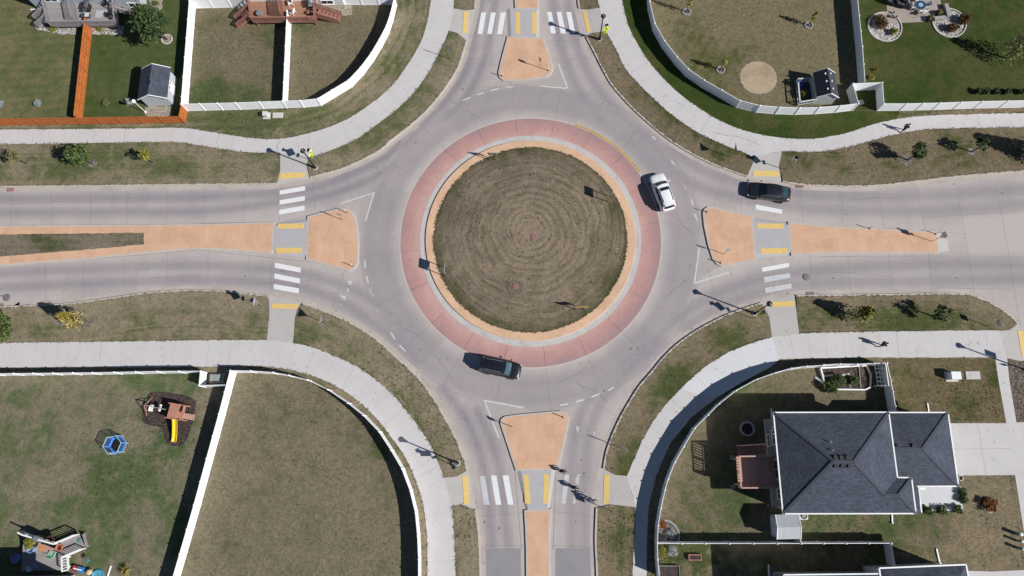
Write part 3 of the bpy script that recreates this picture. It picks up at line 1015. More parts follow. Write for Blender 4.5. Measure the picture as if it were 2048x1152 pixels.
# drips and small stains
dr = MB()
for i in range(70):
    q_, wd_, am_ = rc_.choice(tracks)
    j = rc_.randrange(len(q_)-1)
    p = q_[j].lerp(q_[j+1], rc_.random())+Vector((rc_.uniform(-1.2, 1.2), rc_.uniform(-1.2, 1.2)))
    if abs(p.x) > 62 or (p-RC).length < R_RED+.3:
        continue
    r_ = rc_.uniform(.04, .16)
    k_ = 8
    dr.add([(p.x+math.cos(6.283*h/k_)*r_*rc_.uniform(.6, 1.2), p.y+math.sin(6.283*h/k_)*r_*rc_.uniform(.6, 1.2), .0048) for h in range(k_)], [tuple(range(k_))])
struct('oil_stain', dr, paint_mat('oil_drip', (.19, .175, .18), .45, 9), fix=False)

# repaired panels of darker, smoother surfacing
sheet('road_patch', W([(972, 1097.5), (1041.5, 1097), (1042, 1152), (1043, 1500), (976, 1500), (973, 1152)], 0), .005, M_PATCH)
sheet('road_patch', W([(1111, 1096.5), (1179, 1096.5), (1181, 1152), (1184, 1500), (1112, 1500), (1111, 1152)], 0), .005, M_PATCH)

# ------------------------------------------------------------------ roundabout rings
def ring(r0, r1, z0, z1, n=160):
    c = lambda r, i: RC+Vector((math.cos(2*math.pi*i/n), math.sin(2*math.pi*i/n)))*r
    return MB().strip([c(r0, i) for i in range(n+1)], [c(r1, i) for i in range(n+1)], z0, z1)


def cone_ring(r0, z0, r1, z1, n=160):
    m = MB()
    for r, z in ((r0, z0), (r1, z1)):
        m.v += [Vector((RC.x+r*math.cos(2*math.pi*i/n), RC.y+r*math.sin(2*math.pi*i/n), z)) for i in range(n)]
    m.f += [(i, (i+1) % n, n+(i+1) % n, n+i) for i in range(n)]
    return m


def apron_mat():
    t = NT('apron_stamped_concrete')
    co = t.co()
    mp = t.n('Mapping', {'Vector': co, 'Location': (-RC.x, -RC.y, 0)})
    s = t.n('SeparateXYZ', {'Vector': mp.outputs[0]})
    ln = t.math('SQRT', t.math('ADD', t.math('MULTIPLY', s.outputs[0], s.outputs[0]), t.math('MULTIPLY', s.outputs[1], s.outputs[1])))
    a = t.noise(co, .33, 5, .65, .8)
    b = t.noise(co, 2.2, 5, .75)
    d = t.noise(co, 11, 3, .75)
    e = t.math('DIVIDE', t.math('SUBTRACT', ln, R_GREY), R_RED-R_GREY)
    f = t.math('ADD', e, t.math('ADD', t.math('MULTIPLY', t.math('SUBTRACT', a, .5), 1.5), t.math('MULTIPLY', t.math('SUBTRACT', b, .5), .7)))
    # dusty pale near the kerb, ground in tyre dirt towards the lane; the east side is the more driven one
    f = t.math('ADD', f, t.math('MULTIPLY', s.outputs[0], .012))
    c = t.ramp(f, [(0, (.475, .305, .275)), (.3, (.44, .255, .225)), (.65, (.385, .226, .212)), (1, (.315, .205, .205))])
    c = t.mix(1, c, t.ramp(d, [(.3, (.87,)*3), (.5, (1,)*3), (.7, (1.1,)*3)]), 'MULTIPLY')
    c = t.mix(1, c, t.ramp(t.noise(co, 3.3, 2), [(.25, (.7, .68, .68)), (.31, (1, 1, 1))]), 'MULTIPLY')
    return t.fin(c, .85, bump=d, bd=.008, spec=.25)


struct('truck_apron', cone_ring(R_RED, .006, R_GREY, .05), apron_mat())
struct('kerb', ring(R_TANO-.02, R_GREY+.02, -.02, .058), concrete_mat('ring_kerb_concrete', (.455, .432, .412), .16, 2))
struct('kerb', ring(R_RED-.04, R_RED+.12, -.02, .009), M_KERB)
tan = ring(R_GRASS-.3, R_TANO, -.02, .2)
struct('island_paving', tan, M_TANR)
n = 140
gm = MB()
rows = []
for k in range(15):
    r = (R_GRASS+.0)*k/14
    for i in range(n):
        a = 2*math.pi*i/n
        rr = r+(random.uniform(-.07, .07) if k == 14 else 0)
        gm.v.append(Vector((RC.x+rr*math.cos(a), RC.y+rr*math.sin(a), .22+.35*(1-(k/14)**2)-(.01 if k == 14 else 0))))
for k in range(14):
    for i in range(n):
        gm.f.append((k*n+i, k*n+(i+1) % n, (k+1)*n+(i+1) % n, (k+1)*n+i))
# concentric mowing rings
t = NT('island_grass')
co = t.co()
mp = t.n('Mapping', {'Vector': co, 'Location': (-RC.x-.1, -RC.y-.6, 0)})
ln = t.n('VectorMath', {0: t.n('VectorMath', {0: mp.outputs[0], 1: (1, 1, 0)}, operation='MULTIPLY').outputs[0]}, operation='LENGTH').outputs['Value']
mid = t.noise(co, .9, 5, .7, .5)
big = t.noise(co, .22, 4, .6, .5)
fine = t.noise(co, 3.6, 3, .8)
vf = t.noise(co, 9.5, 3, .8)
rr = t.math('ADD', ln, t.math('ADD', t.math('MULTIPLY', big, 1.7), t.math('MULTIPLY', mid, .25)))
s1 = t.math('SINE', t.math('MULTIPLY', rr, 2*math.pi/.78))
s2 = t.math('SINE', t.math('MULTIPLY', rr, 2*math.pi/1.9))
amp = t.ramp(ln, [(0, (1, 1, 1)), (.3, (1, 1, 1)), (1, (.55, .55, .55))])
lnn = t.math('DIVIDE', ln, 11.0)
sx = t.n('SeparateXYZ', {'Vector': mp.outputs[0]})
th = t.math('ARCTAN2', sx.outputs[1], sx.outputs[0])
pv = t.n('CombineXYZ', {0: t.math('MULTIPLY', rr, 2.6), 1: t.math('MULTIPLY', th, 1.3)})
pol = t.noise(pv.outputs[0], 1.0, 4, .7)
f = t.math('ADD', t.math('MULTIPLY', s1, t.math('ADD', .02, t.math('MULTIPLY', t.math('SUBTRACT', 1.0, lnn), .10))), t.math('ADD', t.math('MULTIPLY', s2, .03), t.math('MULTIPLY', t.math('SUBTRACT', pol, .5), 1.15)))
f = t.math('ADD', f, t.math('MULTIPLY', t.math('SUBTRACT', mid, .5), .9))
f = t.math('ADD', f, t.math('MULTIPLY', t.math('SUBTRACT', fine, .5), .7))
f = t.math('ADD', t.math('ADD', f, t.math('MULTIPLY', t.math('SUBTRACT', big, .5), .7)), t.attr('green'))
c1 = t.ramp(f, [(.0, (.225, .178, .128)), (.3, (.150, .119, .082)), (.6, (.090, .079, .045)), (.9, (.044, .053, .018))])
k = t.ramp(t.math('ADD', t.math('MULTIPLY', fine, .5), t.math('MULTIPLY', vf, .5)), [(.34, (.45,)*3), (.49, (1,)*3), (.66, (1.6,)*3)])
M_ISLG = t.fin(t.mix(1, c1, k, 'MULTIPLY'), .95, bump=t.math('ADD', fine, vf), bd=.06, bs=.8, spec=.1)
o = struct('island_grass', gm, M_ISLG, smooth=True)
at = o.data.attributes.new('green', 'FLOAT', 'POINT')
vals = []
for v in o.data.vertices:
    g = .24
    for bx, by, br, ba in BLOBS:
        d2 = ((v.co.x-bx)**2+(v.co.y-by)**2)/(br*br)
        if d2 < 4:
            g += ba*math.exp(-d2*1.6)
    e = math.hypot(v.co.x-RC.x, v.co.y-RC.y)/R_GRASS
    g += .28*max(0, (e-.86)/.14)
    vals.append(g)
at.data.foreach_set('value', vals)

# ------------------------------------------------------------------ splitter islands
IH = .15


def island(px, closed_kerb=True):
    q = W(px, IH)
    if area(q) < 0:
        q.reverse()
    out = offset(q, .2)
    struct('kerb', MB().prism(out, -.02, IH), M_KERB, bevel=.03)
    sheet('island_paving', q, IH+.004, M_TAN)
    return q


N1 = [(1017, 75), (1084, 78), (1090, 94), (1097, 112), (1102, 130), (1102.5, 140), (1098, 147), (1090, 151), (1075, 154.5), (1048, 158), (1018, 159), (1008, 158.5), (1001, 153), (999.6, 145), (1003, 128)]
island(N1)
island([(1033, 15.5), (1073.5, 15.5), (1072, -40), (1070, -120), (1068, -400), (1026, -400), (1028, -120), (1030, -40)])
E1 = [(1409, 426), (1411, 420), (1416.6, 416.5), (1425, 417), (1503, 433.5), (1509, 517), (1456, 528.6), (1444, 530), (1436, 526), (1428, 516), (1419, 488), (1411, 450)]
island(E1)
island([(1579.5, 446.8), (1648, 454), (1760, 460), (1871.6, 465.5), (1875, 503.5), (1760, 503.6), (1648, 503.7), (1585.5, 507.4)])
S1 = [(1007, 856), (1004, 846), (1005, 840), (1011, 836), (1040, 832), (1107, 826), (1121, 825.5), (1130, 829), (1134.5, 837), (1133, 850), (1123, 895), (1112, 937), (1034, 938), (1020, 895)]
island(S1)
island([(1052, 1024), (1099, 1021), (1096, 1060), (1095.5, 1096), (1097, 1152), (1101, 1500), (1058, 1500), (1056, 1152), (1055.5, 1096), (1054, 1060)])
W1 = [(617.6, 434.5), (676, 420), (693, 419.5), (703, 426), (708.5, 438), (711.5, 460), (714, 490), (713, 525), (708, 534), (698, 538), (680, 534), (615, 516.5)]
island(W1)
island([(-400, 456), (0, 454), (200, 452.5), (360, 451.4), (470, 449), (546, 446.6), (541, 504.5), (480, 499), (418, 495.5), (360, 497), (267, 505.5), (146, 517.7), (0, 528.6), (-400, 558)])
sheet('ground', rough(W([(-400, 469), (0, 469), (288, 465.2), (288, 489), (150, 501), (0, 513), (-400, 540)], IH), .04), IH+.01, lawn_mat('median_grass', (.150, .124, .090), (.072, .08, .036), DRK, (R(-2), .9, .1), .9), 1.2, .42)
sheet('island_paving', W([(1873, 465.6), (1891, 465), (1895, 480), (1898, 502), (1876.5, 503.6)], IH), IH-.06, M_PALE, skirt=-.01)
# level crossings through the islands
for p in ([(1014, 17), (1026, 16), (1076, 16.5), (1079, 76), (1017, 74)], [(1504, 434), (1578, 446), (1585, 507.5), (1510, 516.5)],
          [(1034, 939), (1111, 938), (1099, 1020), (1052, 1023)], [(546, 447.5), (617, 435), (614.5, 516), (541, 504.5)]):
    pass
for p, ax in (([(1014, 17), (1079, 17), (1079, 76), (1016, 75)], 0), ([(1504, 434), (1578, 446), (1585, 507.5), (1510, 516.5)], 1),
              ([(1034, 939), (1111, 938), (1099, 1020.5), (1052, 1023)], 0), ([(546, 447), (617, 435), (614.5, 516), (541, 504.5)], 1)):
    q = [P(x, y, .1) for x, y in p]
    if ax:
        q = [q[0], q[3], q[2], q[1]]
    b = MB()
    for f, z in ((0, .009), (.10, .147), (.90, .147), (1, .009)):
        for a0_, a1_ in ((q[0], q[1]), (q[3], q[2])):
            v = a0_.lerp(a1_, f)
            b.v.append(Vector((v.x, v.y, z)))
    b.f = [(0, 1, 3, 2), (2, 3, 5, 4), (4, 5, 7, 6)]
    o = struct('crossing_refuge', b, M_GREYC, fix=False)
    for f in o.data.polygons:
        if f.normal.z < 0:
            f.flip()
# pale flares beside the islands
for p in ([(990, 165), (1000, 161), (1100, 156), (1112, 132), (1136, 178), (1080, 172)], [(1402, 415), (1408, 428), (1423, 500), (1440, 534), (1392, 560), (1396, 500)],
          [(722, 400), (745, 386), (733, 440), (716, 440)], [(968, 803), (1048, 812), (1050, 824), (1005, 830), (1000, 870), (985, 840)]):
    sheet('road_patch', W(p, 0), .0025, concrete_mat('pale_road_concrete', (.36, .325, .31), .08))

# ------------------------------------------------------------------ markings
for p in ([(928, 24), (937.7, 24), (935, 65.6), (925, 67)], [(1165, 23), (1172, 21.4), (1182, 63.7), (1173.8, 65)], [(560.5, 347), (610, 344.5), (610, 354), (560.5, 358.6)],
          [(1506.6, 341), (1557.6, 342.6), (1557.6, 353), (1506, 352)], [(544, 607), (595.7, 607.6), (594.5, 618), (543.5, 616.6)], [(924, 951.6), (935.7, 950.7), (939, 1009), (928.4, 1009)],
          [(1208, 949), (1219, 949), (1218, 1007), (1206.6, 1007)], [(1543, 604), (1588, 601), (1588.7, 612.4), (1543, 614)], [(2035, 661), (2045, 661), (2056, 713), (2044, 713)]):
    q = [P(x, y, .05) for x, y in p]
    c = sum(q, Vector())/4
    # follow the slope of the ramp: higher away from the road
    o = MB()
    rc3 = Vector((RC.x, RC.y, 0))
    for v in q:
        pass
    dz = []
    best = min((R_NW1, R_NW2, R_NE1, R_NE2, R_SW1, R_SW2, R_SE1, R_SE2, R_SE3), key=lambda r: (sum((P(*k) for k in r), Vector())/len(r)-c).to_2d().length)
    a, b = P(*best[0], GZ), P(*best[-1], GZ)
    inn = [P(*k, GZ) for k in best[1:-1]]
    nr = Vector((-(b-a).y, (b-a).x, 0)).normalized()
    cen = sum(inn, Vector())/len(inn)
    if nr.dot(cen-a) < 0:
        nr = -nr
    far = max((k-a).dot(nr) for k in inn)
    vs = []
    for v in q:
        k = min(1, max(0, ((v-(a+b)/2).dot(nr)+.2)/min(far+.2, 2.4)))
        vs.append(Vector((v.x, v.y, .034+(GZ+.0)*k)))
    o.add(vs+[v-Vector((0, 0, .05)) for v in vs], [(0, 1, 2, 3), (4, 7, 6, 5), (0, 4, 5, 1), (1, 5, 6, 2), (2, 6, 7, 3), (3, 7, 4, 0)])
    struct('tactile_paving', o, M_TACT)
for p in ([(1031, 24), (1040, 24), (1040.5, 67.6), (1031, 67.6)], [(1064, 24), (1073, 24), (1073.6, 67.6), (1064, 67.6)], [(1514, 447), (1567, 447), (1567, 457), (1515.5, 457)], [(1520.6, 497), (1574, 495.5), (1574.6, 506.5), (1522, 508)],
          [(1046.5, 949), (1056.4, 949), (1061.6, 1007), (1050, 1007)], [(1088, 948), (1099, 948), (1097, 1007), (1086, 1007)], [(556, 447.5), (608, 446.5), (608, 456.5), (556.5, 457.7)], [(552, 495.6), (604, 495.6), (604, 506), (552, 506)]):
    struct('tactile_paving', MB().prism(W(p, .14), .06, .156), M_TACT)


def mark(polys, m, z=.006, name='road_marking'):
    b = MB()
    for p in polys:
        b.add([P(x, y, z) for x, y in p], [tuple(range(len(p)))])
    o = struct(name, b, m, fix=False)
    for p in o.data.polygons:
        if p.normal.z < 0:
            p.flip()


z1, z2, z3, z4, z5, z6, z7 = Z(360, 240), Z(360, 480), Z(1300, 240), Z(1300, 480), Z(700, 0), Z(1000, 0), Z(700, 730)
z8 = Z(1000, 922, 5.76)
mark([z1([(820, 580), (1030, 543), (1030, 580), (820, 615)]), z1([(820, 660), (1028, 625), (1028, 662), (818, 697)]), z1([(818, 740), (1025, 703), (1025, 743), (815, 778)]),
      z2([(783, 187), (995, 228), (993, 268), (780, 228)]), z2([(778, 275), (988, 318), (985, 358), (776, 316)]), z2([(772, 362), (980, 398), (977, 440), (770, 402)]),
      z3([(870, 695), (1088, 738), (1088, 772), (872, 735)]), z4([(920, 228), (1143, 187), (1146, 222), (928, 262)])], M_PAINT)
mark([z5([(1080, 103), (1120, 103), (1090, 280), (1050, 278)]), z5([(1160, 103), (1200, 103), (1168, 280), (1128, 280)]), z5([(1240, 103), (1282, 103), (1250, 282), (1210, 282)]),
      z6([(387, 98), (425, 98), (460, 275), (420, 275)]), z6([(465, 98), (505, 98), (543, 275), (500, 275)]), z6([(545, 98), (585, 98), (620, 275), (580, 270)]),
      z7([(1160, 910), (1205, 910), (1245, 1150), (1200, 1150)]), z7([(1255, 908), (1305, 908), (1345, 1150), (1300, 1150)])], M_PAINT)
mark([z4([(937, 305), (1153, 272), (1156, 310), (943, 350)]), z4([(945, 395), (1163, 358), (1168, 398), (955, 435)]), z7([(1070, 915), (1110, 915), (1150, 1150), (1100, 1150)]),
      z8([(745, 155), (800, 155), (755, 490), (705, 490)])], M_PAINTW)
mark([z8([(880, 155), (930, 155), (870, 490), (830, 490)])], M_PAINTD)


def line(pts, wd=.12):
    q = [P(*p).to_2d() for p in pts]
    a, b = offset(q, -wd/2, False), offset(q, wd/2, False)
    return a, b


lb, ld = MB(), MB()
for s, l, fa in ((z5, [((1283, 715), (1340, 715)), ((1160, 745), (1222, 731)), ((1045, 781), (1102, 761)), ((930, 827), (990, 800))], 0), (z5, [((825, 880), (865, 858)), ((518, 1076), (560, 1043))], 1), (z6, [((333, 709), (540, 727), (553, 722), (483, 530))], 0),
                 (Z(1000, 240), [((1255, 135), (1280, 160)), ((1410, 335), (1435, 368)), ((1575, 650), (1588, 700)), ((1600, 770), (1620, 822))], 0), (Z(1000, 240), [((1515, 535), (1540, 582))], 1), (z4, [((405, 68), (365, 356), (650, 265))], 0),
                 (z2, [((1520, 170), (1525, 230)), ((1535, 295), (1550, 355))], 0), (z1, [((1320, 688), (1597, 599), (1527, 830))], 0), (Z(700, 480), [((335, 760), (370, 815)), ((405, 865), (455, 915))], 0), (Z(700, 480), [((220, 570), (237, 592)), ((160, 400), (190, 460))], 1),
                 (Z(1000, 730), [((495, 332), (560, 320)), ((625, 305), (690, 285)), ((752, 265), (818, 237)), ((890, 210), (940, 183))], 0), (Z(1000, 480), [((1220, 1012), (1255, 975))], 1), (z7, [((1225, 600), (1107, 293), (1430, 352))], 0)):
    for q in l:
        (ld if fa else lb).strip(*line(s(q), .15), .0065)
struct('road_marking', lb, M_PAINTL)
struct('road_marking', ld, M_PAINTD)
mark([z2([(1375, 340), (1418, 335), (1405, 377)]), z2([(1308, 453), (1372, 465), (1355, 497)])], M_PAINTW)
mark([z2([(1370, 400), (1395, 395), (1388, 432), (1368, 425)]), z2([(1310, 525), (1335, 530), (1325, 550)])], M_PAINTD)
zz = Z(1000, 730)
for tri in ([(622, 500), (658, 515), (635, 558)], [(762, 548), (788, 552), (775, 587)]):
    a = zz(tri)
    b = MB()
    q = [P(*p).to_2d() for p in a]
    q = q if area(q) > 0 else q[::-1]
    i2 = offset(q, -.13)
    b.strip(q+[q[0]], i2+[i2[0]], .0065)
    struct('road_marking', b, M_PAINTW)
# yellow edge line on the outer rim of the apron
a0, a1 = [math.atan2(P(*p).y-RC.y, P(*p).x-RC.x) for p in ((1150, 249), (1281, 344))]
n = 30
cpt = lambda r, i: RC+Vector((math.cos(a0+(a1-a0)*i/n), math.sin(a0+(a1-a0)*i/n)))*r
struct('road_marking', MB().strip([cpt(R_RED+.02, i) for i in range(n+1)], [cpt(R_RED+.26, i) for i in range(n+1)], .012), M_PAINTY)


# ================================================================== things
G0 = GZ+.005
V3 = Vector


def base(px, py, z=GZ):
    return P(px, py, z)


# ------------------------------------------------------------------ fences
def fence(label, pts, h=HF, kind='vinyl', step=2.35, first=True, last=True, group=None, z=GZ, front=1):
    """pts: world xy row; every vertex gets a post, long stretches get more"""
    row = []
    for i in range(len(pts)-1):
        a, b = V3(pts[i]), V3(pts[i+1])
        k = max(1, round((b-a).length/step))
        row += [a.lerp(b, j/k) for j in range(k)]
    row.append(V3(pts[-1]))
    org = V3((*row[0], z))
    nm = {'vinyl': 'vinyl_fence', 'wood': 'wooden_fence'}[kind]
    t = thing(nm, label, 'fence', org, 0, group)
    m = M_WHITE if kind == 'vinyl' else M_CEDAR
    for i in range(len(row)-1):
        a, b = row[i]-org.to_2d(), row[i+1]-org.to_2d()
        d = (b-a).normalized()
        L = (b-a).length
        n = V3((-d.y, d.x))
        ang = math.atan2(d.y, d.x)
        c = (a+b)/2
        mb = MB()
        if kind == 'vinyl':
            mb.box((c.x, c.y, .05+(h-.1)/2), (L-.1, .03, h-.16), ang)
            for zz_ in (.09, h-.07):
                mb.box((c.x, c.y, zz_), (L-.1, .05, .14), ang)
            k = int(L/.28)
            for j in range(1, k):
                p = a+d*(j*L/k)
                mb.box((p.x, p.y, h/2), (.012, .036, h-.3), ang)
            mb.build('panel', m, t)
        else:
            k = max(1, round(L/.145))
            off = n*.045*front
            for j in range(k):
                p = a+d*((j+.5)*L/k)+off
                mb.box((p.x, p.y, h/2+.02+random.uniform(-.012, .012)), (L/k-.008, .022, h), ang)
            mb.build('panel', m, t)
            rb = MB()
            for zz_ in (.3, h/2, h-.25):
                rb.box((c.x, c.y, zz_), (L-.09, .045, .09), ang)
            rb.build('rail', M_CEDAR2, t)
    for i, p in enumerate(row):
        if (i == 0 and not first) or (i == len(row)-1 and not last):
            continue
        q = p-org.to_2d()
        d = (row[min(i+1, len(row)-1)]-row[max(i-1, 0)]).normalized()
        ang = math.atan2(d.y, d.x)
        mb = MB()
        if kind == 'vinyl':
            mb.box((q.x, q.y, (h+.04)/2), (.125, .125, h+.04), ang)
            mb.add([(V3((q.x, q.y, h+.04))+V3((math.cos(ang+R(45+90*j)), math.sin(ang+R(45+90*j)), 0))*.115) for j in range(4)]+[(q.x, q.y, h+.12)], [(0, 1, 4), (1, 2, 4), (2, 3, 4), (3, 0, 4), (3, 2, 1, 0)])
        else:
            mb.box((q.x, q.y, h/2), (.1, .1, h-.04), ang)
        mb.build('post', m if kind == 'vinyl' else M_CEDAR2, t)
    return t


M_CEDAR = mat('orange_cedar_stain', (.46, .145, .035), .6, .35, 2.2, bump=.006)
M_CEDAR2 = mat('orange_cedar_rail', (.34, .10, .025), .7, .3, 3)

fence('white vinyl fence running between the blue shed lawn and the brown backyards', W([(394, -60), (391, 19), (376.5, 207), (375.5, 222)]))
fence('white vinyl fence along the pavement that bends up around the brown backyards', W(F2B), first=False)
fence('short white vinyl fence between the brown deck house and the curved fence end', W([(691, 9.7), (793, 10)]), last=False, step=2.0)
fence('short white vinyl fence joining the long straight fence to the brown deck house', W([(391, 17), (464.5, 15)]), first=False, step=2.0)
fence('white vinyl fence dividing the two brown yards below the brown deck', W([(583, 38), (575, 216)]), last=False)
fence('orange cedar fence from the grey deck down to the pavement fence', W([(186, 52), (165.5, 244)]), kind='wood', last=False, front=-1)
fence('long orange cedar fence along the pavement at the left edge', W([(-120, 253), (0, 251.6), (371, 246.7)]), kind='wood', front=1, step=2.4)
fence('short orange cedar return where the orange fence meets the white fence', W([(372, 246), (376.2, 223.5)]), kind='wood', first=False, last=False)
fence('curved white vinyl fence around the tan yard with the sand circle', W(FNEB))
fence('white vinyl fence between the tan yard and the lush lawn with the patio', W([(1690, -80), (1701.5, 0), (1706, 48.6), (1712, 109), (1717, 179)]), last=False)
fence('white vinyl fence around the recess between the two upper right yards', W([(1704, 221), (1693, 182), (1751, 179.8), (1754, 221.6)]), first=False, step=2.6)
fence('long white vinyl fence below the lush lawn with the patio', W([(1754, 221.6), (1798.7, 221.6), (1864, 220), (1947, 217), (2048, 215), (2160, 212)]), first=False)
fence('white vinyl fence along the pavement above the yard with the yellow slide', W([(-110, 754), (10, 751), (203, 749), (330, 746.5), (414.7, 746)]))
fence('white vinyl fence around the recess beside the yard with the yellow slide', W([(414.7, 746), (412, 774), (464, 773)]), first=False, last=False, step=2.0)
fence('long slanted white vinyl fence right of the yard with the yellow slide', W([(473, 745), (451, 829.6), (427, 917), (402.5, 1008), (361, 1152), (330, 1260)]))
fence('curved white vinyl fence around the empty brown lawn', W(FSWB), first=False)
fence('curved white vinyl fence around the garden of the dark roofed house', FSEW+[P(1774, 725, GZ+HF).to_2d()])
fence('short white vinyl fence from the vegetable bed corner to the dark roofed house', [P(x, y, GZ+HF).to_2d() for x, y in ((1774, 725), (1782, 761), (1786, 783), (1791, 812), (1793, 823))], first=False)
fence('white vinyl fence behind the grey garden shed between the two lower gardens', [P(x, y, GZ+HF).to_2d() for x, y in ((1316.4, 1087), (1602.4, 1087), (1783, 1086.5), (1790.6, 1131))], first=False)
fence('short white vinyl fence between the grey garden shed and the side lawn', [P(x, y, GZ+HF).to_2d() for x, y in ((1594.6, 1030), (1602.4, 1087.4))], last=False, step=2.0)


# ------------------------------------------------------------------ vegetation
def leaves(mb, c, rad, n, size, up=.35, shell=.55, lobes=0, rnd=random):
    """n leaf clusters spread through an ellipsoid; lobes pull them into clumps"""
    cl = []
    for _ in range(lobes):
        d = V3((rnd.gauss(0, 1), rnd.gauss(0, 1), rnd.gauss(0, .8))).normalized()
        cl.append((V3((d.x*rad[0], d.y*rad[1], d.z*rad[2]))*rnd.uniform(.5, .95), rnd.uniform(.22, .42)))
    for _ in range(n):
        if cl and rnd.random() < .78:
            o, k = rnd.choice(cl)
            p = o+V3((rnd.gauss(0, 1)*rad[0], rnd.gauss(0, 1)*rad[1], rnd.gauss(0, 1)*rad[2]))*k*.5
        else:
            d = V3((rnd.gauss(0, 1), rnd.gauss(0, 1), rnd.gauss(0, 1))).normalized()
            r = rnd.uniform(shell, 1) if rnd.random() < .7 else rnd.uniform(0, 1)
            p = V3((d.x*rad[0], d.y*rad[1], d.z*rad[2]))*r
        p = p+V3(c)
        nv = V3((rnd.gauss(0, 1), rnd.gauss(0, 1), rnd.gauss(0, 1)+up*2)).normalized()
        u = nv.orthogonal().normalized()
        a = rnd.uniform(0, 6.28)
        v = nv.cross(u)
        e1 = u*math.cos(a)+v*math.sin(a)
        e2 = nv.cross(e1)
        s = size*rnd.uniform(.6, 1.35)
        k = len(mb.v)
        mb.v += [p-e1*s, p+e2*s*.45+nv*s*.1, p+e1*s, p-e2*s*.45+nv*s*.1]
        mb.f.append((k, k+1, k+2, k+3))


LEAF = {
    'dark': leaf_mat('dark_green_leaves', [(.018, .034, .012), (.035, .06, .018), (.06, .09, .03), (.10, .13, .05)]),
    'mid': leaf_mat('green_leaves', [(.03, .055, .014), (.06, .095, .022), (.10, .14, .04), (.16, .19, .075)]),
    'pale': leaf_mat('sparse_pale_leaves', [(.08, .085, .03), (.14, .14, .05), (.2, .19, .08), (.27, .25, .13)]),
    'yellow': leaf_mat('yellow_leaves', [(.09, .07, .012), (.20, .15, .025), (.31, .245, .06), (.42, .36, .14)]),
    'ygreen': leaf_mat('yellow_green_leaves', [(.09, .10, .012), (.17, .17, .02), (.26, .25, .04), (.32, .30, .08)]),
    'brown': leaf_mat('russet_leaves', [(.05, .04, .015), (.10, .07, .025), (.17, .08, .03), (.21, .07, .03)]),
    'orange': leaf_mat('orange_leaves', [(.11, .04, .01), (.2, .07, .014), (.27, .10, .02), (.24, .17, .05)]),
    'blue': leaf_mat('blue_grey_leaves', [(.12, .15, .16), (.2, .25, .25), (.28, .33, .33), (.36, .4, .4)]),
    'silver': leaf_mat('silver_leaves', [(.22, .24, .22), (.34, .36, .33), (.45, .47, .44), (.1, .13, .06)]),
}
M_BARK = mat('bark', (.12, .09, .065), .9, .4, 6, bump=.02)
M_BARKP = mat('pale_bark', (.55, .52, .47), .8, .25, 6)


def tree(name, label, px, py, h, rad, clear, kind, n, size, lean=(0, 0), group=None, bark=None, spire=0, lobes=14, limbs=7):
    """h height, rad crown radius, clear height of the clear stem"""
    rnd = random.Random(int(px*7+py*13))
    o = base(px, py)
    t = thing(name, label, 'tree', o, 0, group)
    tr = MB()
    top = V3((lean[0], lean[1], h*.86))
    r0 = .035+.012*h
    tr.tube([(0, 0, -.05), (lean[0]*.15, lean[1]*.15, h*.2), (lean[0]*.5, lean[1]*.5, h*.55), top], [r0*1.25, r0, r0*.6, r0*.15], 8)
    cz = (clear+h)/2
    ch = (h-clear)/2
    for i in range(limbs):
        f = rnd.uniform(clear*.9, h*.72)
        a = 2*math.pi*i/limbs+rnd.uniform(-.4, .4)
        p0 = V3((lean[0]*f/h, lean[1]*f/h, f))
        rr = rad*rnd.uniform(.55, .95)
        p2 = V3((p0.x+math.cos(a)*rr, p0.y+math.sin(a)*rr, f+rad*rnd.uniform(.35, .9)))
        p1 = p0.lerp(p2, .5)+V3((0, 0, -.08*rad))
        tr.tube([p0, p1, p2], [r0*.45, r0*.28, r0*.08], 5)
        if spire:
            q = p1.lerp(p2, .5)
            tr.tube([q, q+V3((math.cos(a+.7), math.sin(a+.7), .6))*rad*.4], [r0*.15, r0*.05], 4)
    tr.build('trunk', bark or M_BARK, t, smooth=True)
    cb = MB()
    if spire:
        for i in range(n):
            f = rnd.random()**.8
            z = clear+(h-clear)*f
            rr = rad*(1-f*.8)*math.sqrt(rnd.random())
            a = rnd.uniform(0, 6.28)
            leaves(cb, (lean[0]*z/h+rr*math.cos(a), lean[1]*z/h+rr*math.sin(a), z), (.08, .08, .1), 1, size, .3, 0, 0, rnd)
    else:
        leaves(cb, (lean[0]*cz/h, lean[1]*cz/h, cz), (rad, rad, ch), n, size, .35, .55, lobes, rnd)
    cb.build('crown', LEAF[kind], t, fix=False)
    return t


def bush(name, label, px, py, rad, h, kind, n, size, group=None, cat='bush', z=None):
    rnd = random.Random(int(px*11+py*3))
    o = base(px, py, G0 if z is None else z)
    t = thing(name, label, cat, o, 0, group)
    st = MB()
    for i in range(6):
        a = 6.28*i/6
        st.tube([(0, 0, -.03), (math.cos(a)*rad*.35, math.sin(a)*rad*.35, h*.45), (math.cos(a)*rad*.6, math.sin(a)*rad*.6, h*.8)], [.018, .012, .005], 5)
    st.build('stems', M_BARK, t)
    cb = MB()
    leaves(cb, (0, 0, h*.5), (rad, rad, h*.5), int(n*2.4), size*.72, .5, .6, 7, rnd)
    leaves(cb, (0, 0, h*.45), (rad*.8, rad*.8, h*.45), int(n*1.2), size*.7, .5, .3, 0, rnd)
    cb.build('foliage', LEAF[kind], t, fix=False)
    return t


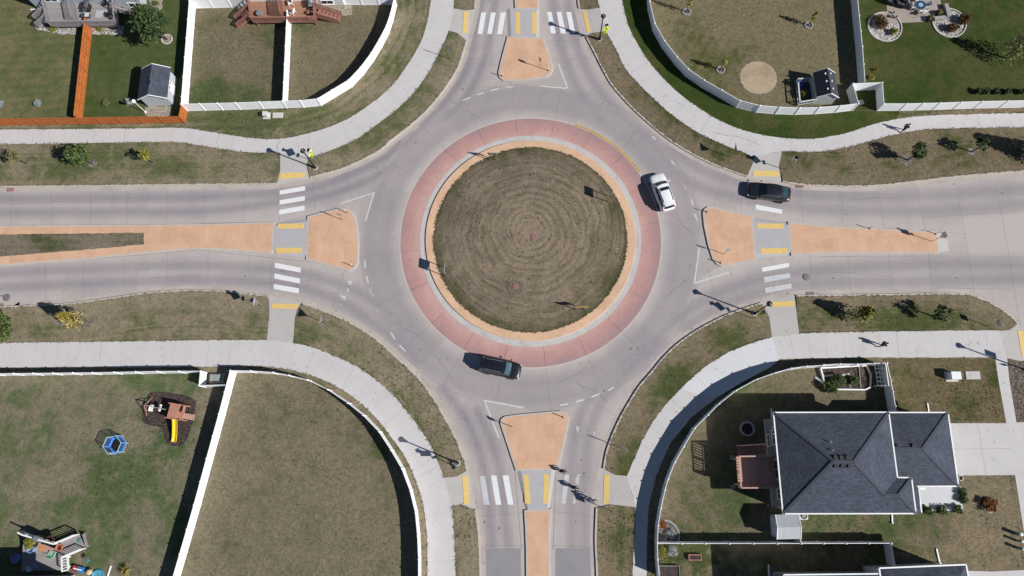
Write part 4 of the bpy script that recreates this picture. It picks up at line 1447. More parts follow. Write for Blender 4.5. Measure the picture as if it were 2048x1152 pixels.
def grass_clump(name, label, px, py, rad, h, kind, n=90, z=None, cat='plant', group=None):
    rnd = random.Random(int(px*5+py))
    t = thing(name, label, cat, base(px, py, G0 if z is None else z), 0, group)
    mb = MB()
    for i in range(n):
        a = rnd.uniform(0, 6.28)
        r = rad*rnd.uniform(.4, 1)
        hh = h*rnd.uniform(.5, 1)
        d = V3((math.cos(a), math.sin(a), 0))
        s = V3((-d.y, d.x, 0))*.022
        p0 = d*rad*.1*rnd.random()
        p1 = d*r*.5+V3((0, 0, hh))
        p2 = d*r+V3((0, 0, hh*.75))
        k = len(mb.v)
        mb.v += [p0-s, p0+s, p1+s, p1-s, p2]
        mb.f += [(k, k+1, k+2, k+3), (k+3, k+2, k+4)]
    mb.build('blades', LEAF[kind], t, fix=False)
    return t


M_MULCH = gravel_mat('mulch', [(.05, .034, .03), (.09, .062, .055), (.07, .05, .045), (.12, .09, .08)], 8)
M_MULCHG = gravel_mat('grey_mulch', [(.16, .14, .13), (.25, .22, .2), (.32, .29, .27)], 7)
M_GRAVELW = gravel_mat('white_gravel', [(.45, .42, .39), (.62, .6, .58), (.35, .3, .28), (.7, .69, .67)], 6)
M_GRAVELT = gravel_mat('tan_gravel', [(.34, .29, .23), (.5, .44, .36), (.42, .36, .29)], 9)
M_STONE = mat('edging_stone', (.30, .29, .29), .85, .3, 5, bump=.01)
M_SAND = concrete_mat('tan_sand', (.36, .275, .185), .22, 1.5)


def disc(px, py, rx, name, m, kind='stuff', z=.01, jit=.05, n=26):
    c = base(px, py)
    r = (P(px+rx, py, GZ)-c).length
    pts = [V3((c.x, c.y))+V3((math.cos(6.283*i/n), math.sin(6.283*i/n)))*r*(1+random.uniform(-jit, jit)) for i in range(n)]
    return sheet(name, pts, GZ+z, m, kind=kind)


def stone_ring(label, px, py, rx, n=12, m=None, name='stone_edging', group=None, a0=0, a1=6.2832):
    c = base(px, py)
    r = (P(px+rx, py, GZ)-c).length
    t = thing(name, label, 'edging', c, 0, group)
    for i in range(n):
        a = a0+(a1-a0)*(i+.5)/n
        L = r*(a1-a0)/n*.92
        MB().box((math.cos(a)*r, math.sin(a)*r, .06), (.14, L, .14), a).build('stone', m or M_STONE, t, bevel=.02)
    return t


VT = 'young trees on the grass verges'
disc(186, 326, 9, 'mulch', M_MULCHG)
disc(307, 325, 4, 'mulch', M_MULCHG)
disc(54, 328, 5, 'mulch', M_MULCHG)
tree('verge_tree', 'small pale leafed tree leftmost on the verge above the left road', 55, 327.5, 3.0, .75, 1.5, 'pale', 300, .13, (-.05, .05), VT)
tree('verge_tree', 'bushy green tree in the middle of the verge above the left road', 183.5, 326, 3.6, 1.35, 1.0, 'mid', 1500, .17, (-.25, .1), VT)
tree('verge_tree', 'small yellowish tree with thin crown on the verge left of the crossing', 307, 325, 2.7, .75, 1.2, 'ygreen', 320, .13, (-.1, 0), VT)
disc(170, 646, 9, 'mulch', M_MULCHG)
tree('verge_tree', 'golden yellow tree with white trunk on the verge below the left road', 167.7, 646, 4.2, 1.2, 1.1, 'yellow', 850, .17, (-.15, .05), VT, M_BARKP, spire=1, limbs=14)
tree('verge_tree', 'dense green tree cut by the left edge below the left road', 24, 660, 4.4, 1.65, 1.0, 'mid', 2600, .2, (0, 0), VT)
disc(1812, 322, 11, 'mulch', M_MULCHG)
tree('verge_tree', 'bushy dark green tree on the verge below the walker on the upper right path', 1815.7, 320, 3.5, .85, 1.3, 'dark', 1000, .16, (.1, .1), VT, lobes=9)
disc(1943, 303, 8, 'mulch', M_MULCHG)
tree('verge_tree', 'thin small green tree near the right edge of the upper right verge', 1943, 304, 2.9, .72, 1.3, 'dark', 550, .14, (.1, 0), VT, lobes=8)
tree('verge_tree', 'large tree just off the right edge casting its shadow on the upper right verge', 2092, 318, 6.0, 1.6, 1.4, 'mid', 2000, .2, (0, 0), VT, spire=1, limbs=16)
tree('verge_tree', 'yellow green tree on the lower right verge beside the storm drain', 1715, 634, 3.5, 1.15, 1.0, 'ygreen', 900, .17, (0, 0), VT, spire=1, limbs=14)
tree('verge_tree', 'small dark green tree right of the yellow green one on the lower right verge', 1864, 632, 3.0, .85, 1.2, 'dark', 600, .15, (0, 0), VT, lobes=9)
# backyard trees
disc(334, 79, 10, 'gravel_bed', M_GRAVELT)
stone_ring('ring of pale stones around the trunk of the dark tree beside the grey deck', 334, 79, 10, 12, M_PALE)
tree('garden_tree', 'large dark green tree with drooping crown beside the grey deck', 334, 79, 5.6, 1.75, 1.2, 'dark', 3600, .2, (-.6, .1), None, lobes=26, limbs=10)
for x, y, h, l, lb in ((1373, 24, 3.3, 'ygreen', 'yellow green sapling in a grey ring at the top of the tan yard'), (1617, 51, 2.7, 'ygreen', 'yellow green sapling in a grey ring above the dark roofed garden shed'), (1441, 140, 2.8, 'ygreen', 'yellow green sapling in a grey ring left of the sand circle')):
    disc(x, y, 7.5, 'mulch', M_MULCHG)
    stone_ring('ring of grey pavers'+lb.split('grey ring')[1], x, y, 7.5, 9, None, group='paver rings around the saplings')
    tree('sapling', lb, x, y, h, .5, .9, l, 160, .13, (0, 0), 'saplings in the tan yard', spire=1, limbs=8)
tree('garden_tree', 'tall airy tree with pale tips on the lush lawn at the right edge', 2009, 116, 4.9, 1.7, .9, 'pale', 700, .16, (.35, .1), None, spire=1, limbs=18)
for i, (x, lb) in enumerate(((1953, 'leftmost'), (1969, 'second from the left'), (1989, 'third from the left'), (2012, 'fourth from the left'), (2039, 'rightmost'))):
    bush('hedge_shrub', lb+' of the five dark shrubs along the bottom of the lush lawn', x, 186, .42, .75, 'dark', 260, .12, 'dark shrubs along the long white fence')
# bushes
BB = 'low bushes on the lawns behind the orange fence'
bush('garden_bush', 'round blue grey bush cut by the left edge above the orange fence', 4, 211, .5, .6, 'blue', 320, .1, BB)
bush('garden_bush', 'round blue grey bush alone on the mown lawn left of the orange fence', 77, 208, .5, .6, 'blue', 320, .1, BB)
bush('garden_bush', 'small brownish bush left of the blue grey shed', 214, 208, .42, .5, 'pale', 260, .09, BB)
bush('garden_bush', 'grey bush beside the lamp post at the blue grey shed', 262, 206, .5, .6, 'silver', 300, .1, BB)
bush('garden_bush', 'low olive bush in the gravel under the left end of the grey deck', 110, 58, .6, .5, 'ygreen', 260, .1)
bush('garden_bush', 'low olive bush in the gravel right of the orange fence under the grey deck', 203, 58, .55, .5, 'ygreen', 220, .1)
bush('garden_bush', 'small green plant in the gravel beside the grey deck house', 312, 8, .4, .5, 'mid', 150, .1)
# patio beds top right
for cx, cy, lb in ((1769.5, 54, 'left of the stone patio'), (1898, 46, 'right of the stone patio')):
    disc(cx, cy, 33, 'gravel_bed', M_GRAVELW, jit=.02, n=40)
    stone_ring('curved concrete edging of the white gravel bed '+lb, cx, cy, 33, 30, M_PALE, 'bed_edging')
bush('garden_bush', 'large russet bush in the gravel bed left of the patio', 1757, 47, .85, 1.1, 'brown', 700, .13)
bush('garden_bush', 'yellow green bush in the gravel bed left of the patio', 1785, 66, .5, .75, 'ygreen', 350, .1)
bush('garden_bush', 'olive brown bush at the right rim of the right gravel bed', 1924, 43, .75, 1.1, 'brown', 600, .13)
bush('garden_bush', 'reddish bush in the middle of the right gravel bed', 1901, 60, .68, 1.1, 'brown', 520, .13)
grass_clump('garden_plant', 'yellow flowering plant against the fence corner of the lush lawn', 1741, 157, .5, .5, 'yellow', 70)
grass_clump('garden_plant', 'orange tipped plant above the yellow one near the fence corner', 1750, 141, .35, .5, 'orange', 50)
# lower right garden
bush('garden_bush', 'orange red bush in the curved bed against the curved fence', 1325, 1048, .45, .5, 'orange', 260, .1)
bush('garden_bush', 'grey green bush in the curved bed above the garden dividing fence', 1343, 1068, .5, .5, 'silver', 260, .1)
bush('garden_bush', 'silvery bush below the garden dividing fence', 1345, 1102, .55, .6, 'silver', 300, .11)
bush('garden_bush', 'bright green bush in the corner below the garden dividing fence', 1325, 1104, .5, .5, 'ygreen', 240, .1)
sheet('gravel_bed', rough(W([(1319, 1041), (1336, 1042), (1350, 1052), (1358, 1067), (1356, 1084), (1317, 1085)]), .05), GZ+.012, M_MULCHG, kind='stuff')
c = base(1318, 1082)
t = thing('bed_edging', 'curved stone edging of the corner bed by the curved fence', 'edging', c)
for i, q in enumerate(cr(W([(1320, 1041), (1337, 1042), (1351, 1053), (1358, 1068), (1357, 1082)]), 5)):
    MB().box((q.x-c.x, q.y-c.y, .05), (.2, .2, .13), i*.1).build('stone', M_STONE, t, bevel=.02)
PS = 'spiky shrubs in front of the porch of the dark roofed house'
for x, y, r, lb in ((1851, 1020, .5, 'leftmost spiky shrub along the white porch slab'), (1881, 1020, .5, 'middle spiky shrub along the white porch slab'), (1911, 1018, .45, 'spiky shrub at the lower right corner of the white porch slab'), (1921, 985, .42, 'spiky shrub at the upper right corner of the white porch slab'), (1922, 999, .42, 'spiky shrub halfway up the right side of the white porch slab')):
    bush('porch_shrub', lb, x, y, r, .8, 'mid', 260, .12, PS)
disc(1977, 1009, 16, 'mulch', M_MULCH)
stone_ring('white stone half ring around the orange bush on the front lawn', 1977, 1009, 15, 12, M_PALE, a0=R(190), a1=R(350))
bush('garden_bush', 'round orange russet bush in a white stone ring on the front lawn', 1977, 1008, .72, .7, 'orange', 700, .1)
# vegetable bed
for x, y, r, h, lb in ((1672, 760, .75, 1.0, 'tall tomato plant in the middle of the vegetable bed'), (1660, 776, .75, .8, 'sprawling tomato plant at the lower left of the vegetable bed'), (1705, 762, .5, .7, 'small tomato plant right of the middle of the vegetable bed')):
    bush('tomato_plant', lb, x, y, r, h, 'mid', 420, .14, None, 'plant', GZ+.2)
# lower left
grass_clump('garden_plant', 'golden ornamental grass near the bottom of the slide yard', 255, 1140, .8, .7, 'yellow', 120)

# ------------------------------------------------------------------ street lamps
M_LAMPG = mat('lamp_globe', (.5, .5, .48), .3, .1, 3)


def lamp(label, px, py, h=4.4):
    t = thing('street_lamp', label, 'street lamp', base(px, py), 0, 'black street lamps at the crossings')
    MB().lathe([(.3, -.05), (.3, .06), (.28, .08)], 16).build('footing', M_PALE, t)
    MB().lathe([(.21, .08), (.21, .2), (.13, .3), (.12, .75), (.08, .85), (.065, h-.5), (.05, h-.35), (.12, h-.3), (.12, h-.24), (.06, h-.2)], 12).build('pole', M_BLACKM, t, smooth=True)
    hd = MB().lathe([(.07, h-.22), (.16, h-.12), (.22, h+.1), (.23, h+.18)], 14).build('globe', M_LAMPG, t, smooth=True)
    MB().lathe([(.30, h+.18), (.30, h+.22), (.22, h+.3), (.1, h+.34)], 16).build('lamp_cap', M_BLACKM, hd, smooth=True)
    MB().lathe([(.09, h+.34), (.08, h+.38), (.02, h+.46)], 10).build('finial', M_GREYM, hd)
    return t


lamp('black street lamp beside the yellow sign at the top crossing', 1199, 79)
lamp('black street lamp on the verge at the left crossing', 630.5, 335.5)
lamp('black street lamp at the corner of the right crossing', 1509, 627, 4.7)
lamp('black street lamp at the bottom left crossing', 915, 926, 4.7)
l5 = lamp('black street lamp just off the right edge by the side street', 2062, 744, 5.6)
MB().box((0, .38, 3.2), (.02, .55, .9)).build('banner', mat('lamp_banner', (.1, .13, .2), .8), l5)
MB().box((0, -.3, 2.2), (.5, .06, .4)).build('sign_plate', M_GREYM, l5)

# ------------------------------------------------------------------ traffic signs
M_FLUO = mat('fluorescent_yellow_sheet', (.62, .70, .02), .4, .05, 2)
M_SIGNW = mat('white_sign_sheet', (.72, .72, .72), .4, .05, 2)
M_SIGNR = mat('red_sign_sheet', (.55, .03, .03), .4, .05, 2)
M_SIGNY = mat('yellow_sign_sheet', (.75, .42, .09), .4, .05, 2)
M_SIGNK = mat('black_sign_ink', (.02, .02, .02), .5, .1, 2)
M_SOLAR = mat('solar_cell', (.012, .016, .04), .2, .3, 10)


def poly_of(shape, s, hgt=None):
    if shape == 'diamond':
        k = s/math.sqrt(2)
        return [(-k, 0), (0, -k), (k, 0), (0, k)]
    if shape == 'tri':
        return [(0, -s*.55), (s*.55, s*.4), (-s*.55, s*.4)]
    if shape == 'tri_in':
        return [(0, -s*.27), (s*.28, s*.24), (-s*.28, s*.24)]
    h2 = (hgt or s)/2
    if shape == 'pent':
        return [(-s/2, -h2), (s/2, -h2), (s/2, h2*.15), (0, h2), (-s/2, h2*.15)]
    return [(-s/2, -h2), (s/2, -h2), (s/2, h2), (-s/2, h2)]


def plate(parent, name, poly, z, x0, x1, m):
    """a sheet standing in the local yz plane, from x0 to x1"""
    mb = MB()
    n = len(poly)
    for x in (x0, x1):
        mb.v += [V3((x, a, z+b)) for a, b in poly]
    mb.f = [tuple(range(n)), tuple(range(2*n-1, n-1, -1))]+[(i, (i+1) % n, n+(i+1) % n, n+i) for i in range(n)]
    return mb.build(name, m, parent)


WALKER = [[(-.04, .3), (.05, .3), (.07, .22), (.03, .17), (-.04, .2)], [(-.07, .16), (.07, .16), (.08, -.05), (-.05, -.05)], [(.06, .14), (.2, .0), (.17, -.03), (.04, .08)], [(-.06, .14), (-.19, .02), (-.16, -.02), (-.05, .06)],
          [(-.05, -.05), (.03, -.05), (-.1, -.34), (-.18, -.32)], [(.0, -.05), (.08, -.05), (.16, -.32), (.08, -.34)]]
ARROW = [[(.2, .03), (.2, -.03), (-.08, -.03), (-.08, .03)], [(-.06, .12), (-.06, -.12), (-.22, 0)]]
CHEV = [(-.18, .2), (-.06, .2), (.1, 0), (-.06, -.2), (-.18, -.2), (-.02, 0)]


def sign(name, label, px, py, face, plates, h, group=None, solar=False, z=GZ, pr=.035, posts=(0,)):
    t = thing(name, label, 'sign', base(px, py, z), R(face), group)
    for y in posts:
        MB().tube([(0, y, -.05), (0, y, h)], pr, 8).build('post', M_GREYM, t)
    for shape, s, hg, zc, m, sym in plates:
        po = poly_of(shape, s, hg)
        pl = plate(t, 'sign_plate', po, zc, pr+.004, pr+.016, M_GREYM)
        k = .97
        plate(pl, 'sign_face', [(a*k, b*k) for a, b in po], zc, pr+.017, pr+.021, m)
        for ms, polys in sym:
            for q in polys:
                plate(pl, 'symbol', q, zc, pr+.022, pr+.026, ms)
    if solar:
        MB().box((0, 0, h+.06), (.34, .4, .03), 0, R(-18)).build('solar_panel', M_SOLAR, t)
        MB().box((0, 0, h-.16), (.18, .3, .3)).build('beacon_box', M_FLUO if solar == 2 else M_SIGNW, t, bevel=.01)
    return t


def scl(polys, k):
    return [[(a*k, b*k) for a, b in q] for q in polys]


PED = lambda: [('rect', .62, .2, 2.0, M_FLUO, [(M_SIGNK, [])]), ('diamond', .78, None, 2.72, M_FLUO, [(M_SIGNK, scl(WALKER, .85))]), ('rect', .5, .26, 1.95, M_FLUO, [(M_SIGNK, scl(ARROW, .9))])][1:]
GS = 'pedestrian crossing signs at the crossings'
sign('crossing_sign', 'fluorescent yellow crossing sign beside the top street lamp', 1207.5, 84, -70, PED(), 3.35, GS, 2)
sign('crossing_sign', 'fluorescent yellow crossing sign seen edge on at the left crossing', 634.5, 325, -15, PED(), 3.35, GS, 1)
sign('crossing_sign', 'fluorescent yellow crossing sign beside the lamp at the right crossing', 1507, 637, 195, PED(), 3.35, GS, 2)
sign('crossing_sign', 'grey backed crossing sign beside the bottom left lamp', 914, 934, 120, PED(), 3.35, GS, 1)
sign('crossing_sign', 'grey backed crossing sign on the verge above the dark wagon', 1571, 340, 5, PED(), 3.35, GS, 1)
sign('crossing_sign', 'pale backed crossing sign on the verge below the left road', 527.7, 613.7, 175, PED(), 3.35, GS, 1)
YI = [('tri', .95, None, 2.3, M_SIGNR, [(M_SIGNW, [poly_of('tri_in', .95)])])]
GY = 'yield signs at the roundabout entries'
sign('yield_sign', 'yield sign on the verge left of the dark wagon', 1459, 314, 5, YI, 2.65, GY)
sign('yield_sign', 'yield sign seen from behind right of the lower left ramp', 655, 647.7, 168, YI, 2.65, GY)
sign('yield_sign', 'thin yield sign on the verge left of the dark roofed house', 1243, 896.5, -112, YI, 2.65, GY)
sign('yield_sign', 'thin yield sign beside the curving pavement at the upper left', 900.5, 118, 68, YI, 2.65, GY)
RINGSYM = [(-.09, -.12), (.09, -.12), (.09, .12), (-.09, .12)]
sign('road_sign', 'white rectangular sign on the verge below the bottom right ramp', 1224, 1022.7, 200, [('rect', .62, .78, 2.5, M_SIGNW, [(M_SIGNK, [RINGSYM])])], 2.95)
# chevron boards on the central island
def chevron(label, a, b, face, wd, m, ink, hz=1.55, ph=.62, two=False):
    pa, pb = base(*a, .3), base(*b, .3)
    c = (pa+pb)/2
    g = (pb-pa).length/2
    t = thing('chevron_board', label, 'sign', c, R(face), 'direction boards on the central island')
    for y in (-g, g):
        MB().bar((0, y, -.15), (0, y, hz+ph/2), .07).build('post', M_GREYM, t)
    po = poly_of('rect', wd, ph)
    pl = plate(t, 'sign_plate', po, hz, .04, .055, M_GREYM)
    plate(pl, 'sign_face', [(x*.98, y*.97) for x, y in po], hz, .056, .06, m)
    k = 4
    for i in range(k):
        cy = (i-(k-1)/2)*wd/k
        plate(pl, 'symbol', [(cy+u, v*ph/.62) for u, v in CHEV], hz, .061, .065, ink)
    if two:
        for yy in (-.25, .3):
            plate(t, 'sign_plate', poly_of('rect', wd*.55, ph*.5), hz+ph*.7, .04, .055, M_GREYM) if yy < 0 else None
    return t


chevron('grey backed chevron board at the upper left rim of the central island', (980.7, 320), (993, 320), 85, 1.15, M_SIGNY, M_SIGNK)
chevron('orange yellow chevron board at the lower right rim of the central island', (1153, 620), (1168, 618.5), -88, 1.4, M_SIGNY, M_SIGNK)
chevron('chevron board seen edge on at the left rim of the central island', (893, 537), (894.4, 553), 176, 1.1, M_SIGNW, M_SIGNK, 1.9, .85)
chevron('chevron board seen edge on at the right rim of the central island', (1217, 392), (1217, 404), -2, 1.1, M_SIGNW, M_SIGNK, 1.9, .85)
KR = [('rect', .5, .62, 1.75, M_SIGNW, [(M_SIGNK, scl(ARROW, .8))])]
GK = 'keep right signs on the splitter islands'
sign('keep_right_sign', 'small white sign on a post on the top tan island', 1079, 135, 35, KR, 2.1, GK, z=IH)
sign('keep_right_sign', 'thin sign on a post on the left tan island', 685.6, 440, 75, KR, 2.1, GK, z=IH)
sign('keep_right_sign', 'thin sign on a leaning shadowed post on the right tan island', 1448, 508.5, -100, KR, 2.3, GK, z=IH)
sign('keep_right_sign', 'sign on a post at the left corner of the bottom tan island', 1025.5, 854.4, 215, KR, 2.1, GK, z=IH)
sign('road_sign', 'large sign at the far tip of the long right tan island', 1864, 483, 15, [('rect', .62, .76, 2.35, M_SIGNW, [(M_SIGNK, scl(ARROW, .9))]), ('rect', .3, .3, 1.75, M_SIGNY, [])], 2.75, z=IH)
sign('road_sign', 'small square sign near the right end of the lower right verge', 1974, 652, 10, [('rect', .6, .6, 1.9, M_SIGNW, [])], 2.25)
GD = 'white marker posts on the island noses'
M_DEL = mat('white_marker_plastic', (.7, .66, .62), .5, .1, 3)
for x, y, lb in ((1004, 152, 'at the left nose of the top tan island'), (1096.5, 141, 'at the right nose of the top tan island'), (692, 424, 'at the upper nose of the left tan island'), (705, 532, 'at the lower nose of the left tan island'),
                 (1413, 424, 'at the upper nose of the right tan island'), (1441, 526, 'at the lower nose of the right tan island'), (1126, 834.5, 'at the right nose of the bottom tan island'), (1739, 457, 'on the upper edge of the long right tan island'), (1871, 468, 'at the tip of the long right tan island')):
    t = thing('marker_post', 'white marker post '+lb, 'marker post', base(x, y, IH), 0, GD)
    MB().lathe([(.11, -.01), (.11, .04), (.05, .06)], 10).build('foot', M_BLACKM, t)
    MB().lathe([(.045, .05), (.045, .9), (.03, .95)], 8).build('tube', M_DEL, t)
    MB().lathe([(.048, .68), (.048, .78)], 8).build('reflector', M_SIGNW, t)

# ------------------------------------------------------------------ covers, drains, boxes
M_RUST = mat('rusty_red_iron', (.26, .12, .10), .8, .3, 6, bump=.01)
M_IRON = mat('grey_iron', (.16, .15, .15), .6, .3, 8, bump=.01)
GM = 'manhole covers'
for x, y, r, m, z, lb in ((1067, 474, .36, M_RUST, .56, 'rusty red raised cover at the centre of the mowing rings'), (1031, 573, .36, M_RUST, .46, 'rusty red raised cover in a bare patch below the island centre'),
                          (1612, 554, .34, M_IRON, .004, 'round grey cover in the lower right road'), (13, 595, .36, M_IRON, .004, 'round grey cover in the lower left road')):
    t = thing('manhole_cover', lb, 'manhole cover', base(x, y, z), 0, GM)
    MB().lathe([(r+.08, -.06), (r+.08, .012), (r, .014)], 24).build('frame', M_IRON if m is M_IRON else mat('manhole_ring', (.2, .17, .15), .8), t)
    lid = MB().lathe([(r-.01, -.02), (r-.01, .045), (r-.06, .06)], 24).build('lid', m, t)
    MB().box((0, 0, .064), (r, .04, .012)).build('rib', m, lid)
p0 = base(1031, 574, .4)
sheet('bare_soil', [V3((p0.x+math.cos(6.28*i/20)*random.uniform(.75, .95), p0.y+math.sin(6.28*i/20)*random.uniform(.75, .95))) for i in range(20)], .485, gravel_mat('dry_soil', [(.20, .165, .13), (.24, .195, .155), (.18, .145, .115)], 12), kind='stuff')
GR = 'storm drains at the kerbs'
for (x0, y0, x1, y1), lb, m in (((13, 376, 28, 383), 'brown storm drain grate at the kerb of the upper left road', M_RUST), ((1591, 368.5, 1606, 376), 'brown storm drain grate at the kerb behind the dark wagon', M_RUST), ((1612, 583.5, 1628, 590), 'dark storm drain grate at the kerb of the lower right road', M_IRON), ((-8, 607, 8, 613), 'dark storm drain grate at the kerb of the lower left road', M_IRON)):
    a, b = P(x0, y1), P(x1, y0)
    c = (a+b)/2
    d = b-a
    t = thing('storm_drain', lb, 'drain grate', (c.x, c.y, .006), 0, GR)
    fr = MB()
    for s in (-1, 1):
        fr.box((0, s*(d.y/2-.03), 0), (d.x, .06, .03)).box((s*(d.x/2-.03), 0, 0), (.06, d.y-.12, .03))
    fr.build('frame', m, t)
    g = MB()
    k = 9
    for i in range(k):
        g.box(((i+.5)/k*(d.x-.12)-(d.x-.12)/2, 0, 0), ((d.x-.12)/k*.6, d.y-.12, .024))
    g.build('grate', m, t)
    MB().box((0, 0, -.008), (d.x-.1, d.y-.1, .008)).build('pit', M_SIGNK, t)  # thin black plate, its colour standing in for the shade inside the drain
M_BOXG = mat('pale_grey_cabinet', (.55, .56, .55), .5, .1, 2)
M_BOXGR = mat('grey_green_cabinet', (.25, .29, .27), .5, .1, 2)


def cabinet(label, px, py, d, m, pad=True, rz=0, padm=None):
    t = thing('utility_cabinet', label, 'utility box', base(px, py), rz)
    if pad:
        MB().box((0, 0, .03), (d[0]+.35, d[1]+.35, .12)).build('pad', padm or M_PALE, t, bevel=.02)
    MB().box((0, 0, .09+d[2]/2), d).build('cabinet', m, t, bevel=.03)
    l = MB().box((0, 0, .09+d[2]+.025), (d[0]+.05, d[1]+.05, .05)).build('lid', m, t, bevel=.015)
    MB().box((0, -d[1]/2-.012, .09+d[2]*.55), (.12, .02, .05)).build('latch', M_IRON, t)
    return t


def slab(label, px, py, d, m, name='concrete_pad', rz=0, cat='concrete pad', parts=True):
    t = thing(name, label, cat, base(px, py), rz)
    MB().box((0, 0, .03), d).build('slab', m, t, bevel=.03)
    MB().box((0, 0, .03+d[2]/2+.008), (d[0]*.4, d[1]*.45, .016)).build('hatch', m, t)
    return t


cabinet('pale utility cabinet left of the flat hatch below the white fence', 533.5, 232, (.55, .5, .55), M_BOXG)
slab('flat concrete hatch right of the pale utility cabinet below the white fence', 556, 231, (1.25, .7, .16), M_PALE)
cabinet('utility cabinet on a white pad left of the flat pad on the front lawn', 1902, 753, (.95, .75, .85), mat('white_cabinet', (.74, .74, .74), .5, .05), True, 0, M_PALE)
slab('flat white concrete pad on the front lawn above the driveway', 1945, 750.5, (1.5, .85, .16), M_PALE)
cabinet('dark utility cabinet in the fence recess beside the pavement', 435, 757, (1.1, .7, .5), M_BOXGR)
slab('grey paver outside the lush lawn recess', 1722, 205, (.6, .6, .1), M_PALE, 'paver', .3, 'paver')
GP = 'green utility pedestals by the walk'
for x, y, lb, r in ((2031, 1067, 'topmost thick green utility pedestal by the walk at the lower right', .17), (2033, 1081, 'middle thin green utility pedestal by the walk at the lower right', .12), (2035.5, 1096, 'lowest green utility pedestal by the walk at the lower right', .14)):
    t = thing('utility_pedestal', lb, 'utility pedestal', base(x, y), 0, GP)
    MB().lathe([(r, -.02), (r, .75), (r*1.15, .76), (r*1.15, .84)], 12).build('housing', mat('pedestal_green', (.09, .2, .14), .5), t)
    MB().lathe([(r*1.15, .842), (r*1.0, .92), (r*.4, .97)], 12).build('cap', M_TRIM, t)
# lamp post in the shed garden
t = thing('garden_lamp', 'slender white lamp post in front of the blue grey shed', 'garden lamp', base(291, 224))
MB().lathe([(.14, 0), (.12, .1), (.04, .15), (.035, 2.25)], 10).build('pole', M_TRIM, t)
hd = MB().lathe([(.06, 2.25), (.17, 2.35), (.2, 2.62)], 6).build('lantern', M_LAMPG, t)
MB().lathe([(.25, 2.63), (.2, 2.7), (.03, 2.88)], 6).build('lamp_cap', M_TRIM, hd)
sheet('gravel_bed', rough(W([(290, 214), (345, 212), (343, 233), (296, 234), (290, 228)]), .08), GZ+.012, M_GRAVELT, kind='stuff')
sheet('gravel_bed', rough(W([(68, 40), (96, 52), (152, 54), (152, 69), (120, 68), (73, 59), (62, 22)]), .08), GZ+.012, M_GRAVELW, kind='stuff')
sheet('gravel_bed', rough(W([(183, 50), (248, 52), (246, 69), (184, 69)]), .08), GZ+.012, M_GRAVELW, kind='stuff')
sheet('gravel_bed', rough(W([(299, 0), (326, -6), (324, 18), (312, 26), (300, 22)]), .08), GZ+.012, M_GRAVELT, kind='stuff')
sheet('gravel_bed', rough(W([(640, 12), (705, 10), (704, 28), (688, 32), (640, 18)]), .08), GZ+.012, M_GRAVELT, kind='stuff')
# sand circle
disc(1517, 155.5, 36.5, 'sand_circle', M_SAND, 'structure', .014, .012, 60)
disc(1517, 155.5, 38.5, 'bare_soil', M_MULCHG, 'stuff', .009, .02, 60)


# ------------------------------------------------------------------ houses
M_ROOF = shingle_mat('dark_shingles', (.064, .073, .098))
M_ROOFX = shingle_mat('dark_shingles_turned', (.064, .073, .098), 1)
M_SIDING = siding_mat('blue_grey_siding', (.42, .46, .51))
M_SIDINGW = siding_mat('white_siding', (.70, .70, .70))
M_SIDINGD = siding_mat('grey_siding', (.20, .215, .24))
M_PANE = glass_mat('window_glass', (.03, .035, .04))
M_FOUND = mat('foundation', (.4, .39, .37), .9, .1)


def window(parent, a, b, z, wd, h, f=.5, door=False, wall_out=None):
    """a framed window on the wall line a-b (parent-local xy), f along it"""
    a, b = V3(a).to_2d(), V3(b).to_2d()
    d = (b-a).normalized()
    n = wall_out
    c = a.lerp(b, f)+n*.03
    ang = math.atan2(d.y, d.x)
    fr = MB()
    for s in (-1, 1):
        p = c+d*s*(wd/2)
        fr.box((p.x, p.y, z), (.09, .08, h+.09), ang)
        fr.box((c.x, c.y, z+s*h/2), (wd-.1, .08, .09), ang)
    fr.box((c.x, c.y, z), (.05, .07, h-.1), ang)
    o = fr.build('door' if door else 'window', M_TRIM, parent)
    MB().box((c.x-n.x*.015, c.y-n.y*.015, z), (wd-.09, .03, h-.09), ang).build('pane', M_PANE, o)
    if not door:
        p = c+n*.03
        MB().box((p.x, p.y, z-h/2-.06), (wd+.12, .12, .04), ang).build('sill', M_TRIM, o)
    else:
        p = c+n*.06+d*.1
        MB().box((p.x, p.y, z), (.03, .05, .2), ang).build('handle', M_IRON, o)
    return o


def gutters(parent, rows, z, m=None):
    for a, b in rows:
        MB().bar((a.x, a.y, z), (b.x, b.y, z), .13, .13).build('gutter', m or M_TRIM, parent)


def roof_face(mb, pts):
    k = len(mb.v)
    mb.v += pts
    mb.f.append(tuple(range(k, k+len(pts))))


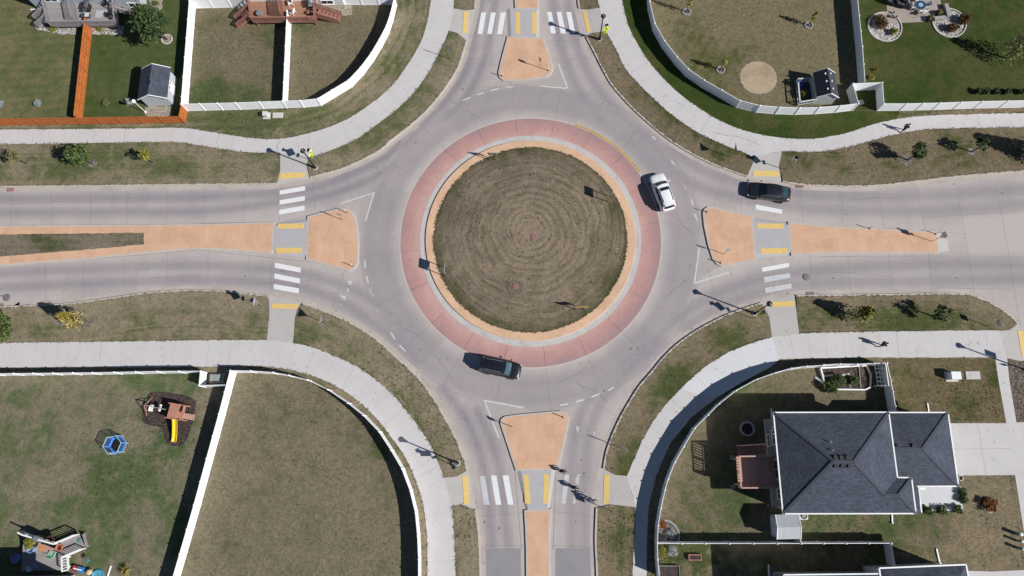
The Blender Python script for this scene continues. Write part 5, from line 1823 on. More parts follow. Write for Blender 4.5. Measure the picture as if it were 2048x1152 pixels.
def hip_house(label, px, E, sl, wallm, over=.45, wins=(), group=None):
    """px: ground corners in the photograph (ccw seen from above in world space)"""
    g = [P(x, y, GZ).to_2d() for x, y in px]
    if area(g) < 0:
        g.reverse()
    c = sum(g, V3((0, 0)))/4
    t = thing('house', label, 'house', (c.x, c.y, GZ), 0, group)
    g = [p-c for p in g]
    MB().prism(g, -.1, E).build('wall', wallm, t)
    MB().prism(offset(g, .03), -.1, .35).build('foundation', M_FOUND, t)
    e = offset(g, over)
    L0, L1 = (e[1]-e[0]).length, (e[2]-e[1]).length
    if L0 < L1:
        e = e[1:]+e[:1]
        L0, L1 = L1, L0
    half = L1/2
    rz = E+half*sl
    mA, mB = (e[3]+e[0])/2, (e[1]+e[2])/2
    d = (mB-mA).normalized()
    rA, rB = mA+d*half, mB-d*half
    up = lambda p, z: V3((p.x, p.y, z))
    r = MB()
    roof_face(r, [up(e[0], E), up(e[1], E), up(rB, rz), up(rA, rz)])
    roof_face(r, [up(e[2], E), up(e[3], E), up(rA, rz), up(rB, rz)])
    roof_face(r, [up(e[1], E), up(e[2], E), up(rB, rz)])
    roof_face(r, [up(e[3], E), up(e[0], E), up(rA, rz)])
    ro = r.build('roof', M_ROOF, t)
    MB().prism(e, E-.16, E-.02).build('soffit', M_TRIM, t)
    gutters(ro, [(e[i], e[(i+1) % 4]) for i in range(4)], E-.02)
    return t, g, c


def wallwin(t, g, i, f, z, wd, h, door=False):
    a, b = g[i], g[(i+1) % len(g)]
    d = (b-a).normalized()
    return window(t, a, b, z, wd, h, f, door, V3((d.y, -d.x)))


# --- main house, lower right
EM, EG, SL = 4.5, 2.9, .42
hc = base(1690, 930)
t = thing('house', 'house with large dark hip roof and attached garage at the lower right', 'house', hc)
U = lambda x, y, z: P(x, y, z+GZ)-hc
A_, B_, D_ = U(1547, 825, EM), U(1777.5, 824.5, EM), U(1566, 1027.5, EM)
half = (A_.y-D_.y)/2
RZ = EM+half*SL
RW, RE = U(1667, 922, RZ), U(1707.5, 924, RZ)
J1, J2, S2 = U(1795, 955, EM), U(1823, 955.5, EM), U(1832, 1027, EM)
zv = EM+1.2
for _ in range(6):
    zv = EM+SL*(U(1769, 989, zv).y-D_.y)
V1, W2 = U(1768, 989, zv), U(1797, 990, zv)
ra, rb = MB(), MB()
for f in ([A_, B_, RE, RW], [D_, S2, W2, V1, RE, RW], [J1, J2, W2, V1]):
    roof_face(ra, f)
for f in ([A_, RW, D_], [B_, J1, V1, RE], [J2, S2, W2]):
    roof_face(rb, f)
ro = ra.build('roof', M_ROOF, t)
rb.build('hip', M_ROOFX, ro)
cap = MB()
for a, b in ((A_, RW), (D_, RW), (RW, RE), (RE, B_), (RE, V1), (V1, W2), (W2, J2), (W2, S2)):
    cap.bar(a+V3((0, 0, .012)), b+V3((0, 0, .012)), .26, .03)
cap.build('ridge_cap', mat('ridge_shingles', (.052, .059, .08), .9, .3, 6), ro)
gutters(ro, [(A_, B_), (B_, J1), (J1, J2), (J2, S2), (D_, S2), (A_, D_)], EM-.04)
fp = [p.to_2d() for p in (A_, D_, S2, J2, J1, B_)]
sof = fp if area(fp) > 0 else fp[::-1]
MB().prism(sof, EM-.2, EM-.05).build('soffit', M_TRIM, t)
wl = offset(sof, -.45)
MB().prism(wl, -.1, EM-.19).build('wall', M_SIDINGD, t)
MB().prism(offset(wl, .03), -.1, .4).build('foundation', M_FOUND, t)
# west wall: patio door and windows; wl order is ccw
for i in range(len(wl)):
    a, b = wl[i], wl[(i+1) % len(wl)]
    d = (b-a).normalized()
    nrm = V3((d.y, -d.x))
    if nrm.x < -.9:
        window(t, a, b, 2.55, 1.9, 2.05, .58, True, nrm)
        window(t, a, b, 2.9, 1.4, 1.2, .22, False, nrm)
        window(t, a, b, 1.0, 1.2, .7, .25, False, nrm)
        window(t, a, b, 2.9, 1.0, 1.2, .85, False, nrm)
    elif nrm.y < -.9 and (b-a).length > 5:
        for f in (.25, .6):
            window(t, a, b, 2.9, 1.2, 1.1, f, False, nrm)
    elif nrm.y > .9 and (b-a).length > 5:
        for f in (.3, .7):
            window(t, a, b, 2.9, 1.2, 1.1, f, False, nrm)
# garage wing
GA, GB, GC, GD_ = U(1777, 825, EG), U(1896, 825, EG), U(1917, 972.3, EG), U(1812, 972.3, EG)
GA2 = U(1762, 825, EG)
GD2 = U(1780, 973, EG)
gh = (GB.y-GC.y)/2
GZR = EG+gh*SL
G1, G2 = U(1786, 896, GZR), U(1845, 897.5, GZR)
G1.x -= .8
r2, r3 = MB(), MB()
roof_face(r2, [GA2, GB, G2, G1])
roof_face(r2, [GD2, GC, G2, G1])
roof_face(r3, [GB, GC, G2])
g_ro = r2.build('garage_roof', M_ROOF, t)
r3.build('hip', M_ROOFX, g_ro)
cap = MB()
for a, b in ((G1, G2), (G2, GB), (G2, GC)):
    cap.bar(a+V3((0, 0, .012)), b+V3((0, 0, .012)), .26, .03)
cap.build('ridge_cap', mat('ridge_shingles', (.052, .059, .08)), g_ro)
gutters(g_ro, [(GA2, GB), (GB, GC), (U(1834, 972.3, EG), GC)], EG-.04)
gw = [p.to_2d() for p in (GA2, GD2, GC, GB)]
MB().prism(gw if area(gw) > 0 else gw[::-1], EG-.18, EG-.05).build('garage_soffit', M_TRIM, t)
gq = offset(gw if area(gw) > 0 else gw[::-1], -.4)
MB().prism(gq, -.1, EG-.17).build('garage_wall', M_SIDINGD, t)
for i in range(4):
    a, b = gq[i], gq[(i+1) % 4]
    d = (b-a).normalized()
    nrm = V3((d.y, -d.x))
    if nrm.x > .9:
        c = a.lerp(b, .5)+nrm*.03
        dr = MB()
        for k in range(4):
            dr.box((c.x, c.y, .3+k*.56), (4.6, .05, .53), math.atan2(d.y, d.x))
        dr.build('garage_door', M_TRIM, t)
# porch roof lip between main roof and porch
lip = MB()
roof_face(lip, [U(1815, 972, EG+.12), U(1836, 972, EG-.1), U(1843, 1025, EG-.2), U(1822, 1026, EG+.1)])
lp = lip.build('porch_roof', M_ROOF, t)
gutters(lp, [(U(1836, 973, EG-.2), U(1843, 1025, EG-.2))], EG-.22)
# roof vents
M_VENT = mat('black_roof_vent', (.012, .012, .013), .6, .2)
plane_z = lambda x, y, s: None


def vent(px, py, zlo, m=M_VENT, kind='vent'):
    # find the height of the roof under the pixel by marching along the view ray
    best = None
    for k in range(300):
        z = 7.2-.018*k
        p = U(px, py, z)
        zz = []
        for tri in TRI:
            zz += hit(tri, p)
        if zz and max(zz) >= z:
            best = V3((p.x, p.y, max(zz)))
            break
    if best is None:
        return
    v = MB()
    if kind == 'vent':
        v.box((best.x, best.y, best.z+.07), (.36, .36, .1)).box((best.x, best.y, best.z+.02), (.28, .28, .12))
    else:
        v.tube([best-V3((0, 0, .1)), best+V3((0, 0, .35))], .055, 8)
        v.lathe([(.14, -.05), (.06, .06)], 10, best)
    v.build('roof_vent' if kind == 'vent' else 'vent_pipe', m, ro)


def hit(tri, p):
    a, b, c = tri
    d = (b.x-a.x)*(c.y-a.y)-(c.x-a.x)*(b.y-a.y)
    if abs(d) < 1e-9:
        return []
    u = ((p.x-a.x)*(c.y-a.y)-(c.x-a.x)*(p.y-a.y))/d
    v = ((b.x-a.x)*(p.y-a.y)-(p.x-a.x)*(b.y-a.y))/d
    if u < -.001 or v < -.001 or u+v > 1.001:
        return []
    return [a.z+u*(b.z-a.z)+v*(c.z-a.z)]


TRI = []
for f in ([A_, B_, RE, RW], [D_, S2, W2, V1, RE, RW], [A_, RW, D_], [B_, J1, V1, RE], [GA2, GB, G2, G1], [GD2, GC, G2, G1], [GB, GC, G2]):
    for i in range(1, len(f)-1):
        TRI.append((f[0], f[i], f[i+1]))
zr = Z(1648, 730)
for x, y in ((92, 762), (142, 762), (192, 762), (98, 830), (152, 830), (208, 830), (610, 668), (737, 668)):
    vent(*zr([(x, y)])[0], 0)
for x, y in ((48, 634), (66, 702)):
    vent(*zr([(x, y)])[0], 0, M_GREYM, 'pipe')
# satellite details on the west eave
for x, y in ((1549.5, 854), (1550.5, 868)):
    p = U(x, y, EM-.1)
    MB().box((p.x-.08, p.y, p.z), (.25, .1, .08)).build('light_fixture', M_TRIM, t)
# porch slab
ps = W([(1834, 974), (1921, 973), (1925, 1021), (1842, 1022)])
sheet('porch_slab', ps, GZ+.12, M_SIDE2, skirt=GZ-.02)
slab('small white doormat stone on the porch slab', 1843, 976.5, (.6, .25, .05), M_TRIM, 'door_mat', 0, 'door mat').location.z = GZ+.1

hip_house('dark roofed neighbour house at the bottom right corner', [(1725, 1132), (1870, 1126), (1905, 1330), (1752, 1340)], 4.5, .42, M_SIDINGW)
hip_house('wide dark roofed neighbour house cut by the bottom edge', [(1546, 1145), (1722, 1143), (1735, 1330), (1560, 1330)], 4.44, .42, M_SIDINGD)
tA, gA, cA = hip_house('blue grey house behind the grey deck at the top left', [(78, 18.5), (292, 17), (300, -150), (90, -150)], 4.4, .42, M_SIDING)
tB, gB, cB = hip_house('white house behind the brown deck at the top', [(463, 14.5), (690, 12.5), (693, -160), (468, -160)], 4.4, .42, M_SIDINGW)
tC, gC, cC = hip_house('house cut by the bottom left corner behind the cluttered deck', [(-70, 1155), (150, 1150), (146, 1330), (-80, 1335)], 4.4, .42, M_SIDINGD)
for tt, gg, ww in ((tA, gA, ((.2, 2.5, 1.6, 2.0, True), (.45, 2.7, 1.8, 1.1, False), (.93, .75, 1.7, .75, False), (.72, 2.7, 1.8, 1.1, False))), (tB, gB, ((.86, .85, 1.5, .7, False), (.5, 2.4, 1.9, 2.05, True), (.25, 2.4, 1.9, 2.05, True)))):
    for i in range(4):
        a, b = gg[i], gg[(i+1) % 4]
        d = (b-a).normalized()
        if -d.x < -.8:
            for f, z, wd, h, dr in ww:
                window(tt, a, b, z, wd, h, f, dr, V3((d.y, -d.x)))
for i in range(4):
    a, b = gC[i], gC[(i+1) % 4]
    d = (b-a).normalized()
    if d.x < -.8:
        window(tC, a, b, 2.0, 1.8, 2.0, .35, True, V3((d.y, -d.x)))

# downspout extensions lying on the lawns
DG = 'white downspout extensions lying on the lawn'
for a, b, lb in (((1854, 806), (1857.5, 826), 'from the garage north side onto the weedy lawn'), ((1542, 817), (1543.5, 834), 'at the upper left corner of the large dark roof'), ((1783, 1024), (1784, 1046), 'below the south eave of the large dark roof'), ((1872, 1097), (1879, 1126), 'above the bottom right neighbour roof'), ((1536.5, 1129), (1537.5, 1150), 'at the left end of the wide bottom neighbour roof'), ((223, 1131), (215, 1156), 'beside the golden grass in the bottom left yard'), ((62, 20), (77, 19), 'at the left corner of the blue grey house')):
    pa, pb = base(*a), base(*b)
    c = (pa+pb)/2
    t = thing('downspout', 'white downspout pipe '+lb, 'downspout', c, 0, DG)
    MB().bar((pa-c)+V3((0, 0, .08)), (pb-c)+V3((0, 0, .06)), .13, .1).build('pipe', M_TRIM, t)
    MB().bar((pb-c)+V3((0, 0, .22)), (pb-c)+V3((0, 0, .0)), .14, .11).build('elbow', M_TRIM, t)
# air conditioner
t = thing('air_conditioner', 'air conditioner on a white pad below the eave of the large dark roof', 'air conditioner', base(1601, 1030))
MB().box((0, 0, .03), (1.25, .9, .12)).build('pad', M_PALE, t, bevel=.02)
MB().box((0, 0, .5), (.8, .75, .8)).build('case', M_BOXG, t, bevel=.03)
MB().lathe([(.33, .9), (.33, .93), (.29, .93), (.29, .905)], 18).build('fan_ring', M_BLACKM, t)
for i in range(5):
    MB().box((math.cos(i*1.257)*.14, math.sin(i*1.257)*.14, .912), (.24, .09, .012), i*1.257).build('fan_blade', M_GREYM, t)
t = thing('hose_reel', 'coiled pale hose at the corner of the garage by the driveway', 'hose', base(1920, 956))
for k in range(3):
    MB().tube([(math.cos(a*.35)*.24, math.sin(a*.35)*.24, .05+.05*k) for a in range(19)], .028, 6).build('coil', M_DEL, t)


# ------------------------------------------------------------------ sheds
def shed(label, px, E, RZ_, wm, rm, axis, over=.2):
    """gabled shed; axis 0: ridge joins the middles of sides 0-1 and 2-3 of the corner list"""
    g = [base(*p).to_2d() for p in px]
    if area(g) < 0:
        g = [g[1], g[0], g[3], g[2]]
    c = sum(g, V3((0, 0)))/4
    t = thing('garden_shed', label, 'shed', (c.x, c.y, GZ))
    g = [p-c for p in g]
    m0, m1 = (g[0]+g[1])/2, (g[2]+g[3])/2
    up = lambda p, z: V3((p.x, p.y, z))
    mb = MB()
    mb.v = [up(p, -.05) for p in g]+[up(p, E) for p in g]+[up(m0, RZ_), up(m1, RZ_)]
    mb.f = [(0, 1, 5, 8, 4), (2, 3, 7, 9, 6), (1, 2, 6, 5), (3, 0, 4, 7), (3, 2, 1, 0), (4, 8, 9, 7), (8, 5, 6, 9)]
    mb.build('wall', wm, t)
    d = (m1-m0).normalized()
    r0, r1 = up(m0-d*over, RZ_+.06), up(m1+d*over, RZ_+.06)
    dz = (RZ_-E)/((g[1]-g[0]).length/2)
    s = (g[1]-g[0]).normalized()
    pl = MB()
    e = [up(g[0]-s*over-d*over, E-dz*over+.06), up(g[3]-s*over+d*over, E-dz*over+.06), up(g[1]+s*over-d*over, E-dz*over+.06), up(g[2]+s*over+d*over, E-dz*over+.06)]
    for a, b, q, w_ in ((r0, r1, e[1], e[0]), (r0, r1, e[3], e[2])):
        k = len(pl.v)
        dn = V3((0, 0, -.05))
        pl.v += [a, b, q, w_, a+dn, b+dn, q+dn, w_+dn]
        pl.f += [(k, k+1, k+2, k+3), (k+7, k+6, k+5, k+4), (k, k+3, k+7, k+4), (k+1, k+5, k+6, k+2), (k+2, k+6, k+7, k+3)]
    ro = pl.build('roof', rm, t)
    for a, b in ((r0, e[0]), (r0, e[2]), (r1, e[1]), (r1, e[3])):
        MB().bar(a+V3((0, 0, -.03)), b+V3((0, 0, -.03)), .07, .12).build('barge_board', M_TRIM, t)
    return t, g, ro, r0, r1


t, g, ro, r0, r1 = shed('blue grey garden shed with dark gable roof beside the white fence', [(297, 213), (348, 210.5), (354, 157), (304, 158.5)], 2.1, 2.95, siding_mat('pale_blue_siding', (.50, .53, .57)), M_ROOFX, 0, .22)
a, b = g[1], g[2]
d = (b-a).normalized()
nn = V3((d.y, -d.x))
for f in (.42, .58):
    c = a.lerp(b, f)+nn*.03
    o = MB().box((c.x, c.y, 1.0), (.62, .05, 1.85), math.atan2(d.y, d.x)).build('door', M_TRIM, t)
    MB().box((c.x+nn.x*.04, c.y+nn.y*.04, 1.5), (.36, .03, .12), math.atan2(d.y, d.x)).build('hinge', M_BLACKM, o)
MB().box((0, -.4, 2.96), (.16, .5, .12)).build('ridge_vent', M_VENT, ro)
t, g, ro, r0, r1 = shed('small garden shed with dark roof and white vents in the tan yard', [(1624, 207), (1663, 208.5), (1656, 163), (1617, 161.6)], 1.75, 2.6, siding_mat('pale_green_siding', (.50, .52, .49)), mat('dark_metal_roof', (.05, .05, .062), .45, .2, 2), 0, .12)
for k in (.2, .5, .8):
    for s in (-1, 1):
        p = r0.lerp(r1, k)
        MB().ball((p.x+s*.3, p.y, p.z-.08), (.1, .13, .07)).build('roof_vent', M_TRIM, ro, smooth=True)
t, g, ro, r0, r1 = shed('pale grey roofed garden shed below the large dark house', [(1543, 1072), (1540, 1029), (1580, 1028.5), (1585, 1071)], 1.95, 2.3, siding_mat('shed_siding', (.45, .47, .5)), board_mat('pale_metal_roof', (.40, .41, .44), R(90), .3, .05), 0, .12)
a, b = min(((g[i], g[(i+1) % 4]) for i in range(4)), key=lambda e: (e[0].x+e[1].x))
d = (b-a).normalized()
nn = V3((d.y, -d.x))
for f in (.3, .7):
    c = a.lerp(b, f)+nn*.03
    o = MB().box((c.x, c.y, .95), (.78, .05, 1.7), math.atan2(d.y, d.x)).build('door', mat('pale_blue_door', (.55, .62, .70), .5, .05), t)
    c2 = c+nn*.04+d*(.3 if f < .5 else -.3)
    MB().box((c2.x, c2.y, .95), (.04, .04, .2), math.atan2(d.y, d.x)).build('handle', M_IRON, o)

# ------------------------------------------------------------------ decks
M_DECKG = board_mat('grey_deck_boards', (.27, .25, .245), R(0), .15, .12)
M_RAILG = mat('grey_deck_wood', (.27, .25, .26), .7, .25, 5)
M_DECKB = board_mat('brown_deck_boards', (.30, .155, .105), R(0), .15, .15)
M_RAILB = mat('brown_deck_wood', (.30, .14, .105), .7, .25, 5)
M_DECKC = board_mat('cedar_deck_boards', (.44, .285, .225), R(90), .15, .12)
M_RAILC = mat('cedar_deck_wood', (.46, .28, .215), .7, .2, 5)
M_DECKW = board_mat('weathered_deck_boards', (.28, .255, .25), R(20), .15, .12)


def railing(t, a, b, z, m, h=.95, step=.26, bal=.085, name='railing'):
    mb = MB()
    a, b = V3(a), V3(b)
    L = (b-a).length
    d = (b-a).normalized()
    u = V3((0, 0, 1))
    mb.bar(a+u*(z+h) if a.z == 0 else a+u*h, b+u*(z+h) if b.z == 0 else b+u*h, .14, .05)
    A, B = (a+u*z if a.z == 0 else a), (b+u*z if b.z == 0 else b)
    mb.bar(A+u*.1, B+u*.1, .06, .06)
    k = max(2, int(L/step))
    for i in range(1, k):
        p = A.lerp(B, i/k)
        mb.box((p.x, p.y, p.z+h/2+.03), (bal, bal*.7, h-.08), math.atan2(d.y, d.x))
    k = max(1, round(L/1.9))
    for i in range(k+1):
        p = A.lerp(B, i/k)
        mb.box((p.x, p.y, p.z+h/2), (.1, .1, h), math.atan2(d.y, d.x))
    return mb.build(name, m, t)


def stairs(t, top, bot, wd, z0, z1, n, m, rails=0, name='stairs'):
    """from top (height z1) down to bot (height z0)"""
    top, bot = V3(top), V3(bot)
    d = (bot-top)
    L = d.length
    d.normalize()
    s = V3((-d.y, d.x))
    ang = math.atan2(d.y, d.x)
    st = MB()
    for q in (-wd/2, wd/2):
        st.bar((top.x+s.x*q, top.y+s.y*q, z1-.14), (bot.x+s.x*q, bot.y+s.y*q, z0+.02), .05, .22)
    o = st.build(name, m, t)
    for i in range(n):
        f = (i+.5)/n
        p = top.lerp(bot, f)
        MB().box((p.x, p.y, z1-(z1-z0)*(i+1)/(n+1)), (L/n*.92, wd-.02, .04), ang).build('step', m, o)
    for q in (-wd/2, wd/2)[:rails]:
        railing(t, (top.x+s.x*q, top.y+s.y*q, z1), (bot.x+s.x*q, bot.y+s.y*q, max(z0, .02)), 0, m, .9, .2)
    return o


def deck(label, px, z, m, mr, rails, rm=None, bal=.085):
    """px: platform corners seen in the photograph at deck height"""
    q = [P(x, y, GZ+z).to_2d() for x, y in px]
    if area(q) < 0:
        q.reverse()
        n = len(q)
        rails = [(n-2-i) % n for i in rails]
    c = sum(q, V3((0, 0)))/len(q)
    t = thing('deck', label, 'deck', (c.x, c.y, GZ))
    q = [p-c for p in q]
    MB().prism(q, z-.05, z).build('floor', m, t)
    fr = MB()
    i2 = offset(q, -.06)
    for i in range(len(q)):
        a, b = i2[i], i2[(i+1) % len(q)]
        fr.bar((a.x, a.y, z-.17), (b.x, b.y, z-.17), .05, .22)
    fr.build('joist', mr, t)
    for p in offset(q, -.25):
        MB().box((p.x, p.y, (z-.05)/2-.05), (.14, .14, z-.05)).build('support_post', mr, t)
    for i in rails:
        a, b = q[i], q[(i+1) % len(q)]
        railing(t, (a.x, a.y, 0), (b.x, b.y, 0), z, rm or mr, bal=bal)
    return t, q, c


LOC = lambda c, x, y, z: (P(x, y, GZ+z)-V3((c.x, c.y, GZ)))
# grey double deck, top left
t, q, c = deck('grey wooden deck shared by two homes at the top left', [(92, 3), (104, 52), (237, 50.5), (232, 2)], 1.05, M_DECKG, M_RAILG, (0, 1, 2))
a, b = LOC(c, 150, 3, 1.05), LOC(c, 160, 50, 1.05)
scr = MB()
dd = (b-a).to_2d().normalized()
for i in range(22):
    p = a.lerp(b, (i+.5)/22)
    scr.box((p.x, p.y, 1.05+.85), (.09, .03, 1.7), math.atan2(dd.y, dd.x)+R(35))
for zz_ in (.1, 1.72):
    scr.bar((a.x, a.y, 1.05+zz_), (b.x, b.y, 1.05+zz_), .1, .08)
scr.build('privacy_screen', M_RAILG, t)
p1, p2 = LOC(c, 95, 30, 1.05), LOC(c, 78, 48, 0.3)
stairs(t, (p1.x, p1.y), (p2.x, p2.y), 1.15, .45, 1.05, 3, M_RAILG, 2)
p3 = LOC(c, 84, 56, 0)
stairs(t, (p2.x, p2.y), (p3.x, p3.y), 1.1, 0, .45, 2, M_RAILG)
p1, p2 = LOC(c, 234, 14, 1.05), LOC(c, 262, 22, 0)
stairs(t, (p1.x, p1.y), (p2.x, p2.y), 1.1, 0, 1.05, 5, M_RAILG, 2)
# brown double deck
t, q, c = deck('brown wooden deck with stairs at both ends at the top', [(500, 2), (507, 44), (633, 43), (631, 2)], 1.05, M_DECKB, M_RAILB, (0, 1, 2))
a, b = LOC(c, 564, 2, 1.05), LOC(c, 569, 42, 1.05)
scr = MB()
dd = (b-a).to_2d().normalized()
for i in range(18):
    p = a.lerp(b, (i+.5)/18)
    scr.box((p.x, p.y, 1.05+.85), (.12, .03, 1.7), math.atan2(dd.y, dd.x)+R(25))
for zz_ in (.1, 1.72):
    scr.bar((a.x, a.y, 1.05+zz_), (b.x, b.y, 1.05+zz_), .1, .08)
scr.build('privacy_screen', M_RAILB, t)
p1, p2 = LOC(c, 501, 28, 1.05), LOC(c, 475, 48, 0)
stairs(t, (p1.x, p1.y), (p2.x, p2.y), 1.15, 0, 1.05, 5, M_RAILB, 2)
p1, p2 = LOC(c, 634, 24, 1.05), LOC(c, 682, 39, 0)
stairs(t, (p1.x, p1.y), (p2.x, p2.y), 1.2, 0, 1.05, 6, M_RAILB, 2)
# cedar deck of the dark roofed house
t, q, c = deck('cedar deck at the back of the dark roofed house mostly in its shadow', [(1472, 913), (1477, 975), (1556, 975), (1550, 912)], 2.2, M_DECKC, M_RAILC, (0, 1, 3))
p1, p2 = LOC(c, 1532, 899, 2.1), LOC(c, 1474, 902, 0)
stairs(t, (p1.x, p1.y), (p2.x, p2.y), 1.05, 0, 2.2, 11, M_RAILC, 1)
M_POT = mat('pale_green_pot', (.32, .42, .25), .6, .1)
for x, y, lb in ((1462, 915, 'pale green plant hung outside the upper corner of the cedar deck'), (1466, 974, 'pale green plant hung outside the lower corner of the cedar deck')):
    bush('hanging_plant', lb, x, y, .24, .4, 'silver', 110, .07, 'potted plants of the cedar deck', 'plant', GZ+1.2)
# cluttered deck bottom left
t, q, c = deck('cluttered weathered deck with white railing in the bottom left yard', [(48, 1063), (57.6, 1068), (119, 1086), (135, 1113), (136, 1140), (42, 1142)][::1], .8, M_DECKW, M_TRIM, (1, 3, 0), M_TRIM, .05)
lq = [P(x, y, GZ+.8).to_2d()-c for x, y in ((120, 1085), (158, 1069), (171, 1097), (134, 1113))]
MB().prism(lq, .72, .79).build('landing', M_DECKW, t)
railing(t, (lq[0].x, lq[0].y, 0), (lq[1].x, lq[1].y, 0), .8, M_TRIM, bal=.05)
railing(t, (lq[3].x, lq[3].y, 0), (lq[2].x, lq[2].y, 0), .8, M_TRIM, bal=.05)
p1, p2 = (lq[1]+lq[2])/2, (lq[1]+lq[2])/2+(lq[1]-lq[0]).normalized()*.3
stairs(t, (p1.x, p1.y), (p2.x, p2.y), 1.3, .3, .75, 1, M_DECKW, 0)
DZC = GZ+.8
# pen beside the small shed
pc = base(1606, 187)
t = thing('porch', 'small railed porch beside the small dark roofed shed', 'porch', pc)
q = [base(*p).to_2d()-pc.to_2d() for p in ((1594, 212), (1632, 206), (1620, 165), (1590, 166))]
MB().prism(q, -.02, .16).build('floor', mat('dark_porch_floor', (.055, .055, .065), .8), t)
for i in (0, 2, 3):
    a, b = q[i], q[(i+1) % 4]
    railing(t, (a.x, a.y, 0), (b.x, b.y, 0), .16, M_BOXG, .8, .3, .04)
bush('climbing_plant', 'yellow green plant growing in the railed porch beside the small shed', 1603, 192, .5, 1.1, 'ygreen', 260, .11, None, 'plant')


# ------------------------------------------------------------------ garden furniture
def chair(label, loc, rz, m, group=None, name='garden_chair'):
    t = thing(name, label, 'chair', loc, R(rz), group)
    MB().box((0, 0, .42), (.52, .54, .05)).build('seat', m, t, bevel=.015)
    MB().box((-.29, 0, .74), (.06, .54, .62), 0, R(-12)).build('backrest', m, t, bevel=.015)
    for s in (-1, 1):
        MB().box((-.02, s*.3, .62), (.5, .06, .04)).build('armrest', m, t)
        for x in (-.24, .24):
            MB().bar((x, s*.26, .42), (x*1.1, s*.28, 0), .05).build('leg', m, t)
    return t


def table(label, loc, r, m, mtop, name='round_table', h=.72, n=20):
    t = thing(name, label, 'table', loc)
    MB().lathe([(r, h-.04), (r, h), (r-.02, h+.01)], n).build('tabletop', mtop, t)
    for i in range(4):
        a = .785+i*1.571
        MB().bar((math.cos(a)*r*.6, math.sin(a)*r*.6, h-.03), (math.cos(a)*r*.75, math.sin(a)*r*.75, 0), .05).build('leg', m, t)
    return t


DZ = GZ+1.05
M_COVER = mat('dark_grill_cover', (.06, .063, .08), .75, .3, 3)


def grill(label, loc, rz, m, w_=1.4):
    t = thing('grill', label, 'grill', loc, R(rz))
    MB().box((0, 0, .45), (w_*.55, .5, .7)).build('cabinet', M_BLACKM, t, bevel=.03)
    MB().box((0, 0, .85), (w_, .52, .06)).build('side_shelf', m, t, bevel=.02)
    MB().grid(lambda u, v: ((u-.5)*w_*.55, math.cos(v*math.pi)*.28, .88+math.sin(v*math.pi)*.3), 4, 8).build('lid', m, t, smooth=True)
    MB().tube([(-w_*.2, -.32, 1.0), (w_*.2, -.32, 1.0)], .018, 6).build('handle', M_GREYM, t)
    return t


grill('covered dark grill on the grey deck', P(176, 15, DZ+.4)-V3((0, 0, .4)), 85, M_COVER, 1.6)
t = thing('storage_bench', 'dark storage box with pale lid below the covered grill on the grey deck', 'bench', P(174, 34, DZ))
MB().box((0, 0, .22), (.95, .5, .44)).build('body', M_COVER, t, bevel=.02)
MB().box((.25, 0, .46), (.5, .54, .05)).build('lid', M_BOXG, t, bevel=.01)
t = thing('outdoor_rug', 'pale grey rug with dark border on the grey deck', 'rug', P(206, 28, DZ+.005))
MB().box((0, 0, .006), (2.0, 1.15, .012)).build('border', M_RAILG, t)
MB().box((0, 0, .010), (1.84, 1.0, .014)).build('field', mat('pale_rug', (.40, .39, .40), .95, .06), t)
chair('dark chair on the grey deck above the pale rug', P(214, 12, DZ), 240, M_BLACKM, 'dark chairs on the grey deck')
chair('dark chair at the right end of the grey deck rug', P(221, 33, DZ), 170, M_BLACKM, 'dark chairs on the grey deck')
M_CUSH = mat('white_plastic', (.78, .77, .74), .5, .05)
chair('white chair at the top of the brown deck', P(582, 9, DZ), 200, M_CUSH, 'white chairs on the brown deck')
chair('white chair near the front railing of the brown deck', P(587, 28, DZ), 160, M_CUSH, 'white chairs on the brown deck')
grill('black grill with silver shelf on the brown deck', P(624, 8, DZ+.4)-V3((0, 0, .4)), 90, M_GREYM, 1.3)
table('small grey metal table at the left front of the brown deck', P(522, 30, DZ), .42, M_GREYM, M_GREYM, h=.5)
t = thing('deck_box', 'dark slatted box at the right front of the brown deck', 'box', P(622, 28, DZ))
MB().box((0, 0, .2), (.7, .35, .4)).build('body', M_VENT, t, bevel=.01)
MB().box((0, 0, .42), (.76, .4, .04)).build('lid', M_RAILB, t)
# stone patio, top right
M_PAT = stamped_mat('patio_stone', (.33, .275, .24), .5, .35)
sheet('patio', W([(1773, 13), (1765, -60), (1882, -60), (1881, 0), (1885, 36), (1864, 43), (1776, 47)]), GZ+.02, M_PAT, skirt=GZ-.01)
PZ = GZ+.022
t = table('dark blue round table in the middle of the stone patio', P(1835, 17, PZ), .62, M_BLACKM, mat('blue_table', (.03, .07, .12), .3, .3))
MB().lathe([(.28, .73), (.28, .74), (.1, .76)], 16).build('lazy_susan', mat('pale_blue_glass', (.3, .4, .5), .2), t)
GC_ = 'white chairs around the round patio table'
chair('white chair above the round patio table', P(1834, 4, PZ), -90, M_CUSH, GC_)
chair('white chair left of the round patio table', P(1823, 17, PZ), 0, M_CUSH, GC_)
chair('white chair below the round patio table', P(1841, 28, PZ), 110, M_CUSH, GC_)
chair('grey mesh chair with white back right of the round patio table', P(1850, 15, PZ), 185, M_BOXG, None)
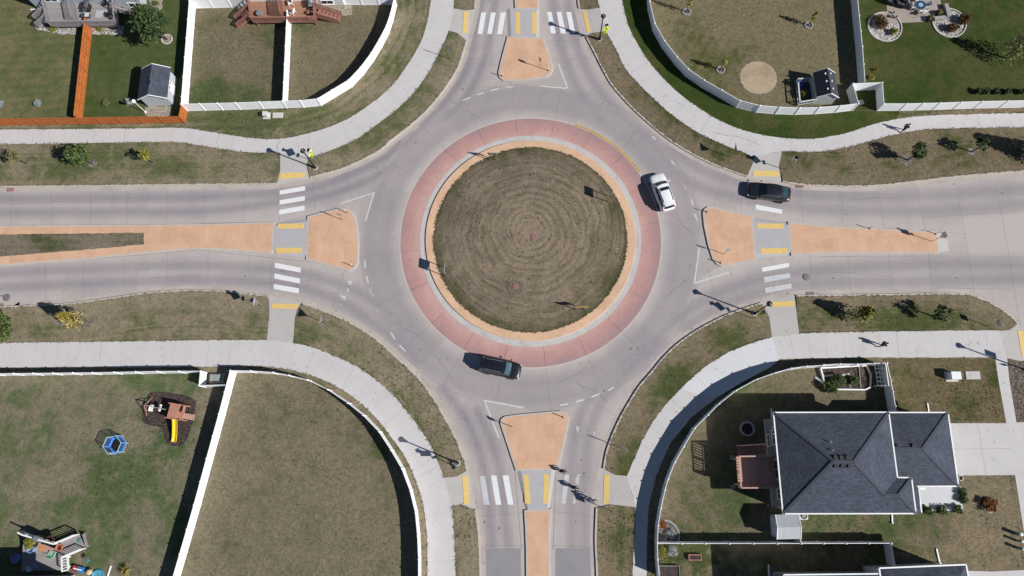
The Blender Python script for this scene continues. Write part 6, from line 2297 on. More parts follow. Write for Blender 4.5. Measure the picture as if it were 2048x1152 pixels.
for x, y, rz, lb in ((1798, 11, -25, 'dark woven lounge chair on the left of the stone patio'), (1779, 6, -25, 'dark woven lounge chair at the left edge of the stone patio')):
    t = thing('lounge_chair', lb, 'chair', P(x, y, PZ), R(rz), 'dark lounge chairs on the patio')
    MB().box((0, 0, .25), (1.1, .75, .3)).build('base', M_DARKMESH, t, bevel=.03)
    MB().box((.05, 0, .44), (.85, .6, .12)).build('cushion', M_COVER, t, bevel=.04)
    MB().box((-.5, 0, .6), (.14, .75, .5)).build('backrest', M_DARKMESH, t, bevel=.03)
    for s in (-1, 1):
        MB().box((0, s*.36, .5), (.9, .1, .3)).build('armrest', M_DARKMESH, t, bevel=.02)
chair('grey patio chair beside the dark woven lounge chair', P(1812, 8, PZ), 20, M_GREYM)
for x, y, lb in ((1876, 29, 'dark square planter with a small plant on the patio right side'), (1858, 40, 'low dark planter at the lower right of the patio')):
    t = thing('planter', lb, 'planter', P(x, y, PZ), .1)
    for sx, sy, dx, dy in ((0, .3, .66, .06), (0, -.3, .66, .06), (.3, 0, .06, .54), (-.3, 0, .06, .54)):
        MB().box((sx, sy, .25), (dx, dy, .5)).build('side', M_DARKMESH, t)
    MB().box((0, 0, .2), (.54, .54, .36)).build('soil', M_MULCH, t)
    mb = MB()
    leaves(mb, (0, 0, .55), (.25, .25, .22), 70, .09, .5)
    mb.build('plant', LEAF['ygreen'], t, fix=False)
for i, (x, y, lb) in enumerate(((1785, 27, 'upper'), (1782.5, 34, 'lower left'), (1790, 35.5, 'lower right'))):
    t = thing('clay_pot', lb+' of three small clay pots on the left of the patio', 'pot', P(x, y, PZ), 0, 'three clay pots on the patio')
    MB().lathe([(.12, 0), (.17, .25), (.19, .25), (.19, .3), (.15, .3), (.14, .2)], 12).build('pot', M_PAT, t)
    MB().lathe([(.145, .19), (.02, .21)], 10).build('soil', M_MULCH, t)
t = thing('low_wall', 'low stone wall along the right side of the patio', 'wall', P(1891, 24, GZ))
MB().box((0, 0, .22), (.4, 1.6, .44), .08).build('blocks', M_PAT, t, bevel=.03)
MB().box((0, 0, .47), (.46, 1.66, .07), .08).build('coping', M_STONE, t, bevel=.01)
t = thing('low_wall', 'low stone wall at the lower right corner of the patio', 'wall', P(1876, 40, GZ))
MB().box((0, 0, .22), (1.3, .38, .44), .1).build('blocks', M_PAT, t, bevel=.03)
MB().box((0, 0, .47), (1.36, .44, .07), .1).build('coping', M_STONE, t, bevel=.01)
chair('blue chair in the railed porch beside the small shed', P(1597, 174, GZ+.16), -60, mat('blue_plastic', (.05, .09, .28), .5, .1))
# cluttered deck items
PL = lambda x, y: P(x, y, DZC)
t = thing('flower_pot', 'orange clay pot on the landing of the cluttered deck', 'pot', PL(124, 1094))
MB().lathe([(.2, 0), (.32, .42), (.36, .42), (.36, .5), (.28, .5), (.26, .36)], 16).build('pot', mat('terracotta', (.55, .17, .08), .8, .15), t)
MB().lathe([(.27, .36), (.02, .38)], 12).build('soil', M_MULCH, t)
bush('potted_plant', 'large lime green plant at the left end of the white deck railing', 64, 1084, .55, .9, 'ygreen', 420, .13, None, 'plant', DZC)
M_BIN = mat('pale_blue_tub', (.22, .32, .58), .5, .12)
for x, y, r, z, lb in ((38, 1116, .45, GZ, 'large pale blue tub in the shadow left of the cluttered deck'), (67, 1098, .32, DZC, 'small blue tub on the cluttered deck')):
    t = thing('plastic_tub', lb, 'tub', P(x, y, z))
    MB().lathe([(r*.8, 0), (r, .5), (r+.03, .5), (r+.03, .53), (r-.03, .53), (r*.82, .1)], 20).build('tub', M_BIN, t)
    MB().lathe([(r*.83, .3), (.02, .31)], 16).build('contents', M_BIN, t)
t = thing('bench', 'pinkish wooden bench in the middle of the cluttered deck', 'bench', PL(95, 1096), R(-18))
for k in range(4):
    MB().box((0, -.24+k*.16, .42), (1.7, .13, .04)).build('slat', mat('pink_wood', (.48, .30, .24), .7, .2), t)
for x in (-.7, .7):
    MB().box((x, 0, .2), (.08, .5, .4)).build('leg', M_RAILB, t)
t = thing('towel', 'orange towel lying on the pinkish bench', 'towel', PL(90, 1095)+V3((0, 0, .445)), R(-18))
MB().grid(lambda u, v: ((u-.5)*.5, (v-.5)*.6, .012+.012*math.sin(u*9)*math.sin(v*7)), 8, 8).build('cloth', mat('orange_cloth', (.55, .22, .08), .9), t, smooth=True)
for x, y, rz, lb in ((102, 1078, 20, 'brown slatted crate behind the pinkish bench on the cluttered deck'), (110, 1087, -10, 'dark slatted crate beside the landing of the cluttered deck')):
    t = thing('crate', lb, 'crate', PL(x, y), R(rz), 'slatted crates on the cluttered deck')
    cm = mat('brown_crate' if x < 105 else 'dark_crate', (.13, .07, .055) if x < 105 else (.05, .05, .06), .8, .3)
    for k in range(3):
        for s in (-1, 1):
            MB().box((0, s*.27, .08+k*.13), (.75, .025, .1)).build('slat', cm, t)
            MB().box((s*.37, 0, .08+k*.13), (.025, .5, .1)).build('slat', cm, t)
    MB().box((0, 0, .03), (.72, .5, .03)).build('bottom', cm, t)
chair('mint green chair on the cluttered deck', PL(111, 1107), 70, mat('mint_plastic', (.25, .48, .34), .5, .1))
grill('grey grill against the white railing of the cluttered deck', PL(86, 1076), -18, M_GREYM, 1.0)
chair('pale blue chair in the shadow near the house wall on the cluttered deck', PL(73, 1133), 30, mat('faded_blue_plastic', (.2, .28, .42), .5, .1))
t = thing('cooler', 'red and blue cooler box below the stairs of the cluttered deck', 'cooler', base(159, 1137), R(-12))
MB().box((-.25, 0, .2), (.55, .55, .4)).build('body', mat('red_plastic', (.27, .03, .04), .4, .1), t, bevel=.03)
MB().box((.35, 0, .2), (.6, .55, .4)).build('lid', mat('bright_blue_plastic', (.03, .17, .42), .4, .1), t, bevel=.03)
MB().box((.05, 0, .42), (.9, .1, .04)).build('handle', M_CUSH, t)
t = thing('ball', 'tan ball beside the red and blue cooler box', 'ball', base(182, 1143))
MB().ball((0, 0, .3), .32, 14, 10).build('shell', mat('tan_ball', (.5, .38, .25), .6), t, smooth=True)
t = thing('kiddie_pool', 'turquoise paddling pool at the bottom edge of the slide yard', 'pool', base(197, 1152))
MB().lathe([(.6, 0), (.68, .1), (.62, .2), (.52, .12), (.5, .03)], 24).build('rim', mat('turquoise_vinyl', (.04, .27, .4), .35, .1), t, smooth=True)
MB().lathe([(.5, .06), (.02, .065)], 20).build('water', glass_mat('pool_water', (.08, .28, .38)), t)
for x, y, lb in ((168, 1078, 'teal pinwheel lamp right of the cluttered deck landing'), (184, 1119, 'teal pinwheel lamp on the lawn below the cluttered deck landing')):
    t = thing('garden_pinwheel', lb, 'garden ornament', base(x, y), 0, 'teal ornaments beside the cluttered deck')
    MB().tube([(0, 0, 0), (0, 0, .8)], .015, 6).build('stake', M_GREYM, t)
    for i in range(5):
        MB().box((math.cos(i*1.257)*.16, math.sin(i*1.257)*.16, .82), (.26, .13, .02), i*1.257, .3).build('petal', mat('teal_plastic', (.06, .22, .21), .4), t)
# fire ring
t = thing('fire_ring', 'round stone fire ring in the shadow of the dark roofed house', 'fire pit', base(1494, 858))
for i in range(14):
    a = 6.283*i/14
    MB().box((math.cos(a)*.68, math.sin(a)*.68, .14), (.2, .27, .3), a).build('stone', M_STONE, t, bevel=.03)
MB().lathe([(.55, .02), (.02, .05)], 16).build('ash', M_MULCH, t)
# planter boxes at the bottom fence garden
for (x0, y0, x1, y1), m, lb in (((1377, 1109, 1400.5, 1119), mat('reddish_plank', (.42, .2, .14), .8, .2), 'reddish raised planter box on the lawn below the dividing fence'), ((1319, 1131, 1357, 1158), mat('grey_plank', (.2, .18, .17), .8, .2), 'large grey framed bed in the bottom corner by the curved fence')):
    a, b = base(x0, y1), base(x1, y0)
    c = (a+b)/2
    d = b-a
    t = thing('planter_box', lb, 'planter', c)
    for s in (-1, 1):
        MB().box((0, s*(d.y/2), .17), (d.x+.08, .07, .36)).build('side', m, t)
        MB().box((s*(d.x/2), 0, .17), (.07, d.y-.08, .36)).build('side', m, t)
    MB().box((0, 0, .12), (d.x-.08, d.y-.08, .26)).build('soil', M_MULCH, t)
# vegetable bed
bc = base(1690, 756)
t = thing('raised_bed', 'large vegetable bed with white frame in the corner by the curved fence', 'raised bed', bc)
q = [base(*p)-bc for p in ((1639, 737), (1650, 779), (1728, 780), (1738, 775), (1739, 750), (1731, 734), (1728, 732))]
so = offset([p.to_2d() for p in q], 0)
MB().prism([p.to_2d() for p in q], -.02, .2).build('soil', gravel_mat('garden_soil', [(.07, .048, .04), (.12, .085, .07), (.09, .065, .055)], 5), t)
for i in range(len(q)):
    a, b = q[i], q[(i+1) % len(q)]
    MB().bar(V3((a.x, a.y, .2)), V3((b.x, b.y, .2)), .14, .4).build('side_board', M_TRIM, t)
for a, b in (((1642, 753), (1666, 751)), ((1680, 751.5), (1697, 748.5))):
    u, v = base(*a)-bc, base(*b)-bc
    MB().bar(V3((u.x, u.y, .24)), V3((v.x, v.y, .24)), .2, .05).build('walk_board', M_PALE, t)
for a, b in (((1713, 733), (1719, 776)), ((1696, 756), (1698, 777))):
    u, v = base(*a)-bc, base(*b)-bc
    MB().bar(V3((u.x, u.y, .6)), V3((v.x, v.y, .3)), .04).build('stake', M_PALE, t)
t = thing('plank', 'pale plank leaning at the lower left corner of the vegetable bed', 'plank', base(1637, 762))
a, b = base(1630, 754)-base(1637, 762), base(1645, 769)-base(1637, 762)
MB().bar(a+V3((0, 0, .06)), b+V3((0, 0, .42)), .24, .04).build('board', M_BOXG, t)
MB().bar(b+V3((0, 0, .42)), b+V3((.12, -.5, .4)), .2, .04).build('brace', M_BOXG, t)
# trellis
tc = P(1763, 750, GZ+1.0)
tc.z = GZ
t = thing('trellis', 'cream lattice trellis in the corner of the curved fence beside the vegetable bed', 'trellis', tc)
nwp, nep, sep, swp = [P(x, y, GZ+z)-tc for x, y, z in ((1749, 729, 1.2), (1771, 728, 1.9), (1777, 771, 1.9), (1756, 771, 1.2))]
M_CREAM = mat('cream_lattice', (.82, .76, .66), .6, .06)
for i in range(6):
    MB().bar(nwp.lerp(swp, i/5)-V3((.06, 0, 0)), nep.lerp(sep, i/5)+V3((.06, 0, 0)), .11, .04).build('slat', M_CREAM, t)
for i in range(4):
    MB().bar(nwp.lerp(nep, i/3)+V3((0, .05, .045)), swp.lerp(sep, i/3)+V3((0, -.05, .045)), .09, .04).build('slat', M_CREAM, t)
for p in (nwp, nep, sep, swp):
    MB().bar(p, V3((p.x, p.y, -.02)), .06).build('leg', M_CREAM, t)

# ------------------------------------------------------------------ playground
PB = Z(0, 730)([(1225, 235), (1300, 222), (1480, 240), (1600, 280), (1612, 320), (1590, 440), (1560, 560), (1510, 650), (1440, 668), (1370, 640), (1345, 560), (1310, 510), (1190, 480), (1165, 400), (1195, 330)])
sheet('mulch', rough(cr(W(PB), 4, True), .05), GZ+.014, M_MULCH, kind='stuff')
M_PLAY = mat('reddish_play_wood', (.45, .215, .15), .7, .2, 4)
M_YEL = mat('yellow_slide_plastic', (.80, .52, .03), .35, .05)
pc = P(350, 823, GZ+1.1)
pc.z = GZ
t = thing('play_tower', 'reddish wooden play tower with a yellow slide on dark mulch', 'playset', pc, R(-9))
for k in range(9):
    MB().box((-.62+k*.122+.1, 0, 1.35+.0*k), (.095, 1.55, .03)).build('roof_slat', M_PLAY, t)
for sx in (-.72, .1, .95):
    for sy in (-.75, .75):
        MB().box((sx, sy, .65 if sx < .5 else .55), (.1, .1, 1.4 if sx < .5 else 1.2)).build('post', M_PLAY, t)
fl = MB()
for k in range(6):
    fl.box((.3+k*.13, 0, 1.05), (.12, 1.5, .04))
fl.build('platform', M_PLAY, t)
for sy in (-.78, .78):
    MB().box((.1, sy, 1.38), (1.8, .07, .12)).build('rail', M_PLAY, t)
    MB().box((.1, sy, 1.1), (1.8, .05, .12)).build('rail', M_PLAY, t)
MB().box((.98, .45, 1.38), (.07, .7, .12)).build('rail', M_PLAY, t)
MB().box((.55, .3, 1.12), (.35, .5, .06)).build('seat', mat('dark_play_panel', (.05, .03, .03), .8), t)
st = MB()
for k in range(6):
    st.box((1.05+k*.15, -.3, 1.0-k*.13), (.14, .6, .05))
st.build('ramp', mat('pale_play_wood', (.55, .33, .26), .7), t)
# slide, pointing to local -y
sl = MB()
sl.grid(lambda u, v: ((v-.5)*.5+.3, -.78-2.35*u, .06+(1.1*(1-u)**1.25 if u < .86 else 1.1*(.14)**1.25)+(.16 if v in (0, 1) else (.0 if .2 < v < .8 else .1))), 16, 6)
s_o = sl.build('slide', M_YEL, t, smooth=True)
so_ = s_o.modifiers.new('solid', 'SOLIDIFY')
so_.thickness = .03
for s in (-.25, .25):
    MB().tube([(.3+s, -.78-2.35*u, .06+(1.1*(1-u)**1.25 if u < .86 else 1.1*.14**1.25)+.17) for u in [i/12 for i in range(13)]], .035, 6).build('slide_rim', M_YEL, s_o)
# swing beam on an A frame
af1, af2 = base(304.7, 794.6), base(293.7, 831)
ap = P(288, 810.5, GZ+1.5)
sw = thing('swing_frame', 'pale swing frame with white glider seats beside the play tower', 'swing', ((af1+af2)/2))
o0 = (af1+af2)/2
MB().bar(af1-o0, ap-o0+V3((0, 0, 0)), .07).build('leg', M_PLAY, sw)
MB().bar(af2-o0, ap-o0, .07).build('leg', M_PLAY, sw)
MB().bar((af1-o0).lerp(ap-o0, .45), (af2-o0).lerp(ap-o0, .45), .06).build('brace', M_PLAY, sw)
e = P(331, 819, GZ+1.5)
MB().bar(ap-o0, e-o0, .09, .1).build('beam', M_RAILG, sw)
gx = P(314, 816, GZ+.5)-o0
for s in (-.45, .4):
    MB().box((gx.x+s, gx.y, gx.z+.1), (.22, .75, .05), R(-9)).build('seat', M_CUSH, sw, bevel=.02)
    MB().box((gx.x+s*1.3, gx.y, gx.z+.35), (.04, .7, .35), R(-9)).build('backrest', M_CUSH, sw, bevel=.01)
MB().box((gx.x, gx.y, gx.z-.05), (1.2, .05, .05), R(-9)).build('glider_bar', M_CUSH, sw)
bm_y = (ap-o0).lerp(e-o0, .6)
for s in (-.4, .4):
    for k in (-.25, .25):
        MB().bar((gx.x+s, gx.y+k, gx.z+.1), (bm_y.x+s*.9, bm_y.y-s*.15, bm_y.z), .025).build('chain', M_GREYM, sw)
# trampoline
tc = base(239.5, 890)
t = thing('trampoline', 'small blue six sided trampoline with net on the slide yard', 'trampoline', tc, R(12))
M_BLU = mat('blue_trampoline_pad', (.08, .27, .68), .5, .15)
M_LBL = mat('pale_blue_frame', (.45, .62, .75), .4, .1)
hexa = lambda r, z, n=6: [V3((math.cos(6.2832*i/n)*r, math.sin(6.2832*i/n)*r, z)) for i in range(n)]
MB().prism(hexa(.72, 0), .38, .4).build('mat', M_DARKMESH, t)
a, b = hexa(.74, 0)+[hexa(.74, 0)[0]], hexa(1.0, 0)+[hexa(1.0, 0)[0]]
MB().strip([p.to_2d() for p in a], [p.to_2d() for p in b], .37, .43).build('pad', M_BLU, t)
for i in range(6):
    p, q = hexa(.98, 0)[i], hexa(.98, 0)[(i+1) % 6]
    MB().tube([p, V3((p.x, p.y, 1.45))], .03, 8).build('pole', M_LBL, t)
    MB().tube([V3((p.x, p.y, 1.45)), V3((q.x, q.y, 1.45))], .028, 8).build('top_rail', M_LBL, t)
    MB().tube([V3((p.x, p.y, .4)), V3((q.x, q.y, .4))], .03, 8).build('lower_rail', M_LBL, t)
nm = NT('net')
nm.fin((.05, .13, .36), .7)
nm.b.inputs['Alpha'].default_value = .4
nb = MB()
hq = hexa(.97, 0)
for i in range(6):
    p, q = hq[i], hq[(i+1) % 6]
    nb.add([(p.x, p.y, .43), (q.x, q.y, .43), (q.x, q.y, 1.43), (p.x, p.y, 1.43)], [(0, 1, 2, 3)])
nb.build('net', nm.m, t)


# ------------------------------------------------------------------ cars
def car_paint(name, c):
    t = NT(name)
    n = t.noise(t.co(), 1.5, 3)
    t.fin(t.ramp(n, [(.3, mul(c, .9)), (.7, mul(c, 1.1))]), .32, spec=.5)
    t.b.inputs['Coat Weight'].default_value = 1.0
    t.b.inputs['Coat Roughness'].default_value = .04
    return t.m


M_TYRE = mat('tyre_rubber', (.018, .018, .018), .85, .2)
M_ALLOY = mat('alloy_rim', (.6, .6, .62), .3, .1, 4, metal=.8)
M_GLASSC = glass_mat('car_glass', (.012, .02, .024), .03)
M_LIGHT = mat('headlight_glass', (.72, .74, .76), .12, .05)
M_TAIL = mat('tail_light', (.42, .015, .015), .2, .1)


def car(label, px, py, ang, L, Wd, H, paint, sedan=False, rails=None, sunroof=False, sky_tint=False):
    t = thing('car', label, 'car', base(px, py, 0), R(ang))
    hw = Wd/2
    fx = [-.5, -.49, -.455, -.40, -.30, -.15, 0, .15, .27, .36, .42, .465, .49, .5]
    wf = [.70, .80, .90, .955, .99, 1, 1, 1, .99, .965, .925, .85, .74, .60]
    bl = [.72, .84, .93, .97, .99, .99, .985, .975, .95, .91, .87, .81, .74, .66]
    if sedan:
        bl = [.70, .80, .88, .93, .95, .95, .94, .93, .90, .85, .80, .74, .67, .6]
    zb = [.42, .36, .30, .27, .24, .22, .22, .22, .24, .26, .28, .31, .36, .42]
    rows = []
    for f, w_, b, z0 in zip(fx, wf, bl, zb):
        x = f*L
        w_ *= hw
        half_ = [(0, z0), (w_*.78, z0), (w_*.96, z0+.1), (w_, z0+(b-z0)*.45), (w_*.985, b-.13), (w_*.945, b-.045), (w_*.86, b), (w_*.5, b+.035), (0, b+.045)]
        row = [V3((x, y, z)) for y, z in half_]+[V3((x, -y, z)) for y, z in half_[-2:0:-1]]
        rows.append(row)
    n = len(rows[0])
    mb = MB()
    for r in rows:
        mb.v += r
    for i in range(len(rows)-1):
        for j in range(n):
            mb.f.append((i*n+j, i*n+(j+1) % n, (i+1)*n+(j+1) % n, (i+1)*n+j))
    mb.f += [tuple(range(n-1, -1, -1)), tuple((len(rows)-1)*n+j for j in range(n))]
    body = mb.build('body', paint, t, smooth=True)
    # cabin
    B = .93 if sedan else .96
    xb1, xr1 = (.235*L, .075*L) if sedan else (.25*L, .11*L)
    xb0, xr0 = (-.42*L, -.24*L) if sedan else (-.475*L, -.405*L)
    wb, wr = hw*.90, hw*.70

    def front(u, v, o=0):
        return V3((xb1+(xr1-xb1)*v+.10*(1-u*u)+o, u*(wb*.93+(wr-wb*.93)*v), B+(H-.05-B)*v+.03*(1-u*u)*v+o))

    def rear(u, v, o=0):
        return V3((xb0+(xr0-xb0)*v-.06*(1-u*u)-o, u*(wb*.9+(wr*.95-wb*.9)*v), B+(H-.07-B)*v+.03*(1-u*u)*v+o))

    def side(u, v, s, o=0):
        a, b = rear(s, v), front(s, v)
        p = a.lerp(b, u)
        bul = math.sin(math.pi*u)*.05
        return V3((p.x, p.y+s*(bul+o), p.z+(.04*math.sin(math.pi*u))*v))

    def roof(u, v):
        s = v*2-1
        a, b = side(u, 1, -1), side(u, 1, 1)
        p = a.lerp(b, v)
        return V3((p.x+(.10 if u == 1 else 0)*(1-s*s)-(.06 if u == 0 else 0)*(1-s*s), p.y, p.z+.06*(1-s*s)))
    cb = MB()
    cb.grid(lambda u, v: front(u*2-1, v), 8, 4).grid(lambda u, v: rear(u*2-1, v), 8, 4)
    for s in (-1, 1):
        cb.grid(lambda u, v: side(u, v, s), 10, 4)
    cb.grid(roof, 12, 8)
    cb.build('cabin', paint, t, smooth=True)
    MB().grid(lambda u, v: front((u*2-1)*.90, .07+.86*v, .014), 8, 4).build('windshield', M_GLASSC if not sky_tint else glass_mat('sky_lit_glass', (.055, .105, .125), .12), t, smooth=True)  # the lighter blue variant has the sky's reflection painted into its base colour
    MB().grid(lambda u, v: rear((u*2-1)*.86, .14+.74*v, .014), 8, 4).build('rear_window', M_GLASSC if not sedan else glass_mat('tinted_rear_glass', (.018, .04, .048), .08), t, smooth=True)
    for s in (-1, 1):
        for u0, u1 in ((.06, .27), (.29, .58), (.60, .90)):
            MB().grid(lambda u, v: side(u0+(u1-u0)*u, .16+.66*v, s, .012), 5, 3).build('side_window', M_GLASSC, t, smooth=True)
        for x, zl in ((L*.30, 0), (-L*.29, 0)):
            wr_ = .335
            wh = thing_part('wheel', t, (x, s*(hw-.10), wr_))
            tb = MB()
            prof = [(wr_*.62, -.1), (wr_*.94, -.11), (wr_, -.07), (wr_, .07), (wr_*.94, .11), (wr_*.62, .1)]
            tb.lathe(prof, 20)
            tb.v = [V3((p.x, p.z, p.y)) for p in tb.v]
            ty = tb.build('tyre', M_TYRE, wh, smooth=False)
            rb_ = MB()
            rb_.lathe([(wr_*.62, -.08), (wr_*.62, .085), (wr_*.5, .06), (.05, .09)], 20)
            rb_.v = [V3((p.x, s*p.z, p.y)) for p in rb_.v]
            rb_.build('rim', M_ALLOY, wh)
        MB().ball((xb1-.12, s*(hw+.10), B+.03), (.09, .12, .075)).build('mirror', paint, t, smooth=True)
        MB().ball((L*.462, s*hw*.68, .70 if not sedan else .64), (.13, .19, .07), 10, 6).build('headlight', M_LIGHT, t, smooth=True)
        MB().ball((-L*.472, s*hw*.74, .84 if not sedan else .78), (.09, .18, .09), 10, 6).build('tail_light', M_TAIL, t, smooth=True)
        if rails:
            a, b = side(.12, 1, s), side(.86, 1, s)
            MB().tube([a+V3((0, -s*.09, .015)), a+V3((.1, -s*.09, .07)), (a+b)/2+V3((0, -s*.06, .085)), b+V3((-.1, -s*.09, .07)), b+V3((0, -s*.09, .015))], .028, 6).build('roof_rail', rails, t)
        if sedan:
            pts = [side(u, .86, s, .016) for u in (.04, .2, .4, .6, .8, .93)]
            MB().tube(pts, .013, 5).build('chrome_trim', M_ALLOY, t)
    if sunroof:
        MB().grid(lambda u, v: roof(.70+.17*u, .14+.72*v)+V3((0, 0, .012)), 4, 8).build('sunroof', M_GLASSC, t, smooth=True)
    MB().box((L*.497, 0, .5), (.03, Wd*.5, .14)).build('grille', M_BLACKM, t)
    MB().box((-L*.503, 0, .62), (.02, .5, .12)).build('license_plate', M_SIGNW, t)
    if not sedan:
        MB().box((xr0-.12, 0, H-.03), (.24, wr*1.7, .03)).build('spoiler', paint, t, bevel=.01)
    return t


def thing_part(name, parent, loc):
    o = bpy.data.objects.new(name, None)
    o.empty_display_size = .1
    o.location = loc
    o.parent = parent
    col.objects.link(o)
    return o


def heading(a, b):
    d = P(*b)-P(*a)
    return math.degrees(math.atan2(d.y, d.x))


car('white crossover with black roof rails circling the right side of the roundabout', 1323, 388.5, heading((1335, 422), (1309, 352)), 4.5, 1.86, 1.66, car_paint('white_car_paint', (.78, .78, .79)), False, M_BLACKM, True)
car('black wagon heading left beside the upper right crosswalk', 1534, 388, heading((1575, 394), (1493, 382)), 4.85, 1.86, 1.5, car_paint('black_car_paint', (.010, .011, .015)), True)
car('black crossover with silver roof rails at the bottom of the roundabout', 1001, 737, heading((958, 729), (1042, 747)), 4.5, 1.86, 1.66, car_paint('black_pearl_paint', (.009, .010, .014)), False, M_ALLOY, False, True)


# ------------------------------------------------------------------ people and bicycles
M_SKIN = mat('skin', (.45, .27, .19), .6, .1)
M_HAIR = mat('dark_hair', (.025, .018, .014), .6, .3)


def skin_mesh(name, pts, edges, rad, m, parent, root=0, sub=1, extra=None):
    me = bpy.data.meshes.new('tmp')
    me.from_pydata([tuple(p) for p in pts], edges, [])
    o = bpy.data.objects.new('tmp', me)
    col.objects.link(o)
    o.modifiers.new('s', 'SKIN').use_smooth_shade = True
    for i, r in enumerate(rad):
        v = me.skin_vertices[0].data[i]
        v.radius = r if isinstance(r, tuple) else (r, r)
        v.use_root = (i == root)
    o.modifiers.new('u', 'SUBSURF').levels = sub
    dg = bpy.context.evaluated_depsgraph_get()
    dg.update()
    ev = o.evaluated_get(dg).to_mesh()
    vs = [v.co.copy() for v in ev.vertices]
    fs = [tuple(p.vertices) for p in ev.polygons]
    o.evaluated_get(dg).to_mesh_clear()
    bpy.data.objects.remove(o)
    bpy.data.meshes.remove(me)
    mb = MB()
    mb.add(vs, fs)
    if extra:
        mb.add(extra.v, extra.f)
    return mb.build(name, m, parent, smooth=True)


POSE = {
    'walk': dict(pel=(0, 0, .95), chest=(.03, 0, 1.34), neck=(.04, 0, 1.48), head=(.07, 0, 1.60),
                 hip=((0, .09, .91), (0, -.09, .91)), knee=((.17, .09, .50), (.0, -.09, .48)), ank=((.20, .09, .09), (-.26, -.09, .15)), toe=((.38, .1, .05), (-.11, -.1, .04)),
                 sho=((.02, .185, 1.40), (.02, -.185, 1.40)), elb=((-.12, .25, 1.15), (.07, -.25, 1.14)), wri=((-.05, .25, .92), (.25, -.23, .97))),
    'ride': dict(pel=(-.20, 0, .98), chest=(.06, 0, 1.34), neck=(.15, 0, 1.45), head=(.22, 0, 1.55),
                 hip=((-.17, .09, .95), (-.17, -.09, .95)), knee=((.20, .11, .84), (.10, -.11, .60)), ank=((.06, .11, .46), (-.06, -.11, .22)), toe=((.2, .12, .40), (.09, -.12, .17)),
                 sho=((.08, .185, 1.36), (.08, -.185, 1.36)), elb=((.26, .27, 1.16), (.26, -.27, 1.16)), wri=((.44, .25, 1.05), (.44, -.25, 1.05))),
}


